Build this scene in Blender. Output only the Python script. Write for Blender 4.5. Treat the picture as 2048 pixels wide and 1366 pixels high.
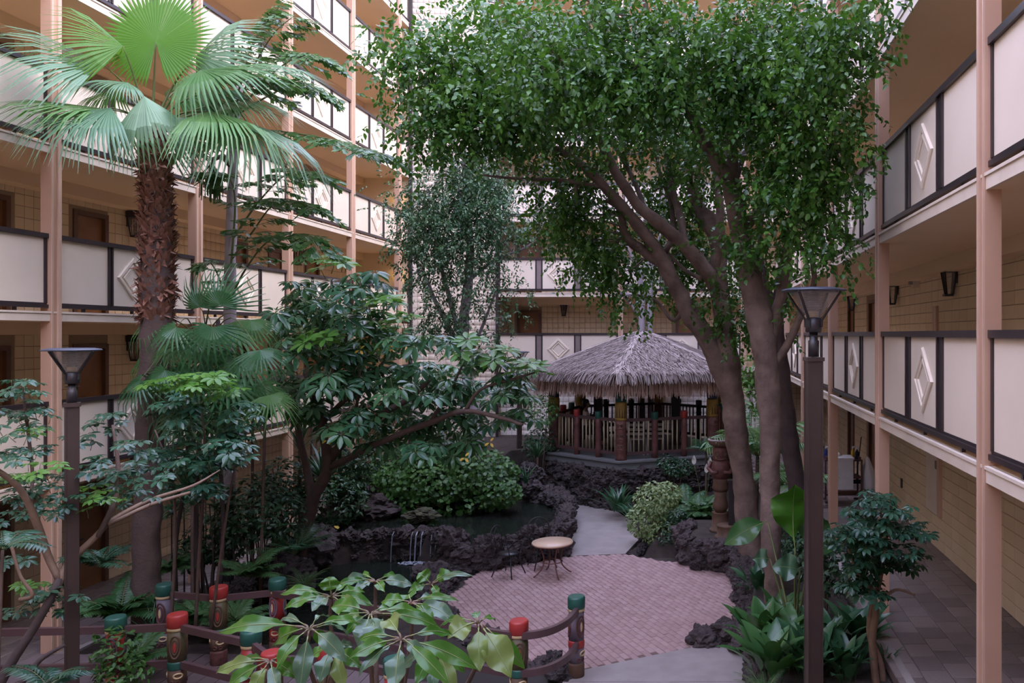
import bpy, math, random
import numpy as np
from mathutils import Vector, Matrix, noise
for _o in list(bpy.data.objects):
    bpy.data.objects.remove(_o)
SC = bpy.context.scene
COL = SC.collection
random.seed(7)
RNG = np.random.default_rng(7)
PI = math.pi
F, VX, VY, EYE = 1600.0, 1400.0, 668.0, 4.7      # focal length in pixels, optical axis, eye height

# ------------------------------------------------------------------ camera, sky, light, exposure
cam_data = bpy.data.cameras.new('camera')
cam_data.sensor_width = 36.0
cam_data.lens = 36.0 * F / 2048.0
cam_data.shift_x = (1024 - VX) / 2048.0
cam_data.shift_y = (VY - 683) / 2048.0
cam_data.clip_start = 0.05
cam = bpy.data.objects.new('camera', cam_data)
COL.objects.link(cam)
cam.location = (0, 0, EYE)
cam.rotation_euler = (PI / 2, 0, 0)
SC.camera = cam

world = bpy.data.worlds.new('sky')
SC.world = world
world.use_nodes = True
wn = world.node_tree.nodes
wl = world.node_tree.links
wn.clear()
w_out = wn.new('ShaderNodeOutputWorld')
w_bg = wn.new('ShaderNodeBackground')
w_bg.inputs['Color'].default_value = (0.80, 0.85, 1.28, 1)
w_bg.inputs['Strength'].default_value = 5.0
wl.new(w_bg.outputs[0], w_out.inputs[0])

sun_data = bpy.data.lights.new('hazy_sun', 'SUN')
sun_data.energy = 4.5
sun_data.angle = math.radians(50)
sun_data.color = (1.0, 0.90, 0.78)
sun = bpy.data.objects.new('hazy_sun', sun_data)
COL.objects.link(sun)
sun.location = (6, 4, 30)
sun.rotation_euler = Vector((-1.0, 0.30, -0.85)).to_track_quat('-Z', 'Y').to_euler()

SC.view_settings.view_transform = 'Standard'
SC.view_settings.look = 'None'
SC.view_settings.gamma = 1.0
SC.view_settings.use_curve_mapping = False
SC.view_settings.exposure = 0.0

# ------------------------------------------------------------------ helpers
def at(px, py, Y):
    """The world point on the ray through a photograph pixel at depth Y."""
    return Vector(((px - VX) / F * Y, Y, EYE - (py - VY) / F * Y))

def px_of(p):
    return VX + p[0] / p[1] * F, VY + (EYE - p[2]) / p[1] * F

def link(o, parent=None):
    COL.objects.link(o)
    if parent is not None:
        o.parent = parent
    return o

def tag(o, label=None, cat=None, group=None, kind=None):
    if label: o['label'] = label
    if cat: o['category'] = cat
    if group: o['group'] = group
    if kind: o['kind'] = kind
    return o

def thing(name, label, cat, loc=(0, 0, 0), rz=0.0, group=None):
    o = bpy.data.objects.new(name, None)
    o.empty_display_size = 0.2
    o.location = loc
    o.rotation_euler = (0, 0, rz)
    link(o)
    return tag(o, label, cat, group)

def copy_tree(o, parent=None):
    c = o.copy()
    COL.objects.link(c)
    if parent is not None:
        c.parent = parent
    for ch in list(o.children):
        copy_tree(ch, c)
    return c

class MB:
    """Collects boxes, tubes, lathes and loose faces and links them as one mesh object."""
    def __init__(self):
        self.v, self.f, self.m, self.s = [], [], [], []
    def add(self, verts, faces, mi=0, smooth=False):
        b = len(self.v)
        self.v.extend([tuple(p) for p in verts])
        for fc in faces:
            self.f.append(tuple(i + b for i in fc))
            self.m.append(mi)
            self.s.append(smooth)
        return self
    def box(self, x0, x1, y0, y1, z0, z1, mi=0, M=None):
        if x0 > x1: x0, x1 = x1, x0
        if y0 > y1: y0, y1 = y1, y0
        if z0 > z1: z0, z1 = z1, z0
        vs = [(x0, y0, z0), (x1, y0, z0), (x1, y1, z0), (x0, y1, z0), (x0, y0, z1), (x1, y0, z1), (x1, y1, z1), (x0, y1, z1)]
        if M is not None:
            vs = [M @ Vector(p) for p in vs]
        return self.add(vs, [(0, 3, 2, 1), (4, 5, 6, 7), (0, 1, 5, 4), (1, 2, 6, 5), (2, 3, 7, 6), (3, 0, 4, 7)], mi)
    def tube(self, path, radii, n=8, mi=0, cap=True, smooth=True):
        pts = [Vector(p) for p in path]
        if not hasattr(radii, '__len__'):
            radii = [radii] * len(pts)
        rings = []
        prev = None
        for i, p in enumerate(pts):
            t = (pts[min(i + 1, len(pts) - 1)] - pts[max(i - 1, 0)])
            if t.length < 1e-9: t = Vector((0, 0, 1))
            t.normalize()
            a = prev if prev is not None else (Vector((1, 0, 0)) if abs(t.x) < 0.8 else Vector((0, 1, 0)))
            a = a - t * a.dot(t)
            if a.length < 1e-6:
                a = t.orthogonal()
            a.normalize()
            prev = a
            b = t.cross(a)
            rings.append([p + (a * math.cos(2 * PI * k / n) + b * math.sin(2 * PI * k / n)) * radii[i] for k in range(n)])
        vs = [q for r in rings for q in r]
        fs = []
        for i in range(len(rings) - 1):
            for k in range(n):
                k2 = (k + 1) % n
                fs.append((i * n + k, i * n + k2, (i + 1) * n + k2, (i + 1) * n + k))
        self.add(vs, fs, mi, smooth)
        if cap:
            b = len(self.v) - len(vs)
            self.f.append(tuple(b + k for k in reversed(range(n)))); self.m.append(mi); self.s.append(False)
            e = b + (len(rings) - 1) * n
            self.f.append(tuple(e + k for k in range(n))); self.m.append(mi); self.s.append(False)
        return self
    def lathe(self, prof, n=20, c=(0, 0, 0), mi=0, smooth=True, rot=0.0):
        vs = []
        for r, z in prof:
            for k in range(n):
                a = 2 * PI * k / n + rot
                vs.append((c[0] + r * math.cos(a), c[1] + r * math.sin(a), c[2] + z))
        fs = []
        for i in range(len(prof) - 1):
            for k in range(n):
                k2 = (k + 1) % n
                fs.append((i * n + k, i * n + k2, (i + 1) * n + k2, (i + 1) * n + k))
        self.add(vs, fs, mi, smooth)
        b = len(self.v) - len(vs)
        self.f.append(tuple(b + k for k in reversed(range(n)))); self.m.append(mi); self.s.append(False)
        e = b + (len(prof) - 1) * n
        self.f.append(tuple(e + k for k in range(n))); self.m.append(mi); self.s.append(False)
        return self
    def prism(self, poly, z0, z1, mi=0):
        n = len(poly)
        vs = [(p[0], p[1], z0) for p in poly] + [(p[0], p[1], z1) for p in poly]
        fs = [tuple(range(n - 1, -1, -1)), tuple(range(n, 2 * n))]
        fs += [(i, (i + 1) % n, n + (i + 1) % n, n + i) for i in range(n)]
        return self.add(vs, fs, mi)
    def mesh(self, name, mats):
        me = bpy.data.meshes.new(name)
        me.from_pydata(self.v, [], self.f)
        if not isinstance(mats, (list, tuple)): mats = [mats]
        for m in mats: me.materials.append(m)
        if len(mats) > 1: me.polygons.foreach_set('material_index', self.m)
        me.polygons.foreach_set('use_smooth', self.s)
        me.update()
        return me
    def build(self, name, mats, parent=None):
        return link(bpy.data.objects.new(name, self.mesh(name, mats)), parent)

def obj(name, me, parent=None, M=None):
    o = bpy.data.objects.new(name, me)
    link(o, parent)
    if M is not None:
        o.matrix_local = M
    return o

def bulk(name, V, FI, mat, parent=None, var=None, smooth=False):
    """One mesh from numpy arrays: V (n,3), FI (m,k) with k equal for every face."""
    me = bpy.data.meshes.new(name)
    V = np.asarray(V, np.float32); FI = np.asarray(FI, np.int32)
    m, k = FI.shape
    me.vertices.add(len(V)); me.vertices.foreach_set('co', V.ravel())
    me.loops.add(m * k); me.loops.foreach_set('vertex_index', FI.ravel())
    me.polygons.add(m)
    me.polygons.foreach_set('loop_start', np.arange(0, m * k, k, dtype=np.int32))
    me.polygons.foreach_set('loop_total', np.full(m, k, np.int32))
    if smooth:
        me.polygons.foreach_set('use_smooth', np.ones(m, bool))
    me.materials.append(mat)
    if var is not None:
        a = me.attributes.new('var', 'FLOAT', 'POINT')
        a.data.foreach_set('value', np.asarray(var, np.float32))
    me.update(calc_edges=True)
    return link(bpy.data.objects.new(name, me), parent)

def unit(a):
    return a / np.maximum(np.linalg.norm(a, axis=-1, keepdims=True), 1e-9)

def scatter(name, tv, tf, pos, d, nrm, scale, mat, parent=None, wscale=None):
    """Copies a small template (x across, y along, z up) to every position as ONE mesh."""
    tv = np.asarray(tv, float); tf = np.asarray(tf, int)
    d = unit(d)
    s = unit(np.cross(d, nrm))
    n = np.cross(s, d)
    N = len(pos); scale = np.broadcast_to(np.asarray(scale, float), (N,))
    ws = scale if wscale is None else np.broadcast_to(np.asarray(wscale, float), (N,))
    V = pos[:, None, :] + (s[:, None, :] * tv[None, :, 0:1]) * ws[:, None, None] + (d[:, None, :] * tv[None, :, 1:2] + n[:, None, :] * tv[None, :, 2:3]) * scale[:, None, None]
    FI = (tf[None, :, :] + (np.arange(N) * len(tv))[:, None, None]).reshape(-1, tf.shape[1])
    var = np.repeat(RNG.random(N), len(tv))
    return bulk(name, V.reshape(-1, 3), FI, mat, parent, var)

LEAF_V = [(0, 0, 0), (-.19, .20, .04), (-.235, .50, .05), (-.12, .80, -.02), (0, 1, -.12), (.12, .80, -.02), (.235, .50, .05), (.19, .20, .04), (0, .50, -.02)]
LEAF_F = [(0, 8, 1), (1, 8, 2), (2, 8, 3), (3, 8, 4), (4, 8, 5), (5, 8, 6), (6, 8, 7), (7, 8, 0)]
ROUND_V = [(0, 0, 0), (-.42, .22, .05), (-.40, .62, .04), (0, 1, -.10), (.40, .62, .04), (.42, .22, .05), (0, .45, -.02)]
ROUND_F = [(0, 6, 1), (1, 6, 2), (2, 6, 3), (3, 6, 4), (4, 6, 5), (5, 6, 0)]
NEEDLE_V = [(-.03, 0, 0), (.03, 0, 0), (.02, .6, .04), (-.02, .6, .04), (0, 1, -.05)]
NEEDLE_F = [(0, 1, 2), (0, 2, 3), (3, 2, 4)]

def resample(path, k):
    """Smooth Catmull-Rom points through a path whose points may carry any number of values."""
    P = [np.array(p, float) for p in path]
    P = [2 * P[0] - P[1]] + P + [2 * P[-1] - P[-2]]
    out = []
    for i in range(1, len(P) - 2):
        a, b, c, d = P[i - 1], P[i], P[i + 1], P[i + 2]
        for j in range(k):
            t = j / k
            out.append(0.5 * ((2 * b) + (c - a) * t + (2 * a - 5 * b + 4 * c - d) * t * t + (3 * b - a - 3 * c + d) * t ** 3))
    out.append(P[-2])
    return out

# ------------------------------------------------------------------ materials (all procedural)
def new_mat(name):
    m = bpy.data.materials.new(name)
    m.use_nodes = True
    nt = m.node_tree
    nt.nodes.clear()
    out = nt.nodes.new('ShaderNodeOutputMaterial')
    b = nt.nodes.new('ShaderNodeBsdfPrincipled')
    nt.links.new(b.outputs[0], out.inputs[0])
    return m, nt, b, out

def varied(nt, c1, c2, scale, detail=4.0, use_var=False, coord='Object', contrast=(0.3, 0.7)):
    """A colour that wanders between c1 and c2 with noise (and from piece to piece)."""
    tc = nt.nodes.new('ShaderNodeTexCoord')
    nz = nt.nodes.new('ShaderNodeTexNoise')
    nz.inputs['Scale'].default_value = scale
    nz.inputs['Detail'].default_value = detail
    nt.links.new(tc.outputs[coord], nz.inputs['Vector'])
    fac = nz.outputs['Fac']
    if use_var:
        at_ = nt.nodes.new('ShaderNodeAttribute'); at_.attribute_name = 'var'
        oi = nt.nodes.new('ShaderNodeObjectInfo')
        ad = nt.nodes.new('ShaderNodeMath'); ad.operation = 'ADD'
        nt.links.new(at_.outputs['Fac'], ad.inputs[0]); nt.links.new(oi.outputs['Random'], ad.inputs[1])
        fr = nt.nodes.new('ShaderNodeMath'); fr.operation = 'FRACT'
        nt.links.new(ad.outputs[0], fr.inputs[0])
        mx = nt.nodes.new('ShaderNodeMath'); mx.operation = 'MULTIPLY_ADD'
        nt.links.new(fr.outputs[0], mx.inputs[0]); mx.inputs[1].default_value = use_var
        ml = nt.nodes.new('ShaderNodeMath'); ml.operation = 'MULTIPLY'
        nt.links.new(fac, ml.inputs[0]); ml.inputs[1].default_value = 1.0 - use_var
        nt.links.new(ml.outputs[0], mx.inputs[2])
        fac = mx.outputs[0]
    cr = nt.nodes.new('ShaderNodeValToRGB')
    cr.color_ramp.elements[0].position = contrast[0]; cr.color_ramp.elements[0].color = (*c1, 1)
    cr.color_ramp.elements[1].position = contrast[1]; cr.color_ramp.elements[1].color = (*c2, 1)
    nt.links.new(fac, cr.inputs[0])
    return cr.outputs[0], nz

def paint(name, c1, c2=None, rough=0.6, scale=6.0, bump=0.0, bscale=40.0, use_var=False, metal=0.0, coord='Object', spec=0.5, contrast=(0.3, 0.7)):
    m, nt, b, out = new_mat(name)
    if c2 is None:
        c2 = tuple(min(1, x * 0.88) for x in c1)
    col, nz = varied(nt, c1, c2, scale, use_var=use_var, coord=coord, contrast=contrast)
    nt.links.new(col, b.inputs['Base Color'])
    b.inputs['Roughness'].default_value = rough
    b.inputs['Metallic'].default_value = metal
    b.inputs['Specular IOR Level'].default_value = spec
    if bump:
        n2 = nt.nodes.new('ShaderNodeTexNoise')
        n2.inputs['Scale'].default_value = bscale; n2.inputs['Detail'].default_value = 6
        tc = nt.nodes.new('ShaderNodeTexCoord')
        nt.links.new(tc.outputs[coord], n2.inputs['Vector'])
        bp = nt.nodes.new('ShaderNodeBump')
        bp.inputs['Strength'].default_value = bump; bp.inputs['Distance'].default_value = 0.02
        nt.links.new(n2.outputs['Fac'], bp.inputs['Height']); nt.links.new(bp.outputs[0], b.inputs['Normal'])
    return m

def leafmat(name, c1, c2, rough=0.35, trans=0.25, tcol=None, scale=3.0):
    m, nt, b, out = new_mat(name)
    col, nz = varied(nt, c1, c2, scale, use_var=0.75, contrast=(0.1, 0.9))
    nt.links.new(col, b.inputs['Base Color'])
    b.inputs['Roughness'].default_value = rough
    b.inputs['Specular IOR Level'].default_value = 0.5
    tr = nt.nodes.new('ShaderNodeBsdfTranslucent')
    hs = nt.nodes.new('ShaderNodeMix'); hs.data_type = 'RGBA'; hs.inputs[0].default_value = 0.5
    nt.links.new(col, hs.inputs[6])
    hs.inputs[7].default_value = (*(tcol or (c2[0] * 1.6, c2[1] * 1.5, c2[2] * 0.6)), 1)
    nt.links.new(hs.outputs[2], tr.inputs['Color'])
    mx = nt.nodes.new('ShaderNodeMixShader'); mx.inputs[0].default_value = trans
    nt.links.new(b.outputs[0], mx.inputs[1]); nt.links.new(tr.outputs[0], mx.inputs[2])
    nt.links.new(mx.outputs[0], out.inputs[0])
    return m

M = {}
M['panel'] = paint('cream_panel', (.76, .65, .54), (.71, .60, .49), rough=.55, scale=1.2)
M['fascia'] = paint('cream_fascia', (.74, .63, .53), (.66, .55, .45), rough=.6, scale=3)
M['soffit'] = paint('tan_soffit', (.80, .61, .42), (.77, .58, .39), rough=.8, scale=1.0)
M['wall'] = paint('yellow_cream_block', (.72, .57, .38), (.66, .51, .33), rough=.7, scale=2.0, use_var=.4, bump=.15, bscale=60)
M['wall_light'] = paint('pale_cream_block', (.70, .60, .50), (.65, .55, .45), rough=.7, scale=2.0, use_var=.4, bump=.15, bscale=60)
M['wall_brightened'] = paint('brightened_cream_block', (.84, .77, .69), (.80, .73, .65), rough=.7, scale=2.0, use_var=.3)  # wall behind the hut: paler colour stands in for light missing there
M['mortar'] = paint('tan_joint', (.33, .24, .16), rough=.9, scale=8)
M['post'] = paint('salmon_tan_paint', (.52, .32, .22), (.48, .29, .20), rough=.45, scale=2)
M['post_strip'] = paint('light_salmon_paint', (.60, .40, .29), rough=.45, scale=2)
M['rail'] = paint('dark_brown_paint', (.036, .025, .026), (.028, .020, .023), rough=.35, scale=4)
M['mullion_mid'] = paint('grey_brown_paint', (.22, .17, .16), rough=.5)
M['trimline'] = paint('cream_relief', (.80, .68, .55), rough=.5)
M['door'] = paint('stained_door_wood', (.20, .085, .030), (.27, .12, .045), rough=.4, scale=3)
M['door_frame'] = paint('dark_door_frame', (.12, .055, .030), rough=.45)
M['slate'] = paint('slate_tile', (.155, .125, .12), (.23, .185, .172), rough=.45, scale=4, use_var=.7, bump=.3, bscale=25)
M['brick'] = paint('paving_brick', (.32, .205, .195), (.38, .255, .245), rough=.75, scale=6, use_var=.5, bump=.2, bscale=80)
M['grout'] = paint('sandy_grout', (.15, .10, .09), rough=.95)
M['concrete'] = paint('grey_concrete', (.25, .215, .205), (.31, .27, .255), rough=.8, scale=3, bump=.12, bscale=60)
M['soil'] = paint('dark_soil', (.028, .021, .018), (.060, .044, .036), rough=1.0, scale=5, bump=.8, bscale=30)
M['lava'] = paint('lava_rock', (.024, .017, .018), (.080, .060, .060), rough=.9, scale=9, bump=1.0, bscale=18, use_var=.2)
M['lava_moss'] = paint('mossy_rock', (.035, .028, .024), (.085, .090, .045), rough=.95, scale=5, bump=1.0, bscale=18)
M['plank'] = paint('deck_plank', (.105, .075, .075), (.155, .115, .115), rough=.65, scale=3, use_var=.5, bump=.2, bscale=30)
M['railwood'] = paint('brown_handrail', (.075, .040, .042), (.10, .055, .055), rough=.4, scale=4)
M['lamp_metal'] = paint('bronze_lamp_paint', (.060, .038, .032), (.048, .030, .027), rough=.4, scale=3)
M['lamp_black'] = paint('black_lamp_paint', (.028, .024, .028), rough=.4)
M['lamp_top'] = paint('slate_blue_lamp_top', (.055, .065, .095), rough=.35)
M['louver'] = paint('frosted_louver', (.45, .43, .42), rough=.3)
M['thatch'] = paint('grey_thatch', (.13, .095, .088), (.50, .42, .395), rough=.95, scale=3, use_var=.85, contrast=(.05, .95))
M['thatch_fringe'] = paint('straw_thatch', (.24, .140, .105), (.60, .40, .31), rough=.95, scale=3, use_var=.85, contrast=(.05, .95))
M['thatch_under'] = paint('dark_thatch', (.075, .05, .045), rough=1.0)
M['bamboo'] = paint('pale_bamboo', (.42, .33, .21), (.36, .28, .18), rough=.5, scale=5)
M['t_red'] = paint('red_paint', (.38, .035, .030), (.31, .03, .026), rough=.45, scale=7)
M['t_redbrown'] = paint('red_brown_carving', (.155, .052, .042), (.085, .034, .030), rough=.6, scale=12, bump=.5, bscale=30)
M['t_green'] = paint('teal_green_paint', (.020, .105, .075), (.014, .075, .055), rough=.4, scale=7)
M['t_olive'] = paint('olive_paint', (.075, .070, .030), (.11, .085, .035), rough=.55, scale=9)
M['t_cream'] = paint('cream_band_paint', (.62, .46, .25), rough=.55)
M['t_grey'] = paint('lilac_grey_paint', (.16, .13, .16), rough=.6, scale=9)
M['t_yellow'] = paint('ochre_paint', (.34, .20, .035), (.25, .15, .03), rough=.55, scale=9)
M['t_brown'] = paint('brown_log', (.13, .070, .040), (.09, .05, .032), rough=.7, scale=9)
M['deck_edge'] = paint('grey_green_edge', (.16, .165, .165), rough=.6)
M['darkwood'] = paint('dark_wood', (.022, .016, .016), rough=.5)
M['tabletop'] = paint('tan_stone_top', (.62, .44, .31), (.57, .40, .28), rough=.35, scale=10)
M['copper'] = paint('rusty_iron', (.16, .060, .045), (.12, .05, .04), rough=.5, scale=20)
M['iron'] = paint('black_iron', (.012, .012, .015), rough=.4)
M['bark'] = paint('ficus_bark', (.095, .062, .050), (.225, .158, .130), rough=.85, scale=3.5, bump=.9, bscale=16)
M['bark_pale'] = paint('pale_grey_bark', (.33, .29, .32), (.25, .21, .22), rough=.85, scale=6, bump=.4, bscale=25)
M['bark_dark'] = paint('dark_bark', (.050, .036, .036), (.075, .052, .050), rough=.9, scale=6, bump=.5, bscale=22)
M['bark_tan'] = paint('tan_stem', (.23, .145, .095), (.16, .10, .07), rough=.7, scale=9, bump=.3, bscale=30)
M['bark_brown'] = paint('brown_stem', (.115, .072, .055), (.08, .05, .04), rough=.8, scale=9, bump=.3, bscale=30)
M['palm_trunk'] = paint('ringed_palm_trunk', (.105, .068, .056), (.075, .05, .043), rough=.9, scale=6, bump=.7, bscale=24)
M['palm_boot'] = paint('red_brown_boots', (.21, .090, .060), (.33, .165, .115), rough=.8, scale=6, use_var=.6)
M['fibre'] = paint('palm_fibre', (.12, .06, .045), (.17, .09, .07), rough=1.0, scale=10)
M['petiole'] = paint('green_petiole', (.10, .16, .05), (.14, .13, .05), rough=.5)
M['petiole_red'] = paint('reddish_petiole', (.17, .10, .075), (.13, .12, .06), rough=.5)
M['fan'] = leafmat('fan_palm_leaf', (.055, .155, .045), (.115, .25, .075), rough=.40, trans=.28)
M['fan_blue'] = leafmat('blue_green_fan_leaf', (.085, .185, .105), (.17, .29, .165), rough=.38, trans=.2)
M['fan_bright'] = leafmat('bright_fan_leaf', (.075, .215, .028), (.135, .30, .045), rough=.45, trans=.42)
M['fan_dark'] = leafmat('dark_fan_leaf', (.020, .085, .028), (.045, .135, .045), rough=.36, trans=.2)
M['fish'] = leafmat('fishtail_leaf', (.035, .105, .030), (.085, .185, .050), rough=.30, trans=.25)
M['ficus'] = leafmat('ficus_leaf', (.014, .070, .012), (.080, .195, .026), rough=.27, trans=.28)
M['ficus_small'] = leafmat('small_ficus_leaf', (.022, .070, .035), (.060, .130, .050), rough=.30, trans=.2)
M['schef'] = leafmat('umbrella_leaf', (.026, .092, .045), (.075, .180, .065), rough=.24, trans=.2)
M['schef_new'] = leafmat('new_umbrella_leaf', (.07, .20, .03), (.12, .27, .05), rough=.3, trans=.3)
M['arbor'] = leafmat('dwarf_umbrella_leaf', (.018, .065, .040), (.042, .115, .060), rough=.22, trans=.18)
M['big_leaf'] = leafmat('glossy_long_leaf', (.028, .125, .010), (.060, .185, .018), rough=.24, trans=.22)
M['big_leaf_pale'] = leafmat('pale_long_leaf', (.12, .20, .040), (.18, .25, .065), rough=.3, trans=.25)
M['big_leaf_blue'] = leafmat('sheen_long_leaf', (.05, .12, .062), (.085, .165, .095), rough=.22, trans=.15)
M['midrib'] = paint('pale_midrib', (.26, .32, .12), rough=.5)
M['ivy'] = leafmat('pothos_leaf', (.018, .075, .014), (.065, .165, .028), rough=.48, trans=.2)
M['pale_leaf'] = leafmat('variegated_leaf', (.10, .19, .060), (.34, .42, .19), rough=.4, trans=.2)
M['fern'] = leafmat('fern_leaf', (.030, .105, .032), (.060, .150, .045), rough=.45, trans=.25)
M['strap'] = leafmat('strap_leaf', (.018, .080, .035), (.045, .125, .055), rough=.28, trans=.15)
M['lily'] = leafmat('broad_lily_leaf', (.028, .105, .030), (.070, .165, .050), rough=.25, trans=.2)
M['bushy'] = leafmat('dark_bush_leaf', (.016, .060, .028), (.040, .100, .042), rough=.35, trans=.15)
M['areca'] = leafmat('areca_leaf', (.07, .19, .06), (.14, .28, .10), rough=.35, trans=.3)
M['yellow_leaf'] = leafmat('yellow_leaf', (.48, .30, .015), (.55, .38, .04), rough=.5, trans=.2)
M['spathe'] = paint('white_spathe', (.80, .78, .72), rough=.5)
M['white_plastic'] = paint('white_bag', (.72, .72, .76), rough=.35, scale=5)
M['cloth_white'] = paint('white_linen', (.70, .68, .68), rough=.85, scale=6)
M['cart'] = paint('maroon_cart', (.10, .045, .045), rough=.5)
M['blue'] = paint('blue_plastic', (.02, .05, .22), rough=.35)
M['yellow'] = paint('yellow_plastic', (.55, .33, .03), rough=.4)
M['navy'] = paint('navy_cloth', (.012, .016, .035), rough=.9)
M['chair_white'] = paint('white_chair', (.62, .58, .55), rough=.4)
M['skin'] = paint('skin', (.30, .17, .115), rough=.5, scale=9)
M['hair'] = paint('dark_hair', (.014, .010, .010), rough=.5)
M['shirt'] = paint('beige_shirt', (.62, .50, .41), (.55, .44, .36), rough=.9, scale=12)
M['trousers'] = paint('dark_trousers', (.03, .03, .04), rough=.9)
M['cement'] = paint('grey_box', (.30, .28, .27), rough=.6)

def glass(name, col=(.9, .93, .95), rough=.08):
    m, nt, b, out = new_mat(name)
    b.inputs['Base Color'].default_value = (*col, 1)
    b.inputs['Roughness'].default_value = rough
    b.inputs['Transmission Weight'].default_value = 1.0
    b.inputs['IOR'].default_value = 1.12
    return m
M['glass'] = paint('hazy_lantern_pane', (.50, .46, .46), (.44, .41, .41), rough=.25)
M['glass'].node_tree.nodes['Principled BSDF'].inputs['Alpha'].default_value = .26

def water_mat():
    m, nt, b, out = new_mat('pond_water')
    b.inputs['Base Color'].default_value = (.012, .016, .012, 1)
    b.inputs['Roughness'].default_value = .06
    b.inputs['IOR'].default_value = 1.33
    tc = nt.nodes.new('ShaderNodeTexCoord')
    nz = nt.nodes.new('ShaderNodeTexNoise'); nz.inputs['Scale'].default_value = 5; nz.inputs['Detail'].default_value = 3
    nt.links.new(tc.outputs['Object'], nz.inputs['Vector'])
    bp = nt.nodes.new('ShaderNodeBump'); bp.inputs['Strength'].default_value = .25; bp.inputs['Distance'].default_value = .03
    nt.links.new(nz.outputs['Fac'], bp.inputs['Height']); nt.links.new(bp.outputs[0], b.inputs['Normal'])
    return m
M['water'] = water_mat()
M['foam'] = paint('falling_water', (.34, .37, .44), (.16, .18, .22), rough=.3, scale=20)

def glow(name, col, strength):
    m, nt, b, out = new_mat(name)
    b.inputs['Base Color'].default_value = (*col, 1)
    b.inputs['Emission Color'].default_value = (*col, 1)
    b.inputs['Emission Strength'].default_value = strength
    return m
M['lit'] = glow('lit_lantern_glass', (1.0, .62, .18), 6.0)
# ------------------------------------------------------------------ the three wings of the building
class Wing:
    def __init__(self, kind, base):
        self.kind, self.base = kind, base
    def P(self, u, n, z):
        if self.kind == 'left': return (self.base + n, u, z)
        if self.kind == 'right': return (self.base - n, u, z)
        return (u, self.base - n, z)
    def box(self, mb, u0, u1, n0, n1, z0, z1, mi=0):
        a, b = self.P(u0, n0, z0), self.P(u1, n1, z1)
        mb.box(a[0], b[0], a[1], b[1], a[2], b[2], mi)
    def mat(self, u, n, z):
        """A frame whose x runs along the wing, y out of the wall and z up."""
        o = Vector(self.P(u, n, z))
        ux = Vector(self.P(1, 0, 0)) - Vector(self.P(0, 0, 0))
        ny = Vector(self.P(0, 1, 0)) - Vector(self.P(0, 0, 0))
        m = Matrix((ux, ny, Vector((0, 0, 1)))).transposed().to_4x4()
        m.translation = o
        return m

LW, RW, BW = Wing('left', -10.04), Wing('right', 2.518), Wing('back', 27.6)
DEPTH = {'left': 1.96, 'right': 1.90, 'back': 1.90}
ZL = [2.45 + 2.6 * k for k in range(6)]
ZR = [3.53 + 2.6 * k for k in range(5)]  # topmost level added out of view to keep sun off the lower left wing
ZB = [3.53 + 2.6 * k for k in range(5)]
POSTS_L = [5.33, 8.90, 12.48, 16.05, 19.63, 23.20, 26.80]
POSTS_R = [2.97, 7.18, 11.39, 15.60, 19.80, 24.00]
POSTS_B = [-2.74, 1.50]
GROUND = {'left': -0.28, 'right': 0.71, 'back': 0.71}

def struct(name, mb, mats, parent=None):
    o = mb.build(name, mats, parent)
    o['kind'] = 'structure'
    return o

def chamfer_block(w, h, t, c=0.005):
    """A block of width w (x) and height h (z) whose face points along +y, with bevelled rim."""
    mb = MB()
    x, z = w / 2, h / 2
    vs = [(-x, 0, -z), (x, 0, -z), (x, 0, z), (-x, 0, z), (-x, t - c, -z), (x, t - c, -z), (x, t - c, z), (-x, t - c, z),
          (-x + c, t, -z + c), (x - c, t, -z + c), (x - c, t, z - c), (-x + c, t, z - c)]
    fs = [(8, 11, 10, 9)]
    for i in range(4):
        j = (i + 1) % 4
        fs.append((4 + i, 8 + i, 8 + j, 4 + j)[::-1] if False else (4 + i, 4 + j, 8 + j, 8 + i)[::-1])
        fs.append((i, j, 4 + j, 4 + i)[::-1])
    mb.add(vs, fs)
    return mb

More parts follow.
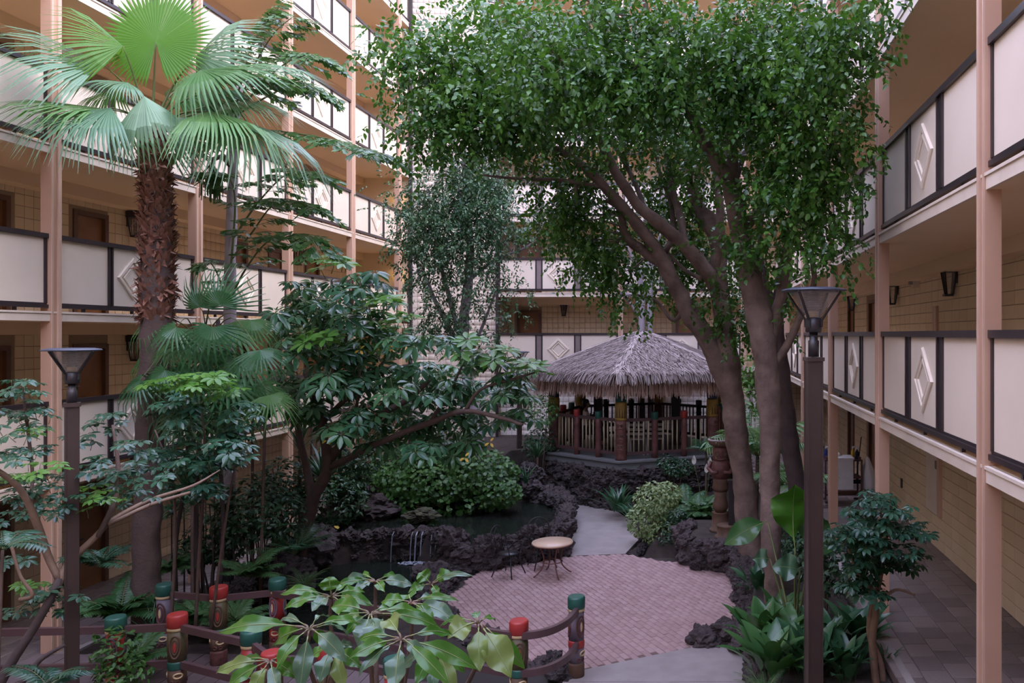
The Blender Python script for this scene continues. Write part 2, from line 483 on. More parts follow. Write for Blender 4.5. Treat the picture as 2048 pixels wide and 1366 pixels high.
def block_wall(name, wing, n, u0, u1, z0, z1, bw, bh, holes, mat, zones=None, nmax=300, thick=.2, bond=0.0):
    """A block wall: backing with open holes, the 300 blocks that show largest as parts, the others joined."""
    mb = MB()
    us = sorted(set([u0, u1] + [h[0] for h in holes] + [h[1] for h in holes]))
    for a, b in zip(us[:-1], us[1:]):
        if b - a < 1e-4: continue
        zz = [z0]
        for h in sorted([h for h in holes if h[0] <= a + 1e-4 and h[1] >= b - 1e-4], key=lambda h: h[2]):
            zz += [h[2], h[3]]
        zz.append(z1)
        for k in range(0, len(zz), 2):
            if zz[k + 1] - zz[k] > 1e-4:
                wing.box(mb, a, b, n - thick, n, zz[k] - (.25 if k == 0 else 0), zz[k + 1])
    w = struct(name, mb, M['mortar'])
    g, t = .010, .011
    cand = []
    nz = int((z1 - z0) / bh + 1e-6); nu = int((u1 - u0) / bw + 1e-6)
    for i in range(nz):
        for j in range(nu):
            uc, zc = u0 + (j + .5 + (bond if i % 2 else 0)) * bw, z0 + (i + .5) * bh
            if any(h[0] - bw / 2 + .01 < uc < h[1] + bw / 2 - .01 and h[2] - bh / 2 + .01 < zc < h[3] + bh / 2 - .01 for h in holes): continue
            p = wing.P(uc, n, zc)
            size = 0.0
            if p[1] > 1:
                x, y = px_of(p)
                if 0 < x < 2048 and 0 < y < 1366 and (zones is None or any(a <= zc <= b for a, b in zones)):
                    size = bh / p[1] * abs(px_of(wing.P(uc - bw / 2, n, zc))[0] - px_of(wing.P(uc + bw / 2, n, zc))[0])
            cand.append((size, uc, zc))
    cand.sort(key=lambda c: -c[0])
    bm_ = chamfer_block(bw - g, bh - g, t)
    me = bm_.mesh('block', mat)
    k = 0
    for s, uc, zc in cand[:nmax]:
        if s <= 0: break
        o = obj('block', me, w); o.matrix_local = wing.mat(uc, n, zc); k += 1
    rest = cand[k:]
    if rest:
        tv = np.array(bm_.v); R = np.array(wing.mat(0, 0, 0).to_3x3())
        tv = tv @ R.T
        pos = np.array([wing.P(uc, n, zc) for _, uc, zc in rest])
        V = (pos[:, None, :] + tv[None]).reshape(-1, 3)
        FI = (np.array(bm_.f)[None] + (np.arange(len(pos)) * len(tv))[:, None, None]).reshape(-1, 4)
        o = bulk('blocks', V, FI, mat, w, np.repeat(RNG.random(len(pos)), len(tv)))
        o['kind'] = 'stuff'
    return w

DOOR_N = [0]
def door(wing, n, u0, u1, z0, z1):
    DOOR_N[0] += 1
    mb = MB()
    f = .09
    wing.box(mb, u0, u0 + f, n - .10, n + .03, z0, z1); wing.box(mb, u1 - f, u1, n - .10, n + .03, z0, z1)
    wing.box(mb, u0 + f, u1 - f, n - .10, n + .03, z1 - f, z1)
    d = struct('door_%d' % DOOR_N[0], mb, M['door_frame'])
    mb = MB()
    wing.box(mb, u0 + f, u1 - f, n - .09, n - .045, z0, z1 - f)
    w = (u1 - u0 - 2 * f)
    for a, b in ((.12, .52), (.60, .94)):
        h = z1 - f - z0
        wing.box(mb, u0 + f + .12 * w, u1 - f - .12 * w, n - .05, n - .035, z0 + a * h, z0 + b * h)
    mb.build('door_leaf', M['door'], d)
    mb = MB()
    c = wing.P(u0 + f + .07, n - .03, z0 + 1.0)
    wing.box(mb, u0 + f + .05, u0 + f + .09, n - .045, n + .01, z0 + .98, z0 + 1.02)
    wing.box(mb, u0 + f + .05, u0 + f + .16, n + .0, n + .02, z0 + .985, z0 + 1.015)
    mb.build('door_handle', M['lamp_metal'], d)
    return d

ORD = ['ground', 'first', 'second', 'third', 'fourth', 'fifth', 'sixth', 'seventh', 'eighth']

def railing(wing, u0, u1, z, mw, label, group):
    root = thing('balcony_railing', label, 'railing', wing.P((u0 + u1) / 2, -.09, z), group=group)
    off = Vector(root.location)
    def part(name, mb, mat):
        mb.v = [tuple(Vector(p) - off) for p in mb.v]
        return mb.build(name, mat, root)
    n = -.09
    b = MB(); wing.box(b, u0, u1, n - .055, n + .055, z + 1.135, z + 1.205); part('top_rail', b, M['rail'])
    b = MB(); wing.box(b, u0, u1, n - .05, n + .05, z + .055, z + .105); wing.box(b, u0, u1, n - .03, n + .02, z + .105, z + .135); part('bottom_rail', b, M['rail'])
    b = MB()
    for k in range(3):
        uc = u0 + (u1 - u0) * (k + .5) / 3
        wing.box(b, uc - .02, uc + .02, n - .02, n + .02, z - .005, z + .06)
    part('rail_foot', b, M['rail'])
    st = .05
    for a in (u0, u1 - st):
        b = MB(); wing.box(b, a, a + st, n - .03, n + .03, z + .13, z + 1.14); part('end_stile', b, M['rail'])
    third = (u1 - u0 - 2 * st) / 3
    cuts = []
    for k in (1, 2):
        uc = u0 + st + third * k
        bw = .045 if mw > .15 else .032
        b = MB()
        wing.box(b, uc - mw / 2, uc - mw / 2 + bw, n - .035, n + .035, z + .13, z + 1.14)
        wing.box(b, uc + mw / 2 - bw, uc + mw / 2, n - .035, n + .035, z + .13, z + 1.14)
        mo = part('mullion', b, M['rail'])
        b = MB(); wing.box(b, uc - mw / 2 + bw, uc + mw / 2 - bw, n - .02, n + .02, z + .13, z + 1.14)
        b.v = [tuple(Vector(p) - off) for p in b.v]
        b.build('mullion_infill', M['mullion_mid' if wing.kind == 'back' else 'rail'], mo)
        cuts.append((uc - mw / 2, uc + mw / 2))
    edges = [(u0 + st, cuts[0][0]), (cuts[0][1], cuts[1][0]), (cuts[1][1], u1 - st)]
    for a, c in edges:
        b = MB(); wing.box(b, a - .002, c + .002, n - .015, n + .012, z + .13, z + 1.14); part('panel', b, M['panel'])
    uc = (edges[1][0] + edges[1][1]) / 2; zc = z + .635
    def ring(r0, r1, t):
        b = MB()
        prof = [(r1, 0.0), (r1, t * .6), (r1 - .015, t), (r0 + .015, t), (r0, t * .6), (r0, 0.0)]
        vs = []
        for r, h in prof:
            for du, dz in ((-r, 0), (0, -r), (r, 0), (0, r)):
                vs.append(wing.P(uc + du, n + .012 + h, zc + dz))
        fs = []
        for i in range(len(prof) - 1):
            for k in range(4):
                k2 = (k + 1) % 4
                fs.append((i * 4 + k, i * 4 + k2, (i + 1) * 4 + k2, (i + 1) * 4 + k))
        b.add(vs, fs)
        return b
    s = min(1.0, (edges[1][1] - edges[1][0]) / 1.0)
    part('diamond_moulding', ring(.290 * s, .385 * s, .030), M['trimline'])
    part('diamond_moulding', ring(.205 * s, .262 * s, .022), M['trimline'])
    return root

def wing_slabs(wing, levels, u0, u1, roof, n_end):
    d = DEPTH[wing.kind]
    for i, z in enumerate(levels + [roof]):
        mb = MB()
        wing.box(mb, u0, u1, -d - .2, -.05, z - .145, z, 0)
        struct('floor_%s' % wing.kind, mb, M['soffit'])
        mb = MB()
        wing.box(mb, u0, u1, -.06, -.02, z - .15, z, 0)
        wing.box(mb, u0, u1, -.02, -.005, z - .03, z, 0)
        struct('trim_%s' % wing.kind, mb, M['fascia'])
        mb = MB()
        wing.box(mb, u0, u1, -d, -d + .34, z - .145 - .22, z - .145, 0)
        struct('beam_%s' % wing.kind, mb, M['soffit'])

def column(name, wing, u, z0, z1, w=.19, dpt=.17):
    mb = MB()
    wing.box(mb, u - w / 2, u + w / 2, -dpt, -.012, z0, z1, 0)
    wing.box(mb, u + w * .12, u + w / 2 - .004, -.012, .012, z0, z1, 1)
    wing.box(mb, u - w / 2 + .004, u - w * .30, -.012, .004, z0, z1, 1)
    return struct(name, mb, [M['post'], M['post_strip']])

# left wing
doors_l = [(13.0, 13.9), (15.30, 16.20), (20.3, 21.2), (22.2, 23.1), (24.3, 25.2)]
holes = []
for z in [GROUND['left']] + ZL:
    for a, b in doors_l:
        if (z < 0 and a > 20) or (z > 8 and a < 20): continue
        holes.append((a, b, z, z + 2.05))
block_wall('wall_left', LW, -DEPTH['left'], 3.6, 27.8, -.28, 18.0, .20, .207, holes, M['wall'],
           zones=[(z + 1.2, z + 2.25) for z in ZL] + [(-.28, 2.0)])
for z in [GROUND['left']] + ZL[:3]:
    for a, b in doors_l:
        if (z < 0 and a > 20): continue
        door(LW, -DEPTH['left'], a, b, z, z + 2.05)
for z in ZL[3:]:
    for a, b in doors_l[2:]:
        door(LW, -DEPTH['left'], a, b, z, z + 2.05)
wing_slabs(LW, ZL, 3.6, 27.8, 18.05, 0)
for u in POSTS_L:
    column('column_left', LW, u, -.30, 18.0)
ul = [3.6] + POSTS_L + [27.72]
for i, z in enumerate(ZL):
    for k in range(1, len(ul) - 1):
        a, b = ul[k] + .10, (ul[k + 1] - .10 if k < len(ul) - 2 else ul[k + 1])
        if b < 8: continue
        if k == len(ul) - 2:
            b_ = MB()
            r = thing('corner_railing', 'narrow cream railing panel at far corner of left wing, %s balcony level up' % ORD[i + 1], 'railing', LW.P((a + b) / 2, -.09, z), group='corner railings')
            off = Vector(r.location)
            for nm, args, mt in (('top_rail', (a, b, -.145, -.035, z + 1.135, z + 1.205), 'rail'), ('bottom_rail', (a, b, -.14, -.04, z + .055, z + .12), 'rail'),
                                 ('panel', (a, b, -.105, -.078, z + .12, z + 1.14), 'panel'), ('rail_foot', (a + .3, a + .34, -.11, -.07, z - .005, z + .06), 'rail')):
                b_ = MB(); LW.box(b_, *args); b_.v = [tuple(Vector(p) - off) for p in b_.v]; b_.build(nm, M[mt], r)
            continue
        bay = len(ul) - 2 - k
        railing(LW, a, b, z, .115, 'cream diamond railing on left wing, %s balcony level up, %s bay from far corner' % (ORD[i + 1], ORD[bay]), 'left wing balcony railings')

# right wing
doors_r = [(9.9, 10.8), (20.0, 20.9), (22.9, 23.8)]
holes = []
for z in [GROUND['right']] + ZR[:2]:
    for a, b in doors_r:
        holes.append((a, b, z, z + 2.05))
block_wall('wall_right', RW, -DEPTH['right'],   .8, 29.6, .71, 16.5, .40, .20, holes, M['wall'],
           zones=[(ZR[0] + 1.2, ZR[0] + 2.25), (.7, 3.2)])
for z in [GROUND['right']] + ZR[:2]:
    for a, b in doors_r:
        door(RW, -DEPTH['right'], a, b, z, z + 2.05)
wing_slabs(RW, ZR, .8, 27.6, 16.53, 0)
for u in POSTS_R:
    column('column_right', RW, u, .60, 16.5, .155, .16)
ur = POSTS_R + [27.6]
for i, z in enumerate(ZR):
    for k in range(len(ur) - 1):
        a, b = ur[k] + .07, ur[k + 1] - .07
        railing(RW, a, b, z, .22 if k < 5 else .16, 'cream diamond railing on right wing, %s balcony level up, %s bay from the far corner' % (ORD[i + 1], ORD[6 - k]), 'right wing balcony railings')

# back wing
doors_b = [(-6.75, -5.85), (-.9, 0.0)]
holes = []
for z in ZB[:3]:
    for a, b in doors_b:
        holes.append((a, b, z, z + 2.05))
block_wall('wall_back', BW, -DEPTH['back'], -7.04, 4.6, .71, 16.4, .20, .20, holes, M['wall'],
           zones=[(z + 1.2, z + 2.25) for z in ZB[:2]] + [(.7, 3.2)])
for z in ZB[:3]:
    for a, b in doors_b:
        door(BW, -DEPTH['back'], a, b, z, z + 2.05)
wing_slabs(BW, ZB, -7.04, 4.6, 16.53, 0)
for u in POSTS_B:
    column('column_back', BW, u, .6, 16.5, .17, .16)
ub = [-7.06] + POSTS_B
for i, z in enumerate(ZB):
    for k in range(2):
        a, b = ub[k] + .10, ub[k + 1] - .10
        railing(BW, a, b, z, .25, 'cream diamond railing on back wing, %s balcony level up, %s the middle post' % (ORD[i + 1], ('left of', 'right of')[k]), 'back wing balcony railings')

# block tower in the far left corner, with its dark pipes
T = Wing('back', 27.75)
block_wall('wall_tower', T, 0, -10.0, -7.04, -.2, 18.2, .197, .2, [], M['wall_light'], zones=[(1.0, 10.0)], thick=1.9)
block_wall('wall_tower', T, -.5, -7.04, 2.6, .5, 3.37, .2, .2, [], M['wall_brightened'], zones=[(.5, 3.4)], nmax=200, thick=.15)
def downpipe(label, x, y, z0, z1, w, mat):
    t = thing('downpipe', label, 'pipe', (x, y, z0), group='downpipes')
    MB().box(-w / 2, w / 2, -.07, .05, 0, z1 - z0).build('pipe', mat, t)
    b = MB()
    for k in range(6):
        zz = .6 + k * 2.7
        b.box(-w / 2 - .02, w / 2 + .02, -.08, .06, zz, zz + .06)
    b.build('bracket', mat, t)
downpipe('tall black downpipe in the corner between left wing and block tower', -10.02, 27.70, .5, 18.0, .11, M['darkwood'])
downpipe('dark brown downpipe at right edge of block tower', -7.0, 27.66, .8, 16.4, .10, M['rail'])

# closing wall behind the viewer: the fourth side of the courtyard
mb = MB(); mb.box(-12.2, 4.6, -1.9, -1.7, -.3, 12.0)
struct('wall_front', mb, M['wall_light'])
mb = MB(); mb.box(-12.2, -12.0, -1.9, 3.6, -.3, 18.0)
struct('wall_left', mb, M['wall'])
mb = MB(); mb.box(4.42, 4.62, -1.9, .8, -.3, 16.5)
struct('wall_right', mb, M['wall'])

# wall lanterns
def sconce(wing, u, n, z, label, lit=False, s=1.0):
    m = wing.mat(u, n, z)
    t = thing('wall_lantern', label, 'lantern', m.translation, group='wall lanterns')
    R = m.to_3x3().to_4x4()
    def part(name, mb, mat):
        mb.v = [tuple(R @ (Vector(p) * s)) for p in mb.v]
        return mb.build(name, mat, t)
    part('back_plate', MB().box(-.08, .08, 0, .02, -.05, .22), M['lamp_metal'])
    part('cap', MB().box(-.12, .12, .02, .25, .14, .27).box(-.10, .10, .04, .23, .27, .29), M['darkwood'])
    def ringpts(w, y0, y1, zz): return [(-w, y0, zz), (w, y0, zz), (w, y1, zz), (-w, y1, zz)]
    top, bot = ringpts(.105, .04, .24, .14), ringpts(.05, .08, .19, -.24)
    b = MB()
    for k in range(4):
        b.tube([top[k], bot[k]], .016, 4)
    b.box(-.07, .07, .08, .23, -.27, -.235)
    for side in ((0, 1), (2, 3)):
        a = (Vector(top[side[0]]) + Vector(top[side[1]])) / 2; c = (Vector(bot[side[0]]) + Vector(bot[side[1]])) / 2
        b.tube([a, c], .010, 4)
    part('frame', b, M['darkwood'])
    g = MB()
    sc = .95
    tp = ringpts(.105 * sc, .046, .234, .14); bt = ringpts(.05 * sc, .084, .186, -.235)
    g.add(tp + bt, [(0, 1, 5, 4), (1, 2, 6, 5), (2, 3, 7, 6), (3, 0, 4, 7)])
    part('glass', g, M['lit'] if lit else M['glass'])
    return t

nl, nr, nb = -DEPTH['left'], -DEPTH['right'], -DEPTH['back']
sconce(LW, 16.8, nl, 7.0, 'dark wall lantern on left wing beside the tall palm, second balcony level up')
sconce(LW, 16.8, nl, 4.40, 'dark wall lantern on left wing beside the tall palm, first balcony level up')
sconce(LW, 23.6, nl, 7.0, 'dark wall lantern on left wing behind the fishtail palm, second balcony level up')
for u, w in ((13.75, 'nearest to the tall near post'), (17.8, 'middle of three in a row'), (22.6, 'farthest of three, above the lamp post')):
    sconce(RW, u, nr, 5.62, 'brown wall lantern on right wing, first level, ' + w)
sconce(BW, -5.0, nb, 5.62, 'brown wall lantern on back wing, first balcony level up')
E_ = Wing('back', 27.7)
mb = MB(); mb.box(-12.0, -10.02, 27.75, 27.95, -.3, 18.0); struct('wall_back', mb, M['wall'])
for z, w in ((9.35, 'third'), (6.75, 'second'), (4.15, 'first')):
    sconce(E_, -10.45, -.02, z, 'lit amber wall lantern at far end of left wing, %s balcony level up' % w, True, .8)
# a small camera-like box and a cream panel on the right wing wall, and the access panel below
t = thing('alarm_box', 'small cream box between two lanterns on right wing wall', 'box', RW.P(16.2, nr, 5.80))
MB().box(-.12, 0, -.09, .09, -.16, .16).build('body', M['fascia'], t)
MB().box(-.19, -.12, -.04, .04, -.10, .0).build('front_cover', M['cement'], t)
t = thing('wall_panel', 'tall tan wall strip on right wing above the railing', 'panel', RW.P(14.9, nr, 3.6))
MB().box(-.05, 0, -.12, .12, 0, 1.62).build('board', M['post'], t)
MB().box(-.07, -.05, -.10, -.06, 0, 1.60).build('edge_strip', M['fascia'], t)
t = thing('access_panel', 'pale access panel with tan edge on the lower right wall', 'panel', RW.P(14.75, nr, 1.35))
MB().box(-.04, 0, -.05, .75, 0, 1.75).build('board', M['fascia'], t)
MB().box(-.07, 0, -.20, -.05, 0, 1.78).build('edge_strip', M['post_strip'], t)
MB().box(-.06, -.04, .05, .12, .85, 1.0).build('latch', M['cement'], t)
tag(MB().box(4.38, 4.42, 17.4, 17.5, 1.35, 1.55).build('wall_outlet', M['rail']), 'small dark outlet low on the right wing wall', 'outlet')

# ------------------------------------------------------------------ ground
def inside(p, poly):
    x, y = p[0], p[1]; c = False; n = len(poly)
    for i in range(n):
        x1, y1 = poly[i][0], poly[i][1]; x2, y2 = poly[i - 1][0], poly[i - 1][1]
        if (y1 > y) != (y2 > y) and x < (x2 - x1) * (y - y1) / (y2 - y1) + x1: c = not c
    return c

PATIO = [(-4.55, 13.6), (-2.6, 11.6), (-1.75, 11.15), (-.15, 12.0), (.65, 12.5), (.75, 13.2), (.70, 15.9), (-.20, 16.25), (-1.6, 17.1), (-2.74, 16.95), (-4.35, 15.95)]
PATH = [(-1.6, 17.1), (-2.74, 16.95), (-2.95, 17.4), (-3.1, 19.0), (-3.5, 21.2), (-5.6, 23.0), (-5.4, 24.2), (-3.0, 22.6), (-2.2, 21.2), (-1.55, 19.7), (-1.38, 18.4)]
FRONT = [(-1.75, 11.15), (-.15, 12.0), (.65, 12.5), (.70, 7.0), (-1.85, 7.0), (-1.85, 10.9)]

def ground_h(x, y):
    nz = noise.noise(Vector((x * .8, y * .8, 3.1))) * .07
    if x < -9.7: return -.36
    h = -.10 + nz
    if x < -9.2: h = -.22
    e = ((x + 6.7) / 1.75) ** 2 + ((y - 15.0) / 2.6) ** 2
    if e < 1: return -.75
    e2 = ((x + 5.6) / 2.4) ** 2 + ((y - 19.3) / 1.5) ** 2
    if e2 < 1: return .2
    if -8.9 < x < -2.9 and 17.4 < y < 20.9: h = .28 + nz * .3
    if -9.4 < x < -3.0 and y >= 20.9: h = .55 + nz + min(.6, (y - 20.6) * .2)
    if x > .75 and y < 17.4: h = .50 + nz
    if x > -1.2 and y >= 17.4: h = .32 + nz * .5
    if x > 2.35: h = .55
    return h
mb = MB()
xs = [-12.0 + .3 * i for i in range(56)]; ys = [-1.7 + .3 * i for i in range(105)]
vs, fs = [], []
for j, y in enumerate(ys):
    for i, x in enumerate(xs):
        z = ground_h(x, y)
        for poly in (PATIO, PATH, FRONT):
            if inside((x, y), poly): z = -.12
        vs.append((x, y, z))
W_ = len(xs)
for j in range(len(ys) - 1):
    for i in range(W_ - 1):
        a = j * W_ + i
        fs.append((a, a + 1, a + W_ + 1, a + W_))
mb.add(vs, fs)
struct('ground', mb, M['soil'])

def paving(name, poly, w, l, ang, z, mat, piece, base_mat, nmax=300, stagger=.5, gap=.008, depth=.05):
    mb = MB(); mb.prism(poly if sum((poly[i][0] - poly[i - 1][0]) * (poly[i][1] + poly[i - 1][1]) for i in range(len(poly))) < 0 else poly[::-1], z - .12, z - .012)
    base = struct(name, mb, base_mat)
    ca, sa = math.cos(ang), math.sin(ang)
    cx, cy = sum(p[0] for p in poly) / len(poly), sum(p[1] for p in poly) / len(poly)
    R = max(math.hypot(p[0] - cx, p[1] - cy) for p in poly) + l
    c = .006
    x, y, h = (l - gap) / 2, (w - gap) / 2, 0.0
    b = MB()
    vs = [(-x, -y, -depth), (x, -y, -depth), (x, y, -depth), (-x, y, -depth), (-x, -y, -c), (x, -y, -c), (x, y, -c), (-x, y, -c), (-x + c, -y + c, 0), (x - c, -y + c, 0), (x - c, y - c, 0), (-x + c, y - c, 0)]
    fs = [(8, 9, 10, 11)]
    for i in range(4):
        j = (i + 1) % 4
        fs += [(i, j, 4 + j, 4 + i), (4 + i, 4 + j, 8 + j, 8 + i)]
    b.add(vs, fs)
    cells = []
    nr_, nc_ = int(R / w) + 1, int(R / l) + 1
    for i in range(-nr_, nr_ + 1):
        for j in range(-nc_, nc_ + 1):
            lx, ly = (j + (stagger if i % 2 else 0)) * l, i * w
            wx, wy = cx + lx * ca - ly * sa, cy + lx * sa + ly * ca
            if inside((wx, wy), poly):
                q = px_of((wx, wy, z)) if wy > 1 else (-1, -1)
                vis = 0 < q[0] < 2048 and 0 < q[1] < 1366
                cells.append((wy if vis else 999 + wy, wx, wy))
    cells.sort()
    me = b.mesh(piece, mat)
    ind = [k for k in cells[:nmax] if k[0] < 999]
    for _, wx, wy in ind:
        o = obj(piece, me, base)
        o.matrix_local = Matrix.Translation((wx, wy, z + RNG.uniform(-.003, .002))) @ Matrix.Rotation(ang, 4, 'Z')
    rest = cells[len(ind):]
    if rest:
        tv = np.array(b.v); Rm = np.array(Matrix.Rotation(ang, 3, 'Z')); tv = tv @ Rm.T
        pos = np.array([(a, c_, z + RNG.uniform(-.003, .002)) for _, a, c_ in rest])
        V = (pos[:, None, :] + tv[None]).reshape(-1, 3)
        FI = (np.array(b.f)[None] + (np.arange(len(pos)) * len(tv))[:, None, None]).reshape(-1, 4)
        bulk(piece + 's', V, FI, mat, base, np.repeat(RNG.random(len(pos)), len(tv)))['kind'] = 'stuff'
    return base

paving('floor_patio', PATIO, .105, .21, math.radians(-58), .0, M['brick'], 'paver', M['grout'])
paving('floor_walkway', [(2.28, 2.0), (4.58, 2.0), (4.58, 29.4), (2.28, 29.4)], .33, .40, PI / 2, .71, M['slate'], 'tile', M['grout'], stagger=.5, gap=.014)
paving('floor_walkway', [(-12.16, 3.6), (-9.72, 3.6), (-9.72, 27.7), (-12.16, 27.7)], .33, .40, PI / 2, -.28, M['slate'], 'tile', M['grout'], stagger=.5, gap=.014)
mb = MB(); mb.prism([(-7.04, 27.3), (4.4, 27.3), (4.4, 29.5), (-7.04, 29.5)], .5, .70); struct('floor_back', mb, M['concrete'])
# raised slate terrace at the foot of the right wing, behind the trees
paving('floor_terrace', [(1.55, 17.6), (2.45, 17.6), (2.45, 27.3), (1.55, 27.3)], .33, .33, 0, .705, M['slate'], 'tile', M['grout'])
mb = MB(); mb.box(2.36, 2.46, 2.0, 17.6, .40, .715); struct('kerb_right', mb, M['concrete'])
mb = MB(); mb.box(-9.86, -9.76, 3.6, 27.7, -.5, -.26); struct('kerb_left', mb, M['concrete'])
# concrete path and the concrete strip in front of the bricks, in slabs
def slabs(name, poly, joints):
    mb = MB(); mb.prism(poly, -.12, .004)
    return struct(name, mb, M['concrete'])
def ccw(p):
    return p if sum((p[i - 1][0] * p[i][1] - p[i][0] * p[i - 1][1]) for i in range(len(p))) > 0 else p[::-1]
slabs('floor_path', ccw(PATH), None)
base = MB(); base.prism(ccw(FRONT), -.14, -.02); front = struct('floor_front', base, M['grout'])
for y0, y1 in ((7.0, 8.45), (8.46, 9.85), (9.86, 10.80)):
    MB().box(-1.85, .66, y0, y1, -.1, .005).build('slab', M['concrete'], front)
MB().prism(ccw([(-1.78, 10.81), (.66, 10.81), (.66, 12.46), (-.15, 11.98), (-1.74, 11.13)]), -.1, .005).build('slab', M['concrete'], front)
# ------------------------------------------------------------------ rocks
import bmesh
def rock_mesh(seed, mat, sub=4, rough=.36, flat=1.0):
    bm = bmesh.new()
    bmesh.ops.create_icosphere(bm, subdivisions=sub, radius=.5)
    off = Vector((seed * 7.3, seed * 3.1, seed * 1.7))
    for v in bm.verts:
        p = v.co.normalized()
        d = noise.fractal(p * 1.6 + off, 1.0, 2.0, 5) * rough + noise.fractal(p * 6 + off, .8, 2.1, 4) * rough * .30
        c = noise.cell(p * 2.2 + off) * rough * .35
        v.co = v.co * (1 + d + c)
        v.co.z *= flat
    me = bpy.data.meshes.new('stone')
    bm.to_mesh(me); bm.free()
    me.materials.append(mat)
    return me
STONES = [rock_mesh(k, M['lava']) for k in range(6)]
MOSSY = [rock_mesh(20 + k, M['lava_moss']) for k in range(2)]

def stone_at(parent, p, s, meshes=STONES, name='stone'):
    o = obj(name, random.choice(meshes), parent)
    o.matrix_local = Matrix.Translation(p) @ Matrix.Rotation(random.uniform(0, 6.28), 4, 'Z') @ Matrix.Rotation(random.uniform(-.5, .5), 4, 'X') @ Matrix.Diagonal((s[0], s[1], s[2], 1))
    return o

def rock_wall(label, path, size=.34, group=None, top_jitter=.08, core=.10):
    """path: (x, y, z0, z1) points; courses of stones along it with a dark core behind."""
    t = thing('lava_rock_wall', label, 'rocks', (0, 0, 0), group=group)  # stacked lava rock walls, with low edgings and heaps built alike
    cb = MB()
    pts = [Vector((p[0], p[1], 0)) for p in path]
    for i in range(len(path) - 1):
        a, b = path[i], path[i + 1]
        L = math.hypot(b[0] - a[0], b[1] - a[1])
        nx, ny = -(b[1] - a[1]) / L * core, (b[0] - a[0]) / L * core
        cb.add([(a[0] - nx, a[1] - ny, a[2] - .2), (a[0] + nx, a[1] + ny, a[2] - .2), (b[0] + nx, b[1] + ny, b[2] - .2), (b[0] - nx, b[1] - ny, b[2] - .2),
                (a[0] - nx, a[1] - ny, a[3] - .2), (a[0] + nx, a[1] + ny, a[3] - .2), (b[0] + nx, b[1] + ny, b[3] - .2), (b[0] - nx, b[1] - ny, b[3] - .2)],
               [(0, 3, 2, 1), (4, 5, 6, 7), (0, 1, 5, 4), (1, 2, 6, 5), (2, 3, 7, 6), (3, 0, 4, 7)])
        n = max(1, int(L / (size * .58)))
        for k in range(n):
            f = (k + random.uniform(.2, .8)) / n
            x, y = a[0] + (b[0] - a[0]) * f, a[1] + (b[1] - a[1]) * f
            z0, z1 = a[2] + (b[2] - a[2]) * f, a[3] + (b[3] - a[3]) * f
            m = max(1, round((z1 - z0) / (size * .62)))
            for q in range(m):
                s = size * random.uniform(.85, 1.35)
                zc = z0 + (q + .5) * (z1 - z0) / m + random.uniform(-.03, .03) - (.05 if q == m - 1 else 0)
                stone_at(t, (x + random.uniform(-.05, .05), y + random.uniform(-.05, .05), zc), (s, s * random.uniform(.8, 1.1), s * random.uniform(.65, .95)))
    cb.build('core', M['lava'], t)
    return t

def boulder(label, p, s, moss=False, group=None):
    o = obj('boulder', random.choice(MOSSY if moss else STONES))
    o.matrix_world = Matrix.Translation(p) @ Matrix.Rotation(random.uniform(0, 6.28), 4, 'Z') @ Matrix.Diagonal((s[0], s[1], s[2], 1))
    return tag(o, label, 'rock', group)

rock_wall('dark lava rock wall behind the round table, holding the upper pond', [(-4.85, 15.9, -.1, .50), (-4.3, 16.05, 0, .60), (-3.6, 16.6, 0, .70), (-2.95, 17.0, 0, .72), (-3.1, 18.2, 0, .72), (-3.3, 19.8, 0, .70), (-3.7, 21.4, 0, .66)], .36)
rock_wall('low lava rock edge between lower pond and brick patio', [(-4.75, 15.8, -.3, .22), (-4.85, 15.0, -.3, .16), (-4.75, 14.2, -.3, .15), (-4.45, 13.5, -.3, .14), (-3.9, 12.9, -.3, .10), (-3.2, 12.2, -.3, .10)], .40)
rock_wall('rocky waterfall ledge between the upper and lower pond', [(-8.3, 17.35, -.5, .46), (-7.4, 17.6, -.5, .44), (-6.9, 17.7, -.5, .42), (-6.3, 17.75, -.5, .42), (-5.7, 17.6, -.5, .46), (-5.3, 17.0, -.4, .50), (-4.9, 16.3, -.3, .52)], .36)
rock_wall('lava rock bank at left side of the lower pond', [(-8.35, 17.3, -.3, .55), (-8.55, 16.4, -.3, .45), (-8.5, 15.4, -.3, .35), (-8.3, 14.4, -.3, .25), (-8.0, 13.4, -.3, .15), (-7.4, 12.6, -.3, .05)], .42)
rock_wall('lava rock bank behind the ivy at the upper pond', [(-8.2, 18.8, .2, .9), (-7.6, 20.4, .3, 1.3), (-6.4, 21.0, .3, 1.4), (-5.0, 21.2, .3, 1.3), (-4.2, 21.3, .3, 1.2)], .40)
rock_wall('lava rock front of the raised bed beside the tiki statue', [(-.25, 17.6, .0, .55), (-.32, 16.5, 0, .62), (-.05, 16.1, 0, .62), (.65, 15.8, 0, .60)], .42, top_jitter=.1)
rock_wall('long lava rock edge of the right bed along the bricks', [(.74, 15.7, 0, .62), (.80, 14.8, 0, .55), (.82, 13.8, 0, .50), (.86, 12.9, 0, .46), (.90, 12.2, 0, .42), (.86, 11.0, 0, .42), (.82, 9.6, 0, .42), (.80, 8.0, 0, .42)], .40)
rock_wall('heap of lava rock jutting onto the bricks at right', [(-.05, 12.15, -.1, .12), (.2, 12.25, -.05, .30), (.55, 12.3, -.05, .34), (.72, 11.8, -.05, .30)], .40, core=.12)
rock_wall('small lava rock heap behind the red capped railing post', [(-2.35, 11.5, -.1, .12), (-2.0, 11.25, -.1, .24), (-1.85, 10.9, -.1, .12)], .30, core=.08)
rock_wall('dark edging rocks along the curved path and its planting', [(-1.30, 18.3, -.1, .10), (-1.25, 17.7, -.1, .08), (-1.45, 17.15, -.1, .05)], .16, core=.04)
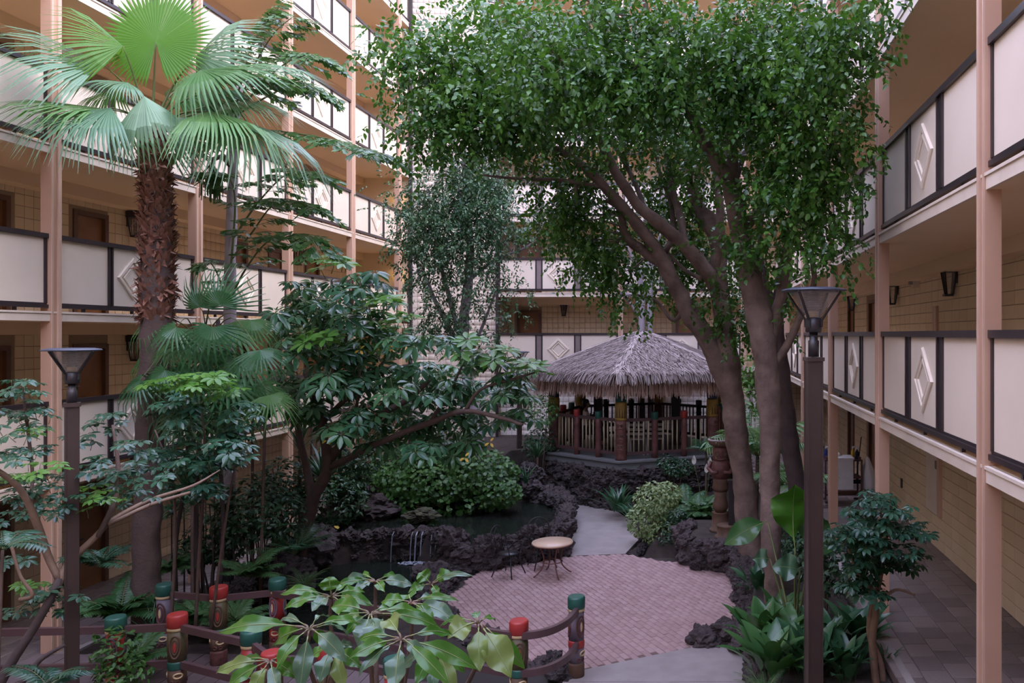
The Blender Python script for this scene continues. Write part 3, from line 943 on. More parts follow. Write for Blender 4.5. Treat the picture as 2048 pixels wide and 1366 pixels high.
rock_wall('lava rock rim at the right end of the upper pond', [(-3.5, 20.2, .1, .62), (-3.9, 20.8, .2, .75), (-4.6, 21.0, .3, .85)], .42)
rock_wall('lava rock rim at the left end of the upper pond', [(-8.3, 17.6, .0, .5), (-8.5, 18.4, .1, .65), (-8.6, 19.4, .2, .85), (-8.3, 20.2, .3, 1.0)], .42)
boulder('large dark boulder left of the waterfall', (-8.15, 16.9, .15), (.9, .8, .75))
boulder('grey weathered boulder on the left bank of the lower pond', (-7.75, 15.1, .1), (.95, .8, .65))
boulder('mossy flat stone standing in the upper pond', (-6.45, 18.5, .50), (.75, .45, .30), moss=True)
boulder('pale topped rock at right end of the waterfall ledge', (-5.1, 16.6, .40), (.62, .55, .55))
boulder('low rock in the shade below the waterfall ledge', (-5.3, 15.9, -.1), (.9, .7, .5))
boulder('broad dark rock under the ivy at the upper pond edge', (-7.7, 19.0, .55), (1.0, .8, .6))
# raised bed top beside the statue
mb = MB(); mb.prism(ccw([(-.2, 16.4), (.7, 15.9), (2.3, 15.9), (2.3, 18.0), (-.1, 18.0)]), .1, .52); struct('ground_bed', mb, M['soil'])

# ponds and waterfall
def disc(cx, cy, rx, ry, z, n=40):
    mb = MB()
    mb.add([(cx + rx * math.cos(2 * PI * k / n), cy + ry * math.sin(2 * PI * k / n), z) for k in range(n)], [tuple(range(n))])
    return mb
tag(disc(-6.7, 15.0, 1.95, 2.8, -.26).build('pond_water', M['water']), 'dark still water of the lower pond', 'water', kind='stuff')
tag(MB().add([(x, y, .33) for x, y in ((-8.35, 17.6), (-7.4, 17.72), (-6.3, 17.82), (-5.65, 17.70), (-5.25, 17.1), (-4.85, 16.35), (-4.75, 16.0), (-4.3, 16.2), (-3.6, 16.75), (-3.05, 17.15), (-3.15, 18.2), (-3.35, 19.8), (-3.8, 20.9), (-5.0, 21.1), (-8.2, 20.4), (-8.55, 19.0))], [tuple(range(16))]).build('pond_water', M['water']), 'dark water of the upper pond below the ivy', 'water', kind='stuff')
wf = thing('waterfall', 'thin white waterfall pouring over the rock ledge', 'waterfall', (0, 0, 0))
for x, w in ((-6.20, .012), (-6.08, .009), (-5.86, .010), (-6.72, .006), (-6.30, .006), (-5.76, .007)):
    b = MB()
    pth = [(x, 17.56, .36), (x, 17.46, .30), (x, 17.40, .05), (x, 17.37, -.25)]
    for i in range(len(pth) - 1):
        a, c = pth[i], pth[i + 1]
        b.add([(a[0] - w, a[1], a[2]), (a[0] + w, a[1], a[2]), (c[0] + w * 1.2, c[1], c[2]), (c[0] - w * 1.2, c[1], c[2]),
               (a[0] - w, a[1] + .02, a[2]), (a[0] + w, a[1] + .02, a[2]), (c[0] + w * 1.2, c[1] + .02, c[2]), (c[0] - w * 1.2, c[1] + .02, c[2])],
              [(0, 3, 2, 1), (4, 5, 6, 7), (0, 1, 5, 4), (1, 2, 6, 5), (2, 3, 7, 6), (3, 0, 4, 7)])
    b.build('water_strand', M['foam'], wf)
b = MB()
for k in range(90):
    a = random.uniform(0, 6.28); r = random.random() ** .5
    c = (-6.1 + .40 * r * math.cos(a), 17.25 + .16 * r * math.sin(a), -.25)
    b.lathe([(.03, 0), (.022, .018), (.0, .024)], 6, c)
b.build('foam', M['foam'], wf)['kind'] = 'stuff'

# ------------------------------------------------------------------ totem railings of the footbridge
def ribbon(mb, path, w, h):
    pts = [Vector(p) for p in path]
    rows = []
    for i, p in enumerate(pts):
        t = pts[min(i + 1, len(pts) - 1)] - pts[max(i - 1, 0)]
        t.z = 0; t.normalize()
        s = Vector((-t.y, t.x, 0)) * w / 2; u = Vector((0, 0, h / 2))
        rows.append([p - s - u, p + s - u, p + s + u, p - s + u])
    vs = [q for r in rows for q in r]
    fs = []
    for i in range(len(rows) - 1):
        for k in range(4):
            k2 = (k + 1) % 4
            fs.append((i * 4 + k, i * 4 + k2, (i + 1) * 4 + k2, (i + 1) * 4 + k))
    fs += [(3, 2, 1, 0), tuple((len(rows) - 1) * 4 + k for k in range(4))]
    return mb.add(vs, fs)

def ellipse_on(r, a0, zc, w, h, n=18):
    out = []
    for k in range(n + 1):
        t = 2 * PI * k / n
        a = a0 + w / r * math.cos(t)
        out.append((r * math.cos(a), r * math.sin(a), zc + h * math.sin(t)))
    return out

SCHEMES = {  # colours of cap, upper body, oval carving, eye, waist, lower body, foot
    'red': ('t_red', 't_olive', 't_brown', 't_red', 't_green', 't_brown', 't_redbrown'),
    'green': ('t_green', 't_red', 't_grey', 't_cream', 't_redbrown', 't_red', 't_brown'),
    'green2': ('t_green', 't_grey', 't_redbrown', 't_cream', 't_red', 't_grey', 't_brown'),
}
def totem_post(parent, x, y, kind, h=1.1, r=.105, z=0.0, turn=0.0, label=None):
    cap, up, oval, eye, waist, low, foot = [M[k] for k in SCHEMES[kind]]
    e = bpy.data.objects.new('totem_post', None); link(e, parent); e.location = (x, y, z); e.rotation_euler = (0, 0, turn)
    if label: e['label'] = label
    k = h / 1.1
    def part(n_, prof, mat, rr=1.0):
        return MB().lathe([(a * r / .105, b * k) for a, b in prof], 18).build(n_, mat, e)
    part('cap', [(.112, .935), (.120, .945), (.120, 1.075), (.108, 1.10)], cap)
    part('collar', [(.104, .895), (.114, .90), (.114, .93), (.106, .94)], M['t_cream'])
    part('upper_body', [(.106, .50), (.106, .90)], up)
    part('waist_band', [(.106, .40), (.112, .415), (.112, .485), (.106, .505)], waist)
    part('lower_body', [(.105, .20), (.107, .30), (.105, .405)], low)
    part('foot_band', [(.11, -.15), (.11, .17), (.105, .20)], foot)
    b4 = MB()
    for q in range(3):
        b1, b2, b3 = MB(), MB(), MB()
        a0 = -PI / 2 + q * 2 * PI / 3
        b1.tube(ellipse_on(r * 1.01, a0, .70 * k, .062, .145 * k), .013, 5, cap=False)
        b1.tube(ellipse_on(r * 1.01, a0, .70 * k, .034, .095 * k), .010, 5, cap=False)
        pts = ellipse_on(r * 1.10, a0, .70 * k, .018, .065 * k, 12)[:-1]
        b2.add(pts + [(r * 1.16 * math.cos(a0), r * 1.16 * math.sin(a0), .70 * k)], [(i, (i + 1) % 12, 12) for i in range(12)], smooth=True)
        b3.tube(ellipse_on(r * 1.03, a0 + .35, .33 * k, .05, .03 * k), .012, 5, cap=False)
        for s in (-1, 1):
            MB().tube(ellipse_on(r * 1.02, a0 + s * .32, .25 * k, .022, .022 * k, 10), .009, 4, cap=False).build('ring_carving', M['t_redbrown'], e)
        b1.build('oval_carving', oval, e)
        b2.build('eye_carving', eye, e)
        b3.build('mouth_carving', M['t_cream'], e)
    return e

BACK = [(-8.55, 11.55), (-7.76, 11.60), (-6.87, 11.42), (-6.19, 11.72)]
br = thing('totem_railing', 'back railing of the footbridge with carved totem posts, ending beside the bricks', 'railing', (-7, 11.6, 0))
o0 = Vector(br.location)
def local(pts): return [Vector(p) - o0 for p in pts]
totem_post(br, -7.76 - o0.x, 11.60 - o0.y, 'green2', z=-.02)
totem_post(br, -6.87 - o0.x, 11.42 - o0.y, 'red', z=0, turn=.4)
totem_post(br, -6.19 - o0.x, 11.72 - o0.y, 'green', z=.02, turn=-.2)
totem_post(br, -2.28 - o0.x, 10.07 - o0.y, 'red', turn=.3)
totem_post(br, -1.70 - o0.x, 11.0 - o0.y, 'green2', turn=.8)
for z in (.93, .46):
    p = [(-7.76, 11.60, z), (-6.87, 11.40, z), (-6.19, 11.66, z)]
    ribbon(MB(), local(p), .055, .085).build('handrail', M['railwood'], br)
    c = [(x, y, z) for x, y in ((-6.19, 11.62), (-5.6, 11.4), (-4.86, 11.13), (-3.9, 10.72), (-3.2, 10.35), (-2.75, 10.15), (-2.28, 10.0), (-1.95, 10.12), (-1.75, 10.45), (-1.68, 10.9))]
    ribbon(MB(), local(resample(c, 5)), .06, .09).build('handrail', M['railwood'], br)
fr = thing('totem_railing', 'front railing of the footbridge with carved totem posts, nearest the viewer', 'railing', (-6.5, 10, 0))
o0 = Vector(fr.location)
FP = [(-9.0, 10.1, 'red'), (-7.45, 10.2, 'green'), (-6.73, 10.3, 'red'), (-5.46, 9.73, 'green'), (-4.95, 9.25, 'red'), (-4.30, 9.25, 'red'), (-3.4, 8.9, 'green')]
for i, (x, y, k) in enumerate(FP):
    totem_post(fr, x - o0.x, y - o0.y, k, turn=.15 * i, h=1.1 if i != 4 else 1.03)
for z in (.93, .46):
    ribbon(MB(), local([(x, y, z) for x, y, _ in FP]), .06, .09).build('handrail', M['railwood'], fr)

# bridge deck of planks
mb = MB(); mb.box(-9.7, -1.85, 8.6, 11.75, -.22, -.05); deck = struct('floor_bridge', mb, M['darkwood'])
pb = MB(); pb.box(-.117, .117, -.01, 0, 0, 1)
x = -9.6
k = 0
while x < -1.9:
    f = (x + 9.6) / 7.7
    y0, y1 = 8.65, (11.75 if x < -6.0 else 11.6 - (x + 6.0) * .34)
    b = MB(); b.box(-.117, .117, y0, y1, -.05, 0)
    b.v = [(a + (c - 9) * -.0, c, d) for a, c, d in b.v]
    o = b.build('plank', M['plank'], deck); o.location = (x, 0, random.uniform(-.004, .004))
    x += .245

# ------------------------------------------------------------------ lamp posts
def lamp_post(label, x, y, z0, ztop, pw, turn, hs=1.0):
    t = thing('lamp_post', label, 'lamp', (x, y, z0), turn, 'garden lamp posts')
    H = ztop - z0
    t_head = []
    zp = H - .69 * hs                      # top of the pole
    b = MB()
    w = pw / 2
    b.box(-w, w, -w, w, 0, zp)
    for s in (-1, 1):                  # raised edges that make the flat fluted faces
        b.box(s * w - .012 * s, s * (w + .006), -w - .006, -w + .012, 0, zp); b.box(s * w - .012 * s, s * (w + .006), w - .012, w + .006, 0, zp)
    b.build('pole', M['lamp_metal'], t)
    MB().box(-w - .018, w + .018, -w - .018, w + .018, zp, zp + .04).build('pole_cap', M['lamp_metal'], t)
    MB().box(-w - .06, w + .06, -w - .06, w + .06, 0, .04).build('base_plate', M['lamp_metal'], t)
    zp = H - .69
    b = MB().lathe([(.052, zp + .04), (.052, zp + .19), (.040, zp + .20), (.040, zp + .27)], 14)
    for a in range(4):
        b.tube([(.03 * math.cos(a * PI / 2), .03 * math.sin(a * PI / 2), zp + .235), (.075 * math.cos(a * PI / 2), .075 * math.sin(a * PI / 2), zp + .235)], .006, 5)
    b.build('neck', M['lamp_black'], t)
    MB().lathe([(.070, zp + .27), (.078, zp + .28), (.078, zp + .40), (.06, zp + .41)], 16).build('socket', M['lamp_black'], t)
    R0, R1, za, zb = .085, .285, zp + .36, H - .035
    for q in range(4):
        a = PI / 4 + q * PI / 2
        MB().tube([(R0 * math.cos(a), R0 * math.sin(a), za - .04), (R0 * 1.05 * math.cos(a), R0 * 1.05 * math.sin(a), za + .03), (R1 * math.cos(a), R1 * math.sin(a), zb)], .013, 6, smooth=False).build('arm', M['lamp_black'], t)
    for q in range(4):
        a0, a1 = PI / 4 + q * PI / 2, PI / 4 + (q + 1) * PI / 2
        r0, r1 = .070, .262
        pts = [(r0 * math.cos(a0), r0 * math.sin(a0), zp + .41), (r0 * math.cos(a1), r0 * math.sin(a1), zp + .41), (r1 * math.cos(a1), r1 * math.sin(a1), zb), (r1 * math.cos(a0), r1 * math.sin(a0), zb)]
        inn = [(p[0] * .97, p[1] * .97, p[2]) for p in pts]
        MB().add(pts + inn, [(0, 1, 2, 3), (7, 6, 5, 4), (0, 4, 5, 1), (1, 5, 6, 2), (2, 6, 7, 3), (3, 7, 4, 0)]).build('pane', M['glass'], t)
    b = MB().lathe([(.05, zp + .41), (.05, zp + .47)], 14)
    b.build('lamp_holder', M['t_cream'], t)
    b = MB()
    for q in range(8):
        z = zp + .49 + q * .018
        b.lathe([(.046, z), (.085, z + .010), (.085, z + .013), (.046, z + .006)], 16)
    b.build('louver', M['louver'], t)
    MB().lathe([(.02, zp + .47), (.045, zp + .49), (.055, H - .06), (.02, H - .04)], 12).build('bulb', M['louver'], t)
    MB().lathe([(.300, H - .035), (.315, H - .028), (.300, H - .012), (.245, H - .004), (.235, H), (.0, H + .004)], 8, rot=PI / 8).build('top_plate', M['lamp_top'], t)
    for o in t.children:
        if o.name.split('.')[0] in ('pole', 'pole_cap', 'base_plate'): continue
        o.scale = (hs, hs, hs); o.location = (0, 0, H * (1 - hs))
    return t
lamp_post('brown lamp post with flared glass head at left, among the small leaved shrubs', -6.28, 8.0, -.10, 4.56, .105, .62, .85)
lamp_post('brown lamp post with flared glass head in the right bed, in front of the trees', 1.235, 8.7, .35, 5.20, .155, .16, 1.15)
lamp_post('small far lamp post left of the thatched hut', -5.62, 24.9, .9, 4.16, .12, .5)

# ------------------------------------------------------------------ thatched hut
GC = Vector((-1.75, 24.1, 1.32)); GR = 2.66; A0 = math.radians(-98)
gz = thing('thatched_hut', 'six sided hut with thatched roof and carved posts on a rock base', 'hut', GC)
corn = [Vector((GR * math.cos(A0 + k * PI / 3), GR * math.sin(A0 + k * PI / 3), 0)) for k in range(6)]
def hexa(r): return [(r * math.cos(A0 + k * PI / 3), r * math.sin(A0 + k * PI / 3)) for k in range(6)]
MB().prism(hexa(2.92), -.24, -.02).build('deck_edge', M['deck_edge'], gz)
MB().prism(hexa(2.98), -.05, 0.0).build('deck', M['deck_edge'], gz)
for k, c in enumerate(corn):
    e = bpy.data.objects.new('carved_post', None); link(e, gz); e.location = c; e.rotation_euler = (0, 0, A0 + k * PI / 3)
    b = MB().lathe([(.16, 0), (.15, .06), (.15, .2), (.165, .24), (.15, .30), (.15, .48), (.165, .52), (.15, .58), (.15, .76), (.16, .80), (.15, .86), (.15, 1.06)], 16)
    b.build('lower_carving', M['t_redbrown'], e)
    b = MB()
    for q in range(3):
        for s in (-1, 1):
            b.tube(ellipse_on(.155, s * .34, .38 + .28 * q, .032, .028, 10), .012, 4, cap=False)
        b.tube([(.155 * math.cos(a), .155 * math.sin(a), .27 + .28 * q + .02 * math.cos(a * 3)) for a in np.linspace(-.7, .7, 8)], .012, 4)
    b.build('face_carving', M['t_brown'], e)
    MB().lathe([(.155, 1.06), (.165, 1.10), (.165, 1.50), (.15, 1.56)], 16).build('ochre_section', M['t_yellow'], e)
    b = MB()
    for q in range(5):
        a = -.9 + q * .45
        b.tube([(.168 * math.cos(a - .1), .168 * math.sin(a - .1), 1.14), (.168 * math.cos(a), .168 * math.sin(a), 1.40), (.168 * math.cos(a + .1), .168 * math.sin(a + .1), 1.14)], .010, 4)
    b.build('leaf_carving', M['t_brown'], e)
    MB().lathe([(.145, 1.56), (.155, 1.60), (.155, 2.05), (.13, 2.3)], 16).build('upper_section', M['t_green'] if k % 2 == 0 else M['lamp_top'], e)
for k in range(6):
    a, b_ = corn[k], corn[(k + 1) % 6]
    dv = (b_ - a).normalized(); L = (b_ - a).length
    ry = math.atan2(dv.y, dv.x)
    e = bpy.data.objects.new('railing_side', None); link(e, gz); e.location = a; e.rotation_euler = (0, 0, ry)
    far = math.sin(A0 + (k + .5) * PI / 3) > .2     # far sides get a dark colour to read as shaded silhouettes
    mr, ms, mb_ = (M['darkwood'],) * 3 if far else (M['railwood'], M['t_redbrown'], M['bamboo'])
    MB().box(.16, L - .16, -.035, .035, 1.02, 1.10).build('top_rail', mr, e)
    MB().box(.16, L - .16, -.03, .03, .12, .20).build('bottom_rail', mr, e)
    stations = [L * .36, L * .68]
    for q, s in enumerate(stations):
        MB().lathe([(.085, 0), (.085, .2), (.095, .24), (.085, .28), (.085, .5), (.095, .54), (.085, .6), (.085, .82), (.095, .86), (.085, .90), (.085, 1.06)], 12, (s, 0, 0)).build('small_totem', ms, e)
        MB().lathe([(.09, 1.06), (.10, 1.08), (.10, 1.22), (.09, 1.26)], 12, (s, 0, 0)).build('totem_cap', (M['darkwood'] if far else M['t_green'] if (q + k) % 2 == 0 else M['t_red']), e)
    n = 17
    for q in range(n):
        s = .22 + (L - .44) * q / (n - 1)
        if any(abs(s - t) < .10 for t in stations): continue
        MB().lathe([(.021, .20), (.023, .6), (.021, 1.02)], 8, (s, 0, 0)).build('baluster', mb_, e)
# roof
prof = [(3.24, 2.34), (2.36, 2.64), (1.52, 2.95), (.75, 3.23), (.12, 3.42)]
def hexring(r, z): return [(r * math.cos(A0 + k * PI / 3), r * math.sin(A0 + k * PI / 3), z) for k in range(6)]
rb = MB()
vs = [p for r, z in prof for p in hexring(r, z)]
fs = []
for i in range(len(prof) - 1):
    for k in range(6):
        k2 = (k + 1) % 6
        fs.append((i * 6 + k, i * 6 + k2, (i + 1) * 6 + k2, (i + 1) * 6 + k))
fs.append(tuple(24 + k for k in range(6)))
rb.add(vs, fs)
vs2 = [(p[0] * .96, p[1] * .96, p[2] - .12) for p in vs]
rb.add(vs2, [tuple(reversed(f)) for f in fs])
roof = rb.build('roof', M['thatch_under'], gz)
def straw(n, f0, f1, lift, ln, wd, mat, name, spread=.25, down=None):
    pos, dr, nm = [], [], []
    for _ in range(n):
        k = random.randrange(6); u = random.random()
        f = math.sqrt(random.uniform(f0 * f0, f1 * f1))
        r = .12 + f * 3.14
        # height on the profile
        for i in range(len(prof) - 1):
            if prof[i + 1][0] <= r <= prof[i][0]:
                tt = (prof[i][0] - r) / (prof[i][0] - prof[i + 1][0]); z = prof[i][1] + (prof[i + 1][1] - prof[i][1]) * tt
                slope = (prof[i][1] - prof[i + 1][1]) / (prof[i][0] - prof[i + 1][0]); break
        else:
            z, slope = prof[0][1] - .02, -.48
        a, b_ = A0 + k * PI / 3, A0 + (k + 1) * PI / 3
        x = r * ((1 - u) * math.cos(a) + u * math.cos(b_)); y = r * ((1 - u) * math.sin(a) + u * math.sin(b_))
        am = (a + b_) / 2
        out = Vector((math.cos(am), math.sin(am), 0))
        d = out + Vector((0, 0, slope * 1.0)) if down is None else out * down[0] + Vector((0, 0, -down[1]))
        d += Vector((random.gauss(0, spread), random.gauss(0, spread), random.gauss(0, spread * .5)))
        pos.append((x, y, z + lift)); dr.append(d); nm.append((out.x * .4, out.y * .4, 1) if down is None else (out.x, out.y, .25))
    L = RNG.uniform(ln[0], ln[1], n)
    o = scatter(name, [(-.5, 0, 0), (.5, 0, 0), (.16, 1, 0), (-.16, 1, 0)], [(0, 1, 2, 3)], np.array(pos), np.array(dr), np.array(nm), L, mat, roof, RNG.uniform(wd[0], wd[1], n))
    o['kind'] = 'stuff'
    return o
straw(15000, .03, 1.0, .05, (.18, .42), (.012, .030), M['thatch'], 'thatch', .22)
straw(2600, .985, 1.02, .06, (.25, .42), (.018, .035), M['thatch'], 'thatch_edge', .10, (.55, .8))
straw(5200, .90, .985, -.12, (.44, .62), (.018, .035), M['thatch_fringe'], 'thatch_fringe', .07, (.12, 1.0))
# furniture and posts inside the hut
for k in range(6):      # a combed row of straw down every ridge
    a = A0 + k * PI / 3; o_ = Vector((math.cos(a), math.sin(a), 0)); t_ = Vector((-math.sin(a), math.cos(a), 0))
    P_, D_, N_ = [], [], []
    for q in range(230):
        r = random.uniform(.15, 3.22)
        z = np.interp(r, [p[0] for p in prof[::-1]], [p[1] for p in prof[::-1]])
        P_.append(o_ * r + t_ * random.gauss(0, .06) + Vector((0, 0, z + .055)))
        D_.append(o_ + Vector((0, 0, -.36)) + t_ * random.gauss(0, .22)); N_.append((o_.x, o_.y - .5, .8))
    scatter('thatch_ridge', [(-.5, 0, 0), (.5, 0, 0), (.16, 1, 0), (-.16, 1, 0)], [(0, 1, 2, 3)], np.array(P_), np.array(D_), np.array(N_), RNG.uniform(.18, .38, 230), M['thatch'], roof, RNG.uniform(.014, .032, 230))['kind'] = 'stuff'
hb = thing('hut_bar_post', 'dark square post standing inside the thatched hut, left of two', 'post', GC + Vector((-1.35, .3, 0)), group='dark posts in the hut')
MB().box(-.13, .13, -.10, .10, 0, 2.2).build('post', M['darkwood'], hb); MB().box(-.17, .17, -.14, .14, 0, .08).build('post_foot', M['darkwood'], hb)
h2 = copy_tree(hb); h2.location = GC + Vector((1.0, .4, 0)); h2['label'] = 'dark square post standing inside the thatched hut, right of two'
def cafe_chair(name, label, mat, loc, rz, slats=True, iron=False, group=None):
    t = thing(name, label, 'chair', loc, rz, group)
    if iron:
        MB().lathe([(.19, .43), (.205, .435), (.205, .45), (.0, .455)], 20).build('seat', mat, t)
        b = MB().tube(resample([(-.2, .16, .44), (-.23, .24, .70), (-.17, .28, .88), (0, .30, .95), (.17, .28, .88), (.23, .24, .70), (.2, .16, .44)], 4), .012, 6)
        b.tube([(-.10, .18, .45), (-.11, .27, .8), (0, .29, .92)], .008, 5); b.tube([(.10, .18, .45), (.11, .27, .8), (0, .29, .92)], .008, 5)
        b.build('back_hoop', mat, t)
        b = MB().tube([(-.2, .14, .45), (-.26, .0, .62), (-.25, -.16, .64), (-.20, -.16, .44)], .011, 6); b.build('arm', mat, t)
        b = MB().tube([(.2, .14, .45), (.26, .0, .62), (.25, -.16, .64), (.20, -.16, .44)], .011, 6); b.build('arm', mat, t)
        for sx, sy in ((-1, -1), (1, -1), (-1, 1), (1, 1)):
            MB().tube([(sx * .13, sy * .13, .43), (sx * .17, sy * .17, .2), (sx * .23, sy * .23, .015)], .012, 6).build('leg', mat, t)
        b = MB(); b.tube([(.155 * math.cos(a), .155 * math.sin(a), .24) for a in np.linspace(0, 2 * PI, 17)], .007, 5, cap=False); b.build('stretcher_ring', mat, t)
        return t
    MB().box(-.22, .22, -.22, .22, .42, .46).build('seat', mat, t)
    for sx in (-1, 1):
        MB().box(sx * .22 - .02, sx * .22 + .02, .18, .22, 0, .92).build('back_post', mat, t)
        MB().box(sx * .22 - .02, sx * .22 + .02, -.22, -.18, 0, .42).build('leg', mat, t)
    for z in (.55, .67, .80):
        MB().box(-.20, .20, .185, .215, z, z + .075).build('back_slat', mat, t)
    return t
cafe_chair('dining_chair', 'white slatted chair in the hut, left of the pair at the railing', M['chair_white'], GC + Vector((-.02, -1.55, 0)), 3.05, group='white chairs in the hut')
cafe_chair('dining_chair', 'white slatted chair in the hut, right of the pair at the railing', M['chair_white'], GC + Vector((.48, -1.45, 0)), 3.25, group='white chairs in the hut')
cafe_chair('dining_chair', 'dark chair in the hut under the seated person', M['darkwood'], GC + Vector((-1.62, -.55, 0)), -PI / 2 - .1).scale = (1, 1, 1.16)
tb = thing('hut_table', 'dark table in front of the person in the hut', 'table', GC + Vector((-.95, -.55, 0)))
MB().lathe([(.38, .70), (.40, .715), (.40, .735), (.0, .74)], 20).build('table_top', M['darkwood'], tb)
MB().lathe([(.20, 0), (.20, .03), (.03, .06), (.03, .70)], 12).build('pedestal', M['darkwood'], tb)
# rock base of the hut
hx = [(GC.x + 2.78 * math.cos(A0 + k * PI / 3), GC.y + 2.78 * math.sin(A0 + k * PI / 3)) for k in range(6)]
seq = [hx[4], hx[5], hx[0], hx[1], hx[2]]
rock_wall('purple grey lava rock base wall under the thatched hut', [(x, y, -.05, 1.14) for x, y in seq], .40, core=.12)
mb = MB(); mb.prism(ccw([(GC.x + 2.72 * math.cos(A0 + k * PI / 3), GC.y + 2.72 * math.sin(A0 + k * PI / 3)) for k in range(6)]), -.1, 1.08); struct('ground_hut', mb, M['soil'])

# ------------------------------------------------------------------ the person in the hut (seated, seen over the railing)
def skin_body(name, pts, edges, radii, mat, parent, sub=2):
    me = bpy.data.meshes.new(name)
    me.from_pydata([Vector(p) for p in pts], edges, [])
    me.materials.append(mat)
    o = bpy.data.objects.new(name, me); link(o, parent)
    o.modifiers.new('skin', 'SKIN'); 
    sv = me.skin_vertices[0].data if me.skin_vertices else None
    if sv is None:
        bpy.context.view_layer.objects.active = o
    for i, r in enumerate(radii):
        rr = r if hasattr(r, '__len__') else (r, r)
        me.skin_vertices[0].data[i].radius = rr
    me.skin_vertices[0].data[0].use_root = True
    s = o.modifiers.new('sub', 'SUBSURF'); s.levels = sub; s.render_levels = sub
    o.modifiers['skin'].use_smooth_shade = True
    return o
pp = thing('person', 'person in a beige shirt sitting in the thatched hut, looking right', 'person', GC + Vector((-1.62, -.55, .075)), -PI / 2 + .15)
# local frame: faces +y; after the turn the face looks to the right in the picture
body_p = [(0, .02, .50), (0, .0, .68), (0, .01, .86), (0, .0, 1.00), (0, .015, 1.09), (0, .04, 1.165), (0, .042, 1.245), (0, .03, 1.32),
          (-.18, 0, .98), (-.25, .04, .72), (-.20, .26, .76), (-.17, .34, .78), (.18, 0, .98), (.25, .04, .72), (.20, .26, .76), (.17, .34, .78),
          (-.10, .06, .50), (-.12, .44, .50), (-.12, .46, .10), (-.12, .58, .05), (.10, .06, .50), (.12, .44, .50), (.12, .46, .10), (.12, .58, .05)]
body_e = [(0, 1), (1, 2), (2, 3), (3, 4), (4, 5), (5, 6), (6, 7), (3, 8), (8, 9), (9, 10), (10, 11), (3, 12), (12, 13), (13, 14), (14, 15), (0, 16), (16, 17), (17, 18), (18, 19), (0, 20), (20, 21), (21, 22), (22, 23)]
body_r = [(.16, .12), (.14, .105), (.16, .11), (.12, .09), (.045, .045), (.056, .060), (.080, .096), (.070, .082), .06, .048, .038, .030, .06, .048, .038, .030, .085, .068, .048, .04, .085, .068, .048, .04]
skin_body('body', body_p, body_e, body_r, M['skin'], pp)
sh_p = [(0, .02, .52), (0, .0, .70), (0, .01, .88), (0, .0, 1.01), (0, .012, 1.05), (-.18, 0, .985), (-.245, .035, .76), (.18, 0, .985), (.245, .035, .76)]
skin_body('shirt', sh_p, [(0, 1), (1, 2), (2, 3), (3, 4), (3, 5), (5, 6), (3, 7), (7, 8)], [(.18, .14), (.16, .125), (.178, .125), (.135, .105), (.075, .075), .078, .066, .078, .066], M['shirt'], pp)
tr_p = [(0, .02, .50), (-.10, .06, .50), (-.12, .44, .50), (-.12, .46, .14), (.10, .06, .50), (.12, .44, .50), (.12, .46, .14)]
skin_body('trousers', tr_p, [(0, 1), (1, 2), (2, 3), (0, 4), (4, 5), (5, 6)], [(.15, .13), .10, .08, .062, .10, .08, .062], M['trousers'], pp)
b = MB().lathe([(.02, -.13), (.07, -.09), (.098, -.02), (.102, .05), (.085, .105), (.045, .135), (.0, .14)], 16, (0, 0, 0))
b.v = [(x * .90, y * 1.0 + .008 if z > .03 else y * .82 - .028, z + 1.262) for x, y, z in b.v]
b.build('hair', M['hair'], pp)
b = MB().lathe([(.0, -.02), (.014, -.018), (.012, .0), (.0, .026)], 8, (0, .132, 1.235)); b.build('nose', M['skin'], pp)
for s in (-1, 1):
    MB().lathe([(.0, -.012), (.011, -.004), (.011, .004), (.0, .012)], 8, (s * .03, .118, 1.262)).build('eye', M['darkwood'], pp)
    MB().lathe([(.0, -.03), (.014, -.015), (.014, .015), (.0, .03)], 8, (s * .078, .02, 1.24)).build('ear', M['skin'], pp)
MB().box(-.024, .024, .112, .124, 1.190, 1.199).build('mouth', M['t_redbrown'], pp)
for s in (-1, 1):
    hand = MB()
    hand.tube([(s * .17, .335, .775), (s * .165, .38, .772), (s * .16, .42, .765)], [.026, .036, .032], 8)
    for q, L in enumerate((.062, .072, .068, .052)):
        xx = s * .16 + (q - 1.5) * .018
        hand.tube([(xx, .415, .766), (xx, .415 + L * .6, .764), (xx, .415 + L, .748)], [.009, .0085, .007], 6)
    hand.tube([(s * .16 - s * .028, .365, .772), (s * .16 - s * .055, .395, .768), (s * .16 - s * .058, .425, .760)], [.011, .010, .008], 6)
    hand.build('hand', M['skin'], pp)
    MB().box(s * .12 - .045, s * .12 + .045, .41, .66, .0, .07).build('shoe', M['darkwood'], pp)

# ------------------------------------------------------------------ round table and iron chairs on the bricks
tp = at(1105, 1083, 15.6)
rt = thing('round_table', 'round table with tan top and curved rusty iron legs on the bricks', 'table', (tp.x, 15.6, 0))
MB().lathe([(.36, .615), (.395, .622), (.40, .635), (.395, .652), (.0, .655)], 40).build('table_top', M['tabletop'], rt)
b = MB(); b.tube([(.385 * math.cos(a), .385 * math.sin(a), .618) for a in np.linspace(0, 2 * PI, 33)], .012, 6, cap=False); b.build('rim_band', M['copper'], rt)
for q in range(4):
    a = .5 + q * PI / 2
    pr = [(.30, .615), (.22, .50), (.17, .34), (.19, .20), (.27, .09), (.36, .02), (.385, .012)]
    MB().tube(resample([(r * math.cos(a), r * math.sin(a), z) for r, z in pr], 3), .014, 6).build('leg', M['copper'], rt)
    MB().tube([(.30 * math.cos(a), .30 * math.sin(a), .60), (.36 * math.cos(a), .36 * math.sin(a), .57), (.365 * math.cos(a), .365 * math.sin(a), .52), (.33 * math.cos(a), .33 * math.sin(a), .53)], .009, 5).build('scroll', M['copper'], rt)
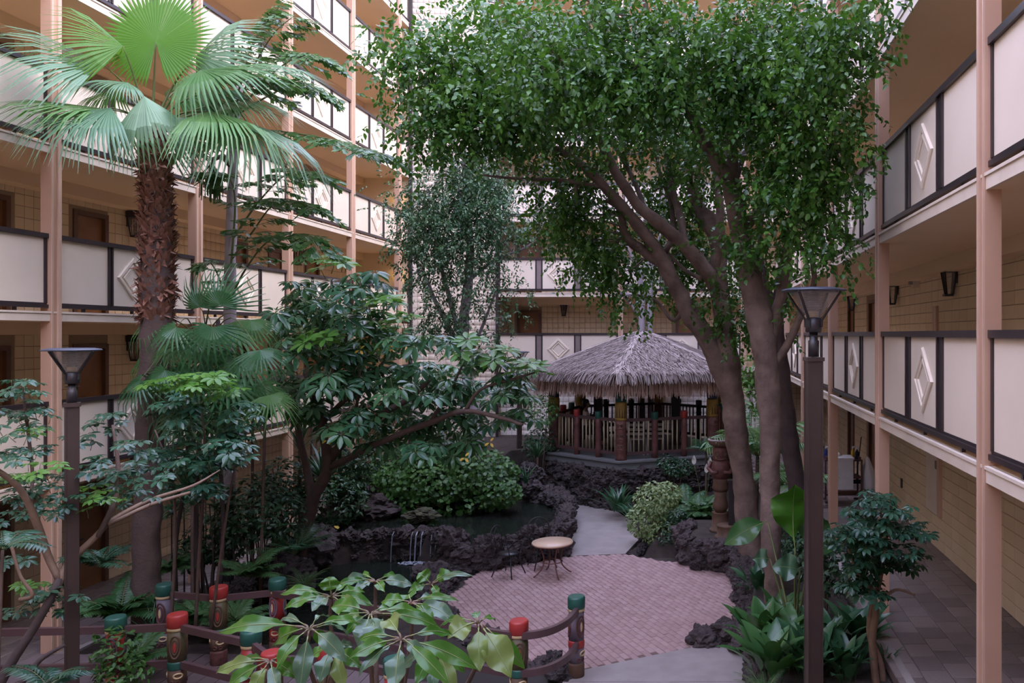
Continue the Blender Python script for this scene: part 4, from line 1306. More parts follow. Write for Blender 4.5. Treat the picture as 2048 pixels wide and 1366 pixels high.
b = MB(); b.tube([(.19 * math.cos(a), .19 * math.sin(a), .27) for a in np.linspace(0, 2 * PI, 25)], .010, 6, cap=False); b.build('stretcher_ring', M['copper'], rt)
cafe_chair('iron_chair', 'black iron chair on the bricks left of the round table', M['iron'], (-3.72, 15.55, 0), 1.2, iron=True, group='iron chairs')
cafe_chair('iron_chair', 'black iron chair pushed in behind the round table', M['iron'], (-3.18, 16.12, 0), .5, iron=True, group='iron chairs')

# ------------------------------------------------------------------ tiki statue, round stone seat and dark pole
sp = at(1441, 1050, 17.0)
st = thing('tiki_statue', 'brown carved tiki statue holding a bowl on its head, in the right bed', 'statue', (sp.x, 17.0, .52))
MB().lathe([(.24, 0), (.24, .05), (.19, .06), (.18, .38), (.19, .40), (.0, .405)], 20).build('pedestal', M['t_brown'], st)
b = MB().lathe([(.11, .40), (.17, .50), (.16, .60), (.12, .72), (.14, .84)], 16)
b.lathe([(.14, .84), (.18, .92), (.15, 1.05), (.17, 1.15)], 16)
b.build('legs', M['t_brown'], st)
b = MB().lathe([(.17, 1.12), (.21, 1.25), (.20, 1.40), (.16, 1.50)], 16); b.build('torso', M['t_redbrown'], st)
for s in (-1, 1):
    MB().tube([(s * .19, 0, 1.46), (s * .26, -.06, 1.34), (s * .18, -.18, 1.26), (s * .06, -.22, 1.28)], [.05, .045, .042, .035], 8).build('arm', M['t_redbrown'], st)
    MB().tube(ellipse_on(.165, -PI / 2 + s * .5, 1.66, .045, .05, 12), .018, 5, cap=False).build('eye', M['t_brown'], st)
MB().lathe([(.14, 1.48), (.175, 1.54), (.17, 1.74), (.13, 1.80)], 16).build('head', M['t_redbrown'], st)
MB().tube([(.165 * math.cos(a), .165 * math.sin(a), 1.56 - .03 * math.cos((a + PI / 2) * 2)) for a in np.linspace(-PI / 2 - .7, -PI / 2 + .7, 8)], .018, 5).build('mouth', M['t_brown'], st)
MB().box(-.025, .025, -.20, -.15, 1.60, 1.70).build('nose', M['t_redbrown'], st)
MB().lathe([(.12, 1.78), (.24, 1.84), (.27, 1.92), (.25, 1.94), (.20, 1.90), (.0, 1.88)], 20).build('bowl', M['t_brown'], st)
b = MB(); b.tube([(.255 * math.cos(a), .255 * math.sin(a), 1.935) for a in np.linspace(0, 2 * PI, 21)], .022, 6, cap=False); b.build('bowl_rim', M['concrete'], st)
sp = at(1457, 1052, 16.4)
ps = thing('stone_pedestal', 'round brown pedestal with a dark square pole in front of the statue', 'pedestal', (sp.x, 16.4, .52))
MB().lathe([(.28, 0), (.28, .05), (.235, .055), (.235, .25), (.245, .27), (.0, .275)], 24).build('drum', M['t_brown'], ps)
MB().box(.0, .13, -.065, .065, .27, 1.15).build('pole', M['darkwood'], ps)
MB().box(-.02, .15, -.085, .085, 1.15, 1.19).build('pole_cap', M['darkwood'], ps)

# ------------------------------------------------------------------ housekeeping cart on the walkway
ct = thing('housekeeping_cart', 'housekeeping cart loaded with supplies on the right walkway', 'cart', (3.35, 18.9, .71))
for z in (.22, .62, 1.02):
    MB().box(-.42, .42, -.25, .25, z, z + .03).build('shelf', M['cart'], ct)
for sx in (-1, 1):
    for sy in (-1, 1):
        MB().box(sx * .42 - .02, sx * .42 + .02, sy * .25 - .02, sy * .25 + .02, .12, 1.06).build('upright', M['cart'], ct)
        MB().lathe([(.05, -.02), (.06, 0), (.05, .02)], 12, (sx * .38, sy * .22, .06)).build('wheel', M['darkwood'], ct)
MB().box(-.40, -.36, -.28, .28, 1.05, 1.12).box(.36, .40, -.28, .28, 1.05, 1.12).build('push_bar', M['cart'], ct)
def bag(label, p, h, r, lean):
    o = rock_mesh(33 + int(r * 100), M['white_plastic'], 3, .10)
    b = obj('trash_bag', o)
    for v in o.vertices:
        f = (v.co.z + .5)
        w = .35 + .65 * (1 - max(0, f) ** 1.5) if f > .35 else .9
        fold = 1 + .10 * math.sin(7 * math.atan2(v.co.y, v.co.x)) * (0.3 + f)
        v.co.x *= w * fold; v.co.y *= w * fold
        v.co.x += lean * (1 - f)
    for pgn in o.polygons: pgn.use_smooth = True
    b.location = p; b.scale = (r * 2, r * 2, h)
    return tag(b, label, 'bag', 'white bags on the cart')
bag('white plastic bag hanging at the left end of the cart', (2.76, 18.55, 1.30), 1.10, .20, -.2)
bag('white plastic bag hanging at the right end of the cart', (3.93, 18.80, 1.30), 1.05, .24, .2)
tag(MB().box(3.05, 3.55, 18.52, 18.62, 1.10, 1.80).box(3.03, 3.57, 18.50, 18.90, 1.79, 1.83).build('hanging_cloth', M['cloth_white']), 'white cloth hanging over the front of the cart', 'cloth')
for k, (x, z, w) in enumerate(((3.18, 1.765, .22), (3.18, 1.835, .20), (3.48, 1.765, .20))):
    b = MB().box(x - w / 2, x + w / 2, 18.80, 19.04, z, z + .06).box(x - w / 2 + .01, x + w / 2 - .01, 18.79, 18.80, z + .01, z + .05)
    tag(b.build('folded_towel', M['cloth_white']), ('white towel at left on the cart top, lower of two', 'white towel at left on the cart top, upper of two', 'single white towel at right on the cart top')[k], 'towel', 'towels on the cart')
for k, (x, col, nm) in enumerate(((2.98, 'blue', 'blue spray bottle standing at left end of cart top'), (3.62, 'yellow', 'yellow bottle standing at right end of cart top'), (3.70, 'navy', 'dark bottle beside the yellow one on the cart'))):
    t = thing('bottle', nm, 'bottle', (x, 18.95 - .1 * (k == 2), 1.765), group='bottles on the cart')
    MB().lathe([(.04, 0), (.045, .01), (.045, .15), (.018, .20), (.018, .22)], 12).build('body', M[col], t)
    MB().lathe([(.02, .22), (.02, .25)], 10).box(-.02, .05, -.012, .012, .25, .28).build('sprayer', M['white_plastic'], t)
bt = thing('broom', 'broom with long dark handle leaning in the cart', 'broom', (3.72, 19.05, 1.20))
MB().tube([(0, 0, 0), (.12, 0, 1.05)], .012, 6).build('handle', M['darkwood'], bt)
MB().box(-.12, .12, -.03, .03, -.06, .03).build('head', M['navy'], bt)
du = thing('feather_duster', 'dark blue duster with yellow handle standing at left of the cart', 'duster', (2.80, 18.8, 1.75))
MB().tube([(0, 0, 0), (-.03, 0, .22)], .015, 6).build('handle', M['yellow'], du)
b = MB()
for k in range(40):
    a = random.uniform(0, 6.28); r = random.uniform(.03, .13)
    b.tube([(-.03, 0, .2), (-.03 + r * .6 * math.cos(a), r * .6 * math.sin(a), .32), (-.03 + r * math.cos(a), r * math.sin(a), .42)], [.012, .016, .004], 4)
b.build('feathers', M['navy'], du)['kind'] = 'stuff'
tag(MB().lathe([(.30, 0), (.34, .05), (.36, .30), (.30, .36), (.0, .37)], 14, (4.02, 18.55, .71)).build('brown_sack', M['cart']), 'low brown sack on the floor beside the cart', 'sack')
# ------------------------------------------------------------------ plants: helpers
def frame(p, d, n, s=1.0, sx=None):
    d = Vector(d).normalized(); n = Vector(n)
    x = d.cross(n)
    if x.length < 1e-4: x = d.orthogonal()
    x.normalize(); z = x.cross(d)
    sx = s if sx is None else sx
    m = Matrix(((x.x * sx, d.x * s, z.x * s, p[0]), (x.y * sx, d.y * s, z.y * s, p[1]), (x.z * sx, d.z * s, z.z * s, p[2]), (0, 0, 0, 1)))
    return m

def plant(name, label, base, cat='plant', group=None):
    return thing(name, label, cat, base, group=group)

def stem(parent, path, mat, name='stem', n=8, k=4, taper=None):
    """path of (x, y, z, r) world points"""
    o0 = Vector(parent.location)
    P = resample(path, k)
    big = max(p[3] for p in P) > .06
    b = MB().tube([Vector(p[:3]) - o0 for p in P], [max(.003, p[3]) for p in P], n + (6 if big else 0))
    if big:                                     # uneven bark and swellings
        m = n + 6
        for i in range(len(b.v)):
            r = P[min(i // m, len(P) - 1)][3]; q = Vector(b.v[i])
            b.v[i] = tuple(q + noise.noise_vector(q * 3.1) * r * .22 + noise.noise_vector(q * 9) * r * .10)
    return b.build(name, mat, parent)

def ppath(pts, Y=None):
    """pixel path (px, py, Y, radius in pixels) to world path with radii in metres"""
    out = []
    for p in pts:
        w = at(p[0], p[1], p[2]); out.append((w.x, w.y, w.z, p[3] * p[2] / F))
    return out

def fan_mesh(mb, M4, R, nseg=36, spread=2.6, split=.6, droop=.15, tip=.5, fold=.15, pleat=.25, mi=0, ragged=.06, rnd=random):
    dth = 2 * spread / nseg
    for i in range(nseg):
        th = -spread + (i + .5) * dth
        L = R * (1 - .22 * abs(th / spread) ** 2) * (1 + rnd.uniform(-ragged, ragged))
        dx, dy = math.sin(th), math.cos(th)
        tx, ty = dy, -dx
        vs = []
        rs = [.003, .35, split, split + (1 - split) * .5, 1.0]
        ws = [.003, .35, split, split * .62, .04]
        sag = rnd.uniform(.8, 1.3)
        for r, w in zip(rs, ws):
            h = w * R * math.tan(dth / 2) * 1.02
            z = -droop * R * r * r - fold * R * r * abs(math.sin(th))
            if r > split:
                q = (r - split) / (1 - split)
                z -= tip * R * q * q * .4 * sag
            for s in (-1, 0, 1):
                rr = r * L
                vs.append(M4 @ Vector((dx * rr + tx * h * s, dy * rr + ty * h * s, z + (pleat * h if s == 0 else 0))))
        fs = []
        for k in range(len(rs) - 1):
            for c in (0, 1):
                a = k * 3 + c
                fs.append((a, a + 1, a + 4, a + 3))
        mb.add(vs, fs, mi, False)

def fan_frond(parent, crown, hub, axis, normal, R, mat, pet=None, sag=.15, pr=.016, name='frond', **kw):
    o0 = Vector(parent.location)
    c, h = Vector(crown) - o0, Vector(hub) - o0
    mb = MB()
    mid = (c + h) / 2 + Vector((0, 0, sag * (h - c).length))
    P = resample([tuple(c) + (pr * 1.5,), tuple(mid) + (pr,), tuple(h) + (pr * .35,)], 4)
    mb.tube([p[:3] for p in P], [p[3] for p in P], 6, 1)
    fan_mesh(mb, frame(h, axis, normal), R, **kw)
    return mb.build(name, [mat, pet or M['petiole']], parent)

# palmate leaves: leaflets around a hub, petiole below
def palmate_mesh(seed, mat, nl=8, wide=.32, droop=.35, pet=.9, back=.15, segs=4):
    r = random.Random(seed)
    mb = MB()
    for i in range(nl):
        a = 2 * PI * (i + r.uniform(-.15, .15)) / nl
        L = r.uniform(.8, 1.05)
        d = Vector((math.cos(a), math.sin(a), 0)); t = Vector((-math.sin(a), math.cos(a), 0))
        dr = droop * r.uniform(.6, 1.4)
        vs = [Vector((0, 0, 0))]
        tw = r.uniform(-.1, .1)
        prof = [(.16, .02), (.38, .75), (.65, 1.0), (.86, .62)]
        for f, w in prof:
            p = d * (f * L) + Vector((0, 0, .12 * f - dr * f * f))
            h = wide * .5 * w
            vs += [p - t * h + Vector((0, 0, .05 * w * wide * 2 + tw * h)), p + Vector((0, 0, -.03 * w)), p + t * h + Vector((0, 0, .05 * w * wide * 2 - tw * h))]
        vs.append(d * L + Vector((0, 0, .12 - dr)))
        fs = [(0, 2, 1), (0, 3, 2)]
        for k in range(len(prof) - 1):
            b = 1 + k * 3
            fs += [(b, b + 1, b + 4, b + 3), (b + 1, b + 2, b + 5, b + 4)]
        b = 1 + (len(prof) - 1) * 3; e = len(vs) - 1
        fs += [(b, b + 1, e), (b + 1, b + 2, e)]
        mb.add(vs, fs, 0, True)
    if pet:
        mb.tube([(0, 0, 0), (.03, .02, -pet * .5), (.12, .05, -pet)], [.022, .022, .03], 5, 1)
    return mb.mesh('leaf', [mat, M['petiole']])

def whorl(parent, p, meshes, size, n=7, rad=.9, tilt=.6, bias=(0, -.25, .3), jitter=.25):
    o0 = Vector(parent.location)
    a0 = random.uniform(0, 6.28)
    for i in range(n):
        a = a0 + 2.4 * i
        el = random.uniform(-.25, .8) if n > 2 else random.uniform(.3, 1)
        out = Vector((math.cos(a) * math.cos(el), math.sin(a) * math.cos(el), math.sin(el)))
        q = Vector(p) + out * size * rad * random.uniform(.7, 1.2)
        nm = (out * tilt + Vector((random.gauss(0, jitter), random.gauss(0, jitter), 1)) + Vector(bias)).normalized()
        s = size * random.uniform(.75, 1.15)
        o = obj('leaf', random.choice(meshes), parent)
        o.matrix_local = frame(q - o0, nm.orthogonal(), nm, s) @ Matrix.Rotation(random.uniform(0, 6.28), 4, 'Z')

# strap leaves for clumps
def strap_mesh(seed, mat, w=.06, arch=.5, fold=.3, tipw=.0, belly=.5, segs=6, pet=0.0):
    r = random.Random(seed)
    mb = MB(); vs = []
    for k in range(segs + 1):
        f = k / segs
        ang = 1.15 - arch * 2.2 * f
        if k == 0: p = Vector((0, 0, 0)); 
        else: p = p + Vector((0, math.cos(ang), math.sin(ang))) / segs
        q = max(0, (f - pet) / (1 - pet)) if pet else f
        width = w * (math.sin(PI * min(1, q ** belly)) if q < 1 else 0) + (.008 if f < .999 else .001)
        up = Vector((0, -math.sin(ang), math.cos(ang)))
        sx = Vector((1, 0, 0))
        vs += [p - sx * width + up * fold * width, p, p + sx * width + up * fold * width]
    fs = []
    for k in range(segs):
        for c in (0, 1):
            a = k * 3 + c
            fs.append((a, a + 1, a + 4, a + 3))
    mb.add(vs, fs, 0, True)
    return mb.mesh('leaf', mat)

def clump(name, label, p, meshes, n, size, cat='plant', lean=(.3, 1.0), group=None, stemmat=None, base=None, spread=.06):
    t = plant(name, label, p, cat, group)
    if base is not None:
        stem(t, base, stemmat or M['bark_brown'])
    for i in range(n):
        a = 2.399 * i + random.uniform(-.3, .3)
        ln = random.uniform(*lean) * (.4 + .6 * i / n)
        o = obj('leaf', random.choice(meshes), t)
        s = size * random.uniform(.75, 1.15)
        o.matrix_local = Matrix.Translation((math.cos(a) * spread * i / n, math.sin(a) * spread * i / n, random.uniform(-.02, .03) * size)) @ Matrix.Rotation(a - PI / 2, 4, 'Z') @ Matrix.Rotation(PI / 2 * (.45 - ln * .55), 4, 'X') @ Matrix.Scale(s, 4)
    return t

def pinnate_mesh(seed, mat, n=16, L=.22, w=.16, arch=.5, droop=.3, pm=None):
    """A feather frond of unit length along y, arching up then over."""
    r = random.Random(seed); mb = MB(); pts = []
    p = Vector((0, 0, 0)); K = 12
    for k in range(K + 1):
        f = k / K; ang = 1.0 - arch * 2.1 * f
        if k: p = p + Vector((0, math.cos(ang), math.sin(ang))) / K
        pts.append((p.copy(), ang))
    mb.tube([q for q, _ in pts], [.010 * (1 - .8 * k / K) + .001 for k in range(K + 1)], 4, 1)
    for i in range(n):
        f = .15 + .85 * i / (n - 1)
        k = min(K - 1, int(f * K)); g = f * K - k
        c = pts[k][0].lerp(pts[k + 1][0], g); ang = pts[k][1]
        tg = Vector((0, math.cos(ang), math.sin(ang)))
        l = L * (1 - abs(f - .45) ** 1.5 * 1.2) * r.uniform(.85, 1.1)
        for s in (-1, 1):
            d = (Vector((s, 0, 0)) + tg * .55 - Vector((0, 0, droop * r.uniform(.6, 1.4)))).normalized()
            nn = Vector((0, -math.sin(ang), math.cos(ang)))
            sd = d.cross(nn).normalized() * l * w * .5
            m1 = c + d * l * .45; tip = c + d * l - Vector((0, 0, l * .18))
            mb.add([c, m1 - sd, m1 + nn * l * .03, m1 + sd, tip], [(0, 2, 1), (0, 3, 2), (1, 2, 4), (2, 3, 4)], 0)
    return mb.mesh('frond', [mat, pm or M['petiole']])

def fern(name, label, p, meshes, n, size, cat='plant', lean=(.2, .9), group=None, path=None, pmat=None):
    t = plant(name, label, p, cat, group)
    if path is not None: stem(t, path, pmat or M['bark_brown'], 'trunk')
    for i in range(n):
        a = 2.399 * i + random.uniform(-.3, .3)
        ln = random.uniform(*lean)
        o = obj('frond', random.choice(meshes), t)
        o.matrix_local = Matrix.Rotation(a, 4, 'Z') @ Matrix.Rotation(PI / 2 * (.3 - ln * .6), 4, 'X') @ Matrix.Scale(size * random.uniform(.8, 1.15), 4)
    return t

def ellipsoid_leaves(ells, n, out=.6, up=.5, shell=.45, cam_bias=0.0):
    """Leaf positions and frames in a set of world ellipsoids (c, (rx, ry, rz))."""
    vol = np.array([e[1][0] * e[1][1] * e[1][2] for e in ells]) ** .67; vol = vol / vol.sum()
    which = RNG.choice(len(ells), n, p=vol)
    C = np.array([tuple(e[0]) for e in ells])[which]; Rr = np.array([e[1] for e in ells])[which]
    v = unit(RNG.normal(size=(n, 3))); rad = RNG.uniform(shell, 1.0, n) ** .5
    pos = C + v * Rr * rad[:, None]
    nrm = unit(v * out + np.array([0, -cam_bias, up]) + RNG.normal(size=(n, 3)) * .35)
    rnd = RNG.normal(size=(n, 3)); d = unit(np.cross(nrm, rnd)); d = unit(d + v * .5 + np.array([0, 0, -.35]))
    return pos, d, nrm

def bush(name, label, ells, n, leaf, mat, base=None, cat='shrub', group=None, tmpl=None, stems=None, smat=None, cam_bias=.0, out=.6, shell=.45):
    b0 = base if base is not None else Vector((ells[0][0][0], ells[0][0][1], ells[0][0][2] - ells[0][1][2]))
    t = plant(name, label, b0, cat, group)
    pos, d, nr_ = ellipsoid_leaves(ells, n, shell=shell, cam_bias=cam_bias, out=out)
    tv, tf = tmpl or (LEAF_V, LEAF_F)
    scatter('foliage', tv, tf, pos - np.array(t.location), d, nr_, RNG.uniform(.7, 1.2, n) * leaf, mat, t)['kind'] = 'stuff'
    if stems is None:
        stems = []
        for c, r in ells[:4]:
            for q in range(2):
                a = random.uniform(0, 6.28)
                stems.append([(b0[0], b0[1], b0[2] - .1, .018), ((b0[0] + c[0]) / 2 + .08 * math.cos(a), (b0[1] + c[1]) / 2 + .08 * math.sin(a), (b0[2] + c[2]) / 2, .013), (c[0] + .4 * r[0] * math.cos(a), c[1] + .4 * r[1] * math.sin(a), c[2], .006)])
    for s in stems:
        stem(t, s, smat or M['bark_brown'])
    return t

# ------------------------------------------------------------------ tall fan palm
def pal_axis(hub_px, tip_px, Yh, Yt):
    h, t = at(hub_px[0], hub_px[1], Yh), at(tip_px[0], tip_px[1], Yt)
    return h, (t - h).normalized(), (t - h).length

YP = 12.6
crown = at(305, 255, YP)
tp_ = plant('fan_palm', 'tall fan palm with shaggy red brown trunk beside the left balconies', (at(295, 1238, YP).x, YP, -.05), 'palm')
trunk = [at(294, 1238, YP), at(292, 1120, YP), at(296, 1000, YP), at(303, 850, YP), at(310, 700, YP), at(313, 600, YP), at(314, 480, YP), at(312, 380, YP), at(308, 310, YP), at(304, 252, YP)]
rads = [.215, .185, .195, .20, .215, .225, .215, .185, .165, .13]
stem(tp_, [tuple(p) + (r,) for p, r in zip(trunk, rads)], M['palm_trunk'], 'trunk', 16, 5)
# old leaf bases (boots) on the upper trunk
def boots():
    pos, d, nm, sc = [], [], [], []
    P = resample([tuple(p) + (r,) for p, r in zip(trunk[3:], rads[3:])], 12)
    for i in range(1900):
        f = random.uniform(.26, 1) * (len(P) - 1); k = min(len(P) - 2, int(f)); g = f - k
        c = P[k] * (1 - g) + P[k + 1] * g
        a = random.uniform(0, 2 * PI)
        o = Vector((math.cos(a), math.sin(a), 0))
        pos.append((c[0] + o.x * c[3] * .92, c[1] + o.y * c[3] * .92, c[2])); 
        dd = o * random.uniform(.25, .7) + Vector((0, 0, .8)) + Vector((random.gauss(0, .2), random.gauss(0, .2), 0))
        if random.random() < .15: dd.z = -.3
        d.append(dd); nm.append(o); sc.append(random.uniform(.09, .17))
    tv = [(-.30, 0, 0), (.30, 0, 0), (.22, .5, .06), (-.22, .5, .06), (.05, 1, .1), (-.05, 1, .1)]
    tf = [(0, 1, 2, 3), (3, 2, 4, 5)]
    o = scatter('leaf_boots', tv, tf, np.array(pos) - np.array(tp_.location), np.array(d), np.array(nm), sc, M['palm_boot'], tp_)
    o['kind'] = 'stuff'
boots()
b = MB()
for k in range(70):      # hanging fibre and the ragged collar half way up
    zc = random.choice([at(0, 455, YP).z, at(0, 455, YP).z, at(0, 400, YP).z, at(0, 600, YP).z]) + random.uniform(-.15, .15)
    a = random.uniform(0, 6.28); c = Vector((at(314, 480, YP).x, YP, 0)); o = Vector((math.cos(a), math.sin(a), 0)); r = .21
    p0 = c + o * r + Vector((0, 0, zc)); p1 = c + o * (r + random.uniform(.05, .13)) + Vector((random.uniform(-.06, .06), 0, zc + random.uniform(-.16, .02)))
    b.tube([p0 - Vector(tp_.location), (p0 + p1) / 2 + Vector((0, 0, .03)) - Vector(tp_.location), p1 - Vector(tp_.location)], [.012, .009, .002], 4)
b.build('fibre', M['fibre'], tp_)['kind'] = 'stuff'
NC = Vector((0, -1, .25))
fr_list = [
    # hub px, tip px, Y hub, Y tip, normal, material, extra
    ((312, 84), (312, -30), 12.4, 12.5, (0, -1, .1), 'fan_bright', dict(nseg=66, spread=2.92, droop=.02, fold=.02, tip=.05, split=.68)),
    ((246, 92), (128, -12), 11.9, 11.4, (.6, -.35, .8), 'fan_bright', dict(nseg=46, spread=1.7, droop=.06, fold=.5, tip=.6, split=.55)),
    ((203, 126), (-20, 14), 11.8, 11.0, (.3, -.3, 1), 'fan_blue', dict(nseg=50, spread=1.45, droop=.04, fold=.42, tip=.6, split=.6)),
    ((255, 165), (148, 148), 11.8, 11.2, (-.1, -.6, 1), 'fan_blue', dict(nseg=46, spread=1.6, droop=.15, fold=.18, tip=.35)),
    ((214, 218), (-45, 180), 11.7, 10.9, (0, -.2, 1), 'fan', dict(nseg=50, spread=1.3, droop=.06, fold=.12, tip=.4)),
    ((222, 215), (-25, 238), 11.4, 10.6, (0, -.45, 1), 'fan_blue', dict(nseg=54, spread=1.6, droop=.10, fold=.16, tip=.5)),
    ((392, 112), (478, 22), 12.6, 12.3, (-.2, -.8, .5), 'fan_blue', dict(nseg=50, spread=2.2, droop=.10, fold=.30, tip=.5)),
    ((402, 140), (598, 108), 12.4, 11.9, (0, -.45, 1), 'fan', dict(nseg=46, spread=1.25, droop=.08, fold=.15, tip=.4)),
    ((420, 222), (560, 250), 12.0, 11.5, (.2, -.12, 1), 'fan', dict(nseg=46, spread=1.15, droop=.12, fold=.22, tip=.7)),
    ((465, 232), (675, 300), 12.6, 12.5, (.35, -.1, 1), 'fan_blue', dict(nseg=46, spread=1.25, droop=.15, fold=.25, tip=.6)),
    ((418, 182), (500, 190), 12.9, 12.9, (0, -.7, .7), 'fan_dark', dict(nseg=36, spread=1.9, droop=.25, fold=.25, tip=.6)),
    ((288, 192), (322, 262), 11.5, 11.1, (.5, -.8, .4), 'fan_blue', dict(nseg=26, spread=1.2, droop=.30, fold=.55, tip=.8)),
    ((350, 236), (372, 272), 11.7, 11.3, (-.2, -.8, .5), 'fan_blue', dict(nseg=26, spread=1.6, droop=.4, fold=.4, tip=1.0)),
    ((262, 232), (190, 268), 12.2, 11.9, (-.1, -.7, .8), 'fan', dict(nseg=30, spread=1.6, droop=.35, fold=.3, tip=1.0)),
    ((452, 205), (575, 195), 12.8, 12.6, (.2, -.3, 1), 'fan_blue', dict(nseg=40, spread=1.2, droop=.10, fold=.2, tip=.5)),
    ((240, 175), (120, 205), 12.6, 12.4, (-.2, -.4, 1), 'fan', dict(nseg=40, spread=1.3, droop=.12, fold=.2, tip=.5)),
    ((352, 180), (440, 120), 13.1, 13.3, (0, -.8, .6), 'fan', dict(nseg=34, spread=2.0, droop=.15, fold=.25, tip=.6)),
]
for hp, tpx, Yh, Yt, nm, mt, kw in fr_list:
    h, ax, R = pal_axis(hp, tpx, Yh, Yt)
    fan_frond(tp_, crown + Vector((random.uniform(-.06, .06), random.uniform(-.06, .06), random.uniform(-.15, .1))), h, ax, nm, R, M[mt], sag=.10, **kw)

# ------------------------------------------------------------------ low fan palm clump
FB = Vector((at(400, 1180, 13.6).x, 13.6, -.1))
fp = plant('fan_palm', 'low fan palm clump with drooping fingered leaves before the tall palm', FB, 'palm')
for pth in ([(395, 1190, 13.7, 5), (392, 1050, 13.7, 4.5), (398, 900, 13.6, 4.5), (405, 760, 13.4, 6), (408, 690, 13.3, 5)],
            [(440, 1190, 13.8, 4), (446, 1050, 13.9, 4), (440, 900, 13.8, 4), (436, 640, 13.5, 4)],
            [(350, 1190, 13.5, 3), (352, 1080, 13.5, 4), (372, 950, 13.4, 4), (380, 800, 13.3, 4)]):
    stem(fp, ppath(pth), M['bark_dark'], 'trunk')
low = [(345, 690, 60), (385, 735, 75), (330, 750, 85), (425, 655, 70), (470, 660, 75), (330, 800, 90), (392, 745, 95), (352, 655, 70), (300, 700, 75), (480, 720, 80), (440, 610, 75), (400, 615, 70), (510, 770, 80), (455, 760, 85), (280, 760, 75), (430, 700, 80), (500, 640, 70), (390, 680, 75), (330, 740, 80), (465, 800, 85), (300, 640, 60), (520, 700, 70), (365, 820, 85), (420, 830, 85), (540, 790, 65)]
for i, (hx_, hy, r) in enumerate(low):
    Yh = 12.3 + .5 * math.sin(i * 1.7)
    h = at(hx_, hy, Yh)
    c = at(405 + random.uniform(-12, 12), 690 + random.uniform(-20, 40), 13.3)
    out = (h - c); out.z = 0; out.normalize()
    if hy < 650 and abs(hx_ - 430) < 60:
        ax = Vector((random.uniform(-.3, .3), -.2, 1)); nm = (0, -1, .4)
    else:
        ax = Vector(((hx_ - 410) / 160, -.45, -.75 + random.uniform(-.2, .25))); nm = (out.x * .5, -.6, .9)
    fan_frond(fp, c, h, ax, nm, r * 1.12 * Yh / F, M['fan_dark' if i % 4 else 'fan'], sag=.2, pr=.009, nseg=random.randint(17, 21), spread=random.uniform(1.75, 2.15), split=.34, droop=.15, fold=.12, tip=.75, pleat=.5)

# ------------------------------------------------------------------ fishtail palm
fb = Vector((at(462, 1150, 15.2).x, 15.2, -.1))
ft = plant('fishtail_palm', 'fishtail palm with slender grey trunk against the left balconies', fb, 'palm')
stem(ft, ppath([(455, 1160, 15.2, 11), (458, 900, 15.2, 11), (459, 620, 15.2, 11), (462, 480, 15.2, 10), (466, 330, 15.2, 9), (470, 240, 15.2, 8), (480, 170, 15.2, 6)]), M['bark_pale'], 'trunk', 10)
WEDGE_V = [(0, 0, 0), (-.16, .45, .03), (-.26, .92, -.02), (-.08, .80, 0), (.04, 1.0, -.06), (.14, .82, 0), (.24, .72, -.02), (.15, .38, .03)]
WEDGE_F = [(0, 2, 1), (0, 3, 2), (0, 4, 3), (0, 5, 4), (0, 6, 5), (0, 7, 6)]
def fishtail_frond(parent, pix, plen=.55, lf=.185, mat='fish', npin=12, droop=.6, start=.3):
    o0 = np.array(parent.location)
    P = resample([tuple(at(*p)) for p in pix], 8)
    n = len(P)
    pos, d, nm = [], [], []
    mb = MB().tube([p - o0 for p in P], [.022 * (1 - .75 * i / n) for i in range(n)], 5, 1)
    for q in range(npin):
        f = start + (1 - start) * q / (npin - 1)
        i = min(n - 2, int(f * (n - 1)))
        c = Vector(P[i]); tg = Vector(P[i + 1] - P[i]).normalized()
        side = tg.cross(Vector((0, 0, 1)));
        if side.length < .2: side = tg.cross(Vector((0, 1, 0)))
        side.normalize()
        L = plen * (1 - .5 * abs(f - .5)) * random.uniform(.8, 1.15)
        for s in (-1, 1):
            dd = (side * s + tg * .55 + Vector((0, -.15, random.uniform(-.1, .3)))).normalized()
            prev = c
            K = 6
            for k in range(K):
                g = (k + 1) / K
                pt = c + dd * L * g - Vector((0, 0, droop * L * g * g * .5))
                mb.tube([prev - Vector(o0), pt - Vector(o0)], .005, 3, 1, cap=False)
                prev = pt
                for s2 in (-1, 1):
                    sd = dd.cross(Vector((0, 0, 1))).normalized()
                    pos.append(pt); dv = dd * .8 + sd * s2 * .8 + Vector((0, 0, -.55 + random.uniform(-.3, .3)))
                    d.append(dv); nm.append((random.gauss(0, .4), -.35 + random.gauss(0, .3), .9))
    fr_o = mb.build('frond', [M[mat], M['petiole']], parent)
    N = len(pos)
    sc = RNG.uniform(.7, 1.25, N) * lf
    scatter('leaflets', WEDGE_V, WEDGE_F, np.array(pos) - o0, np.array(d), np.array(nm), sc, M[mat], fr_o)['kind'] = 'stuff'
    return fr_o
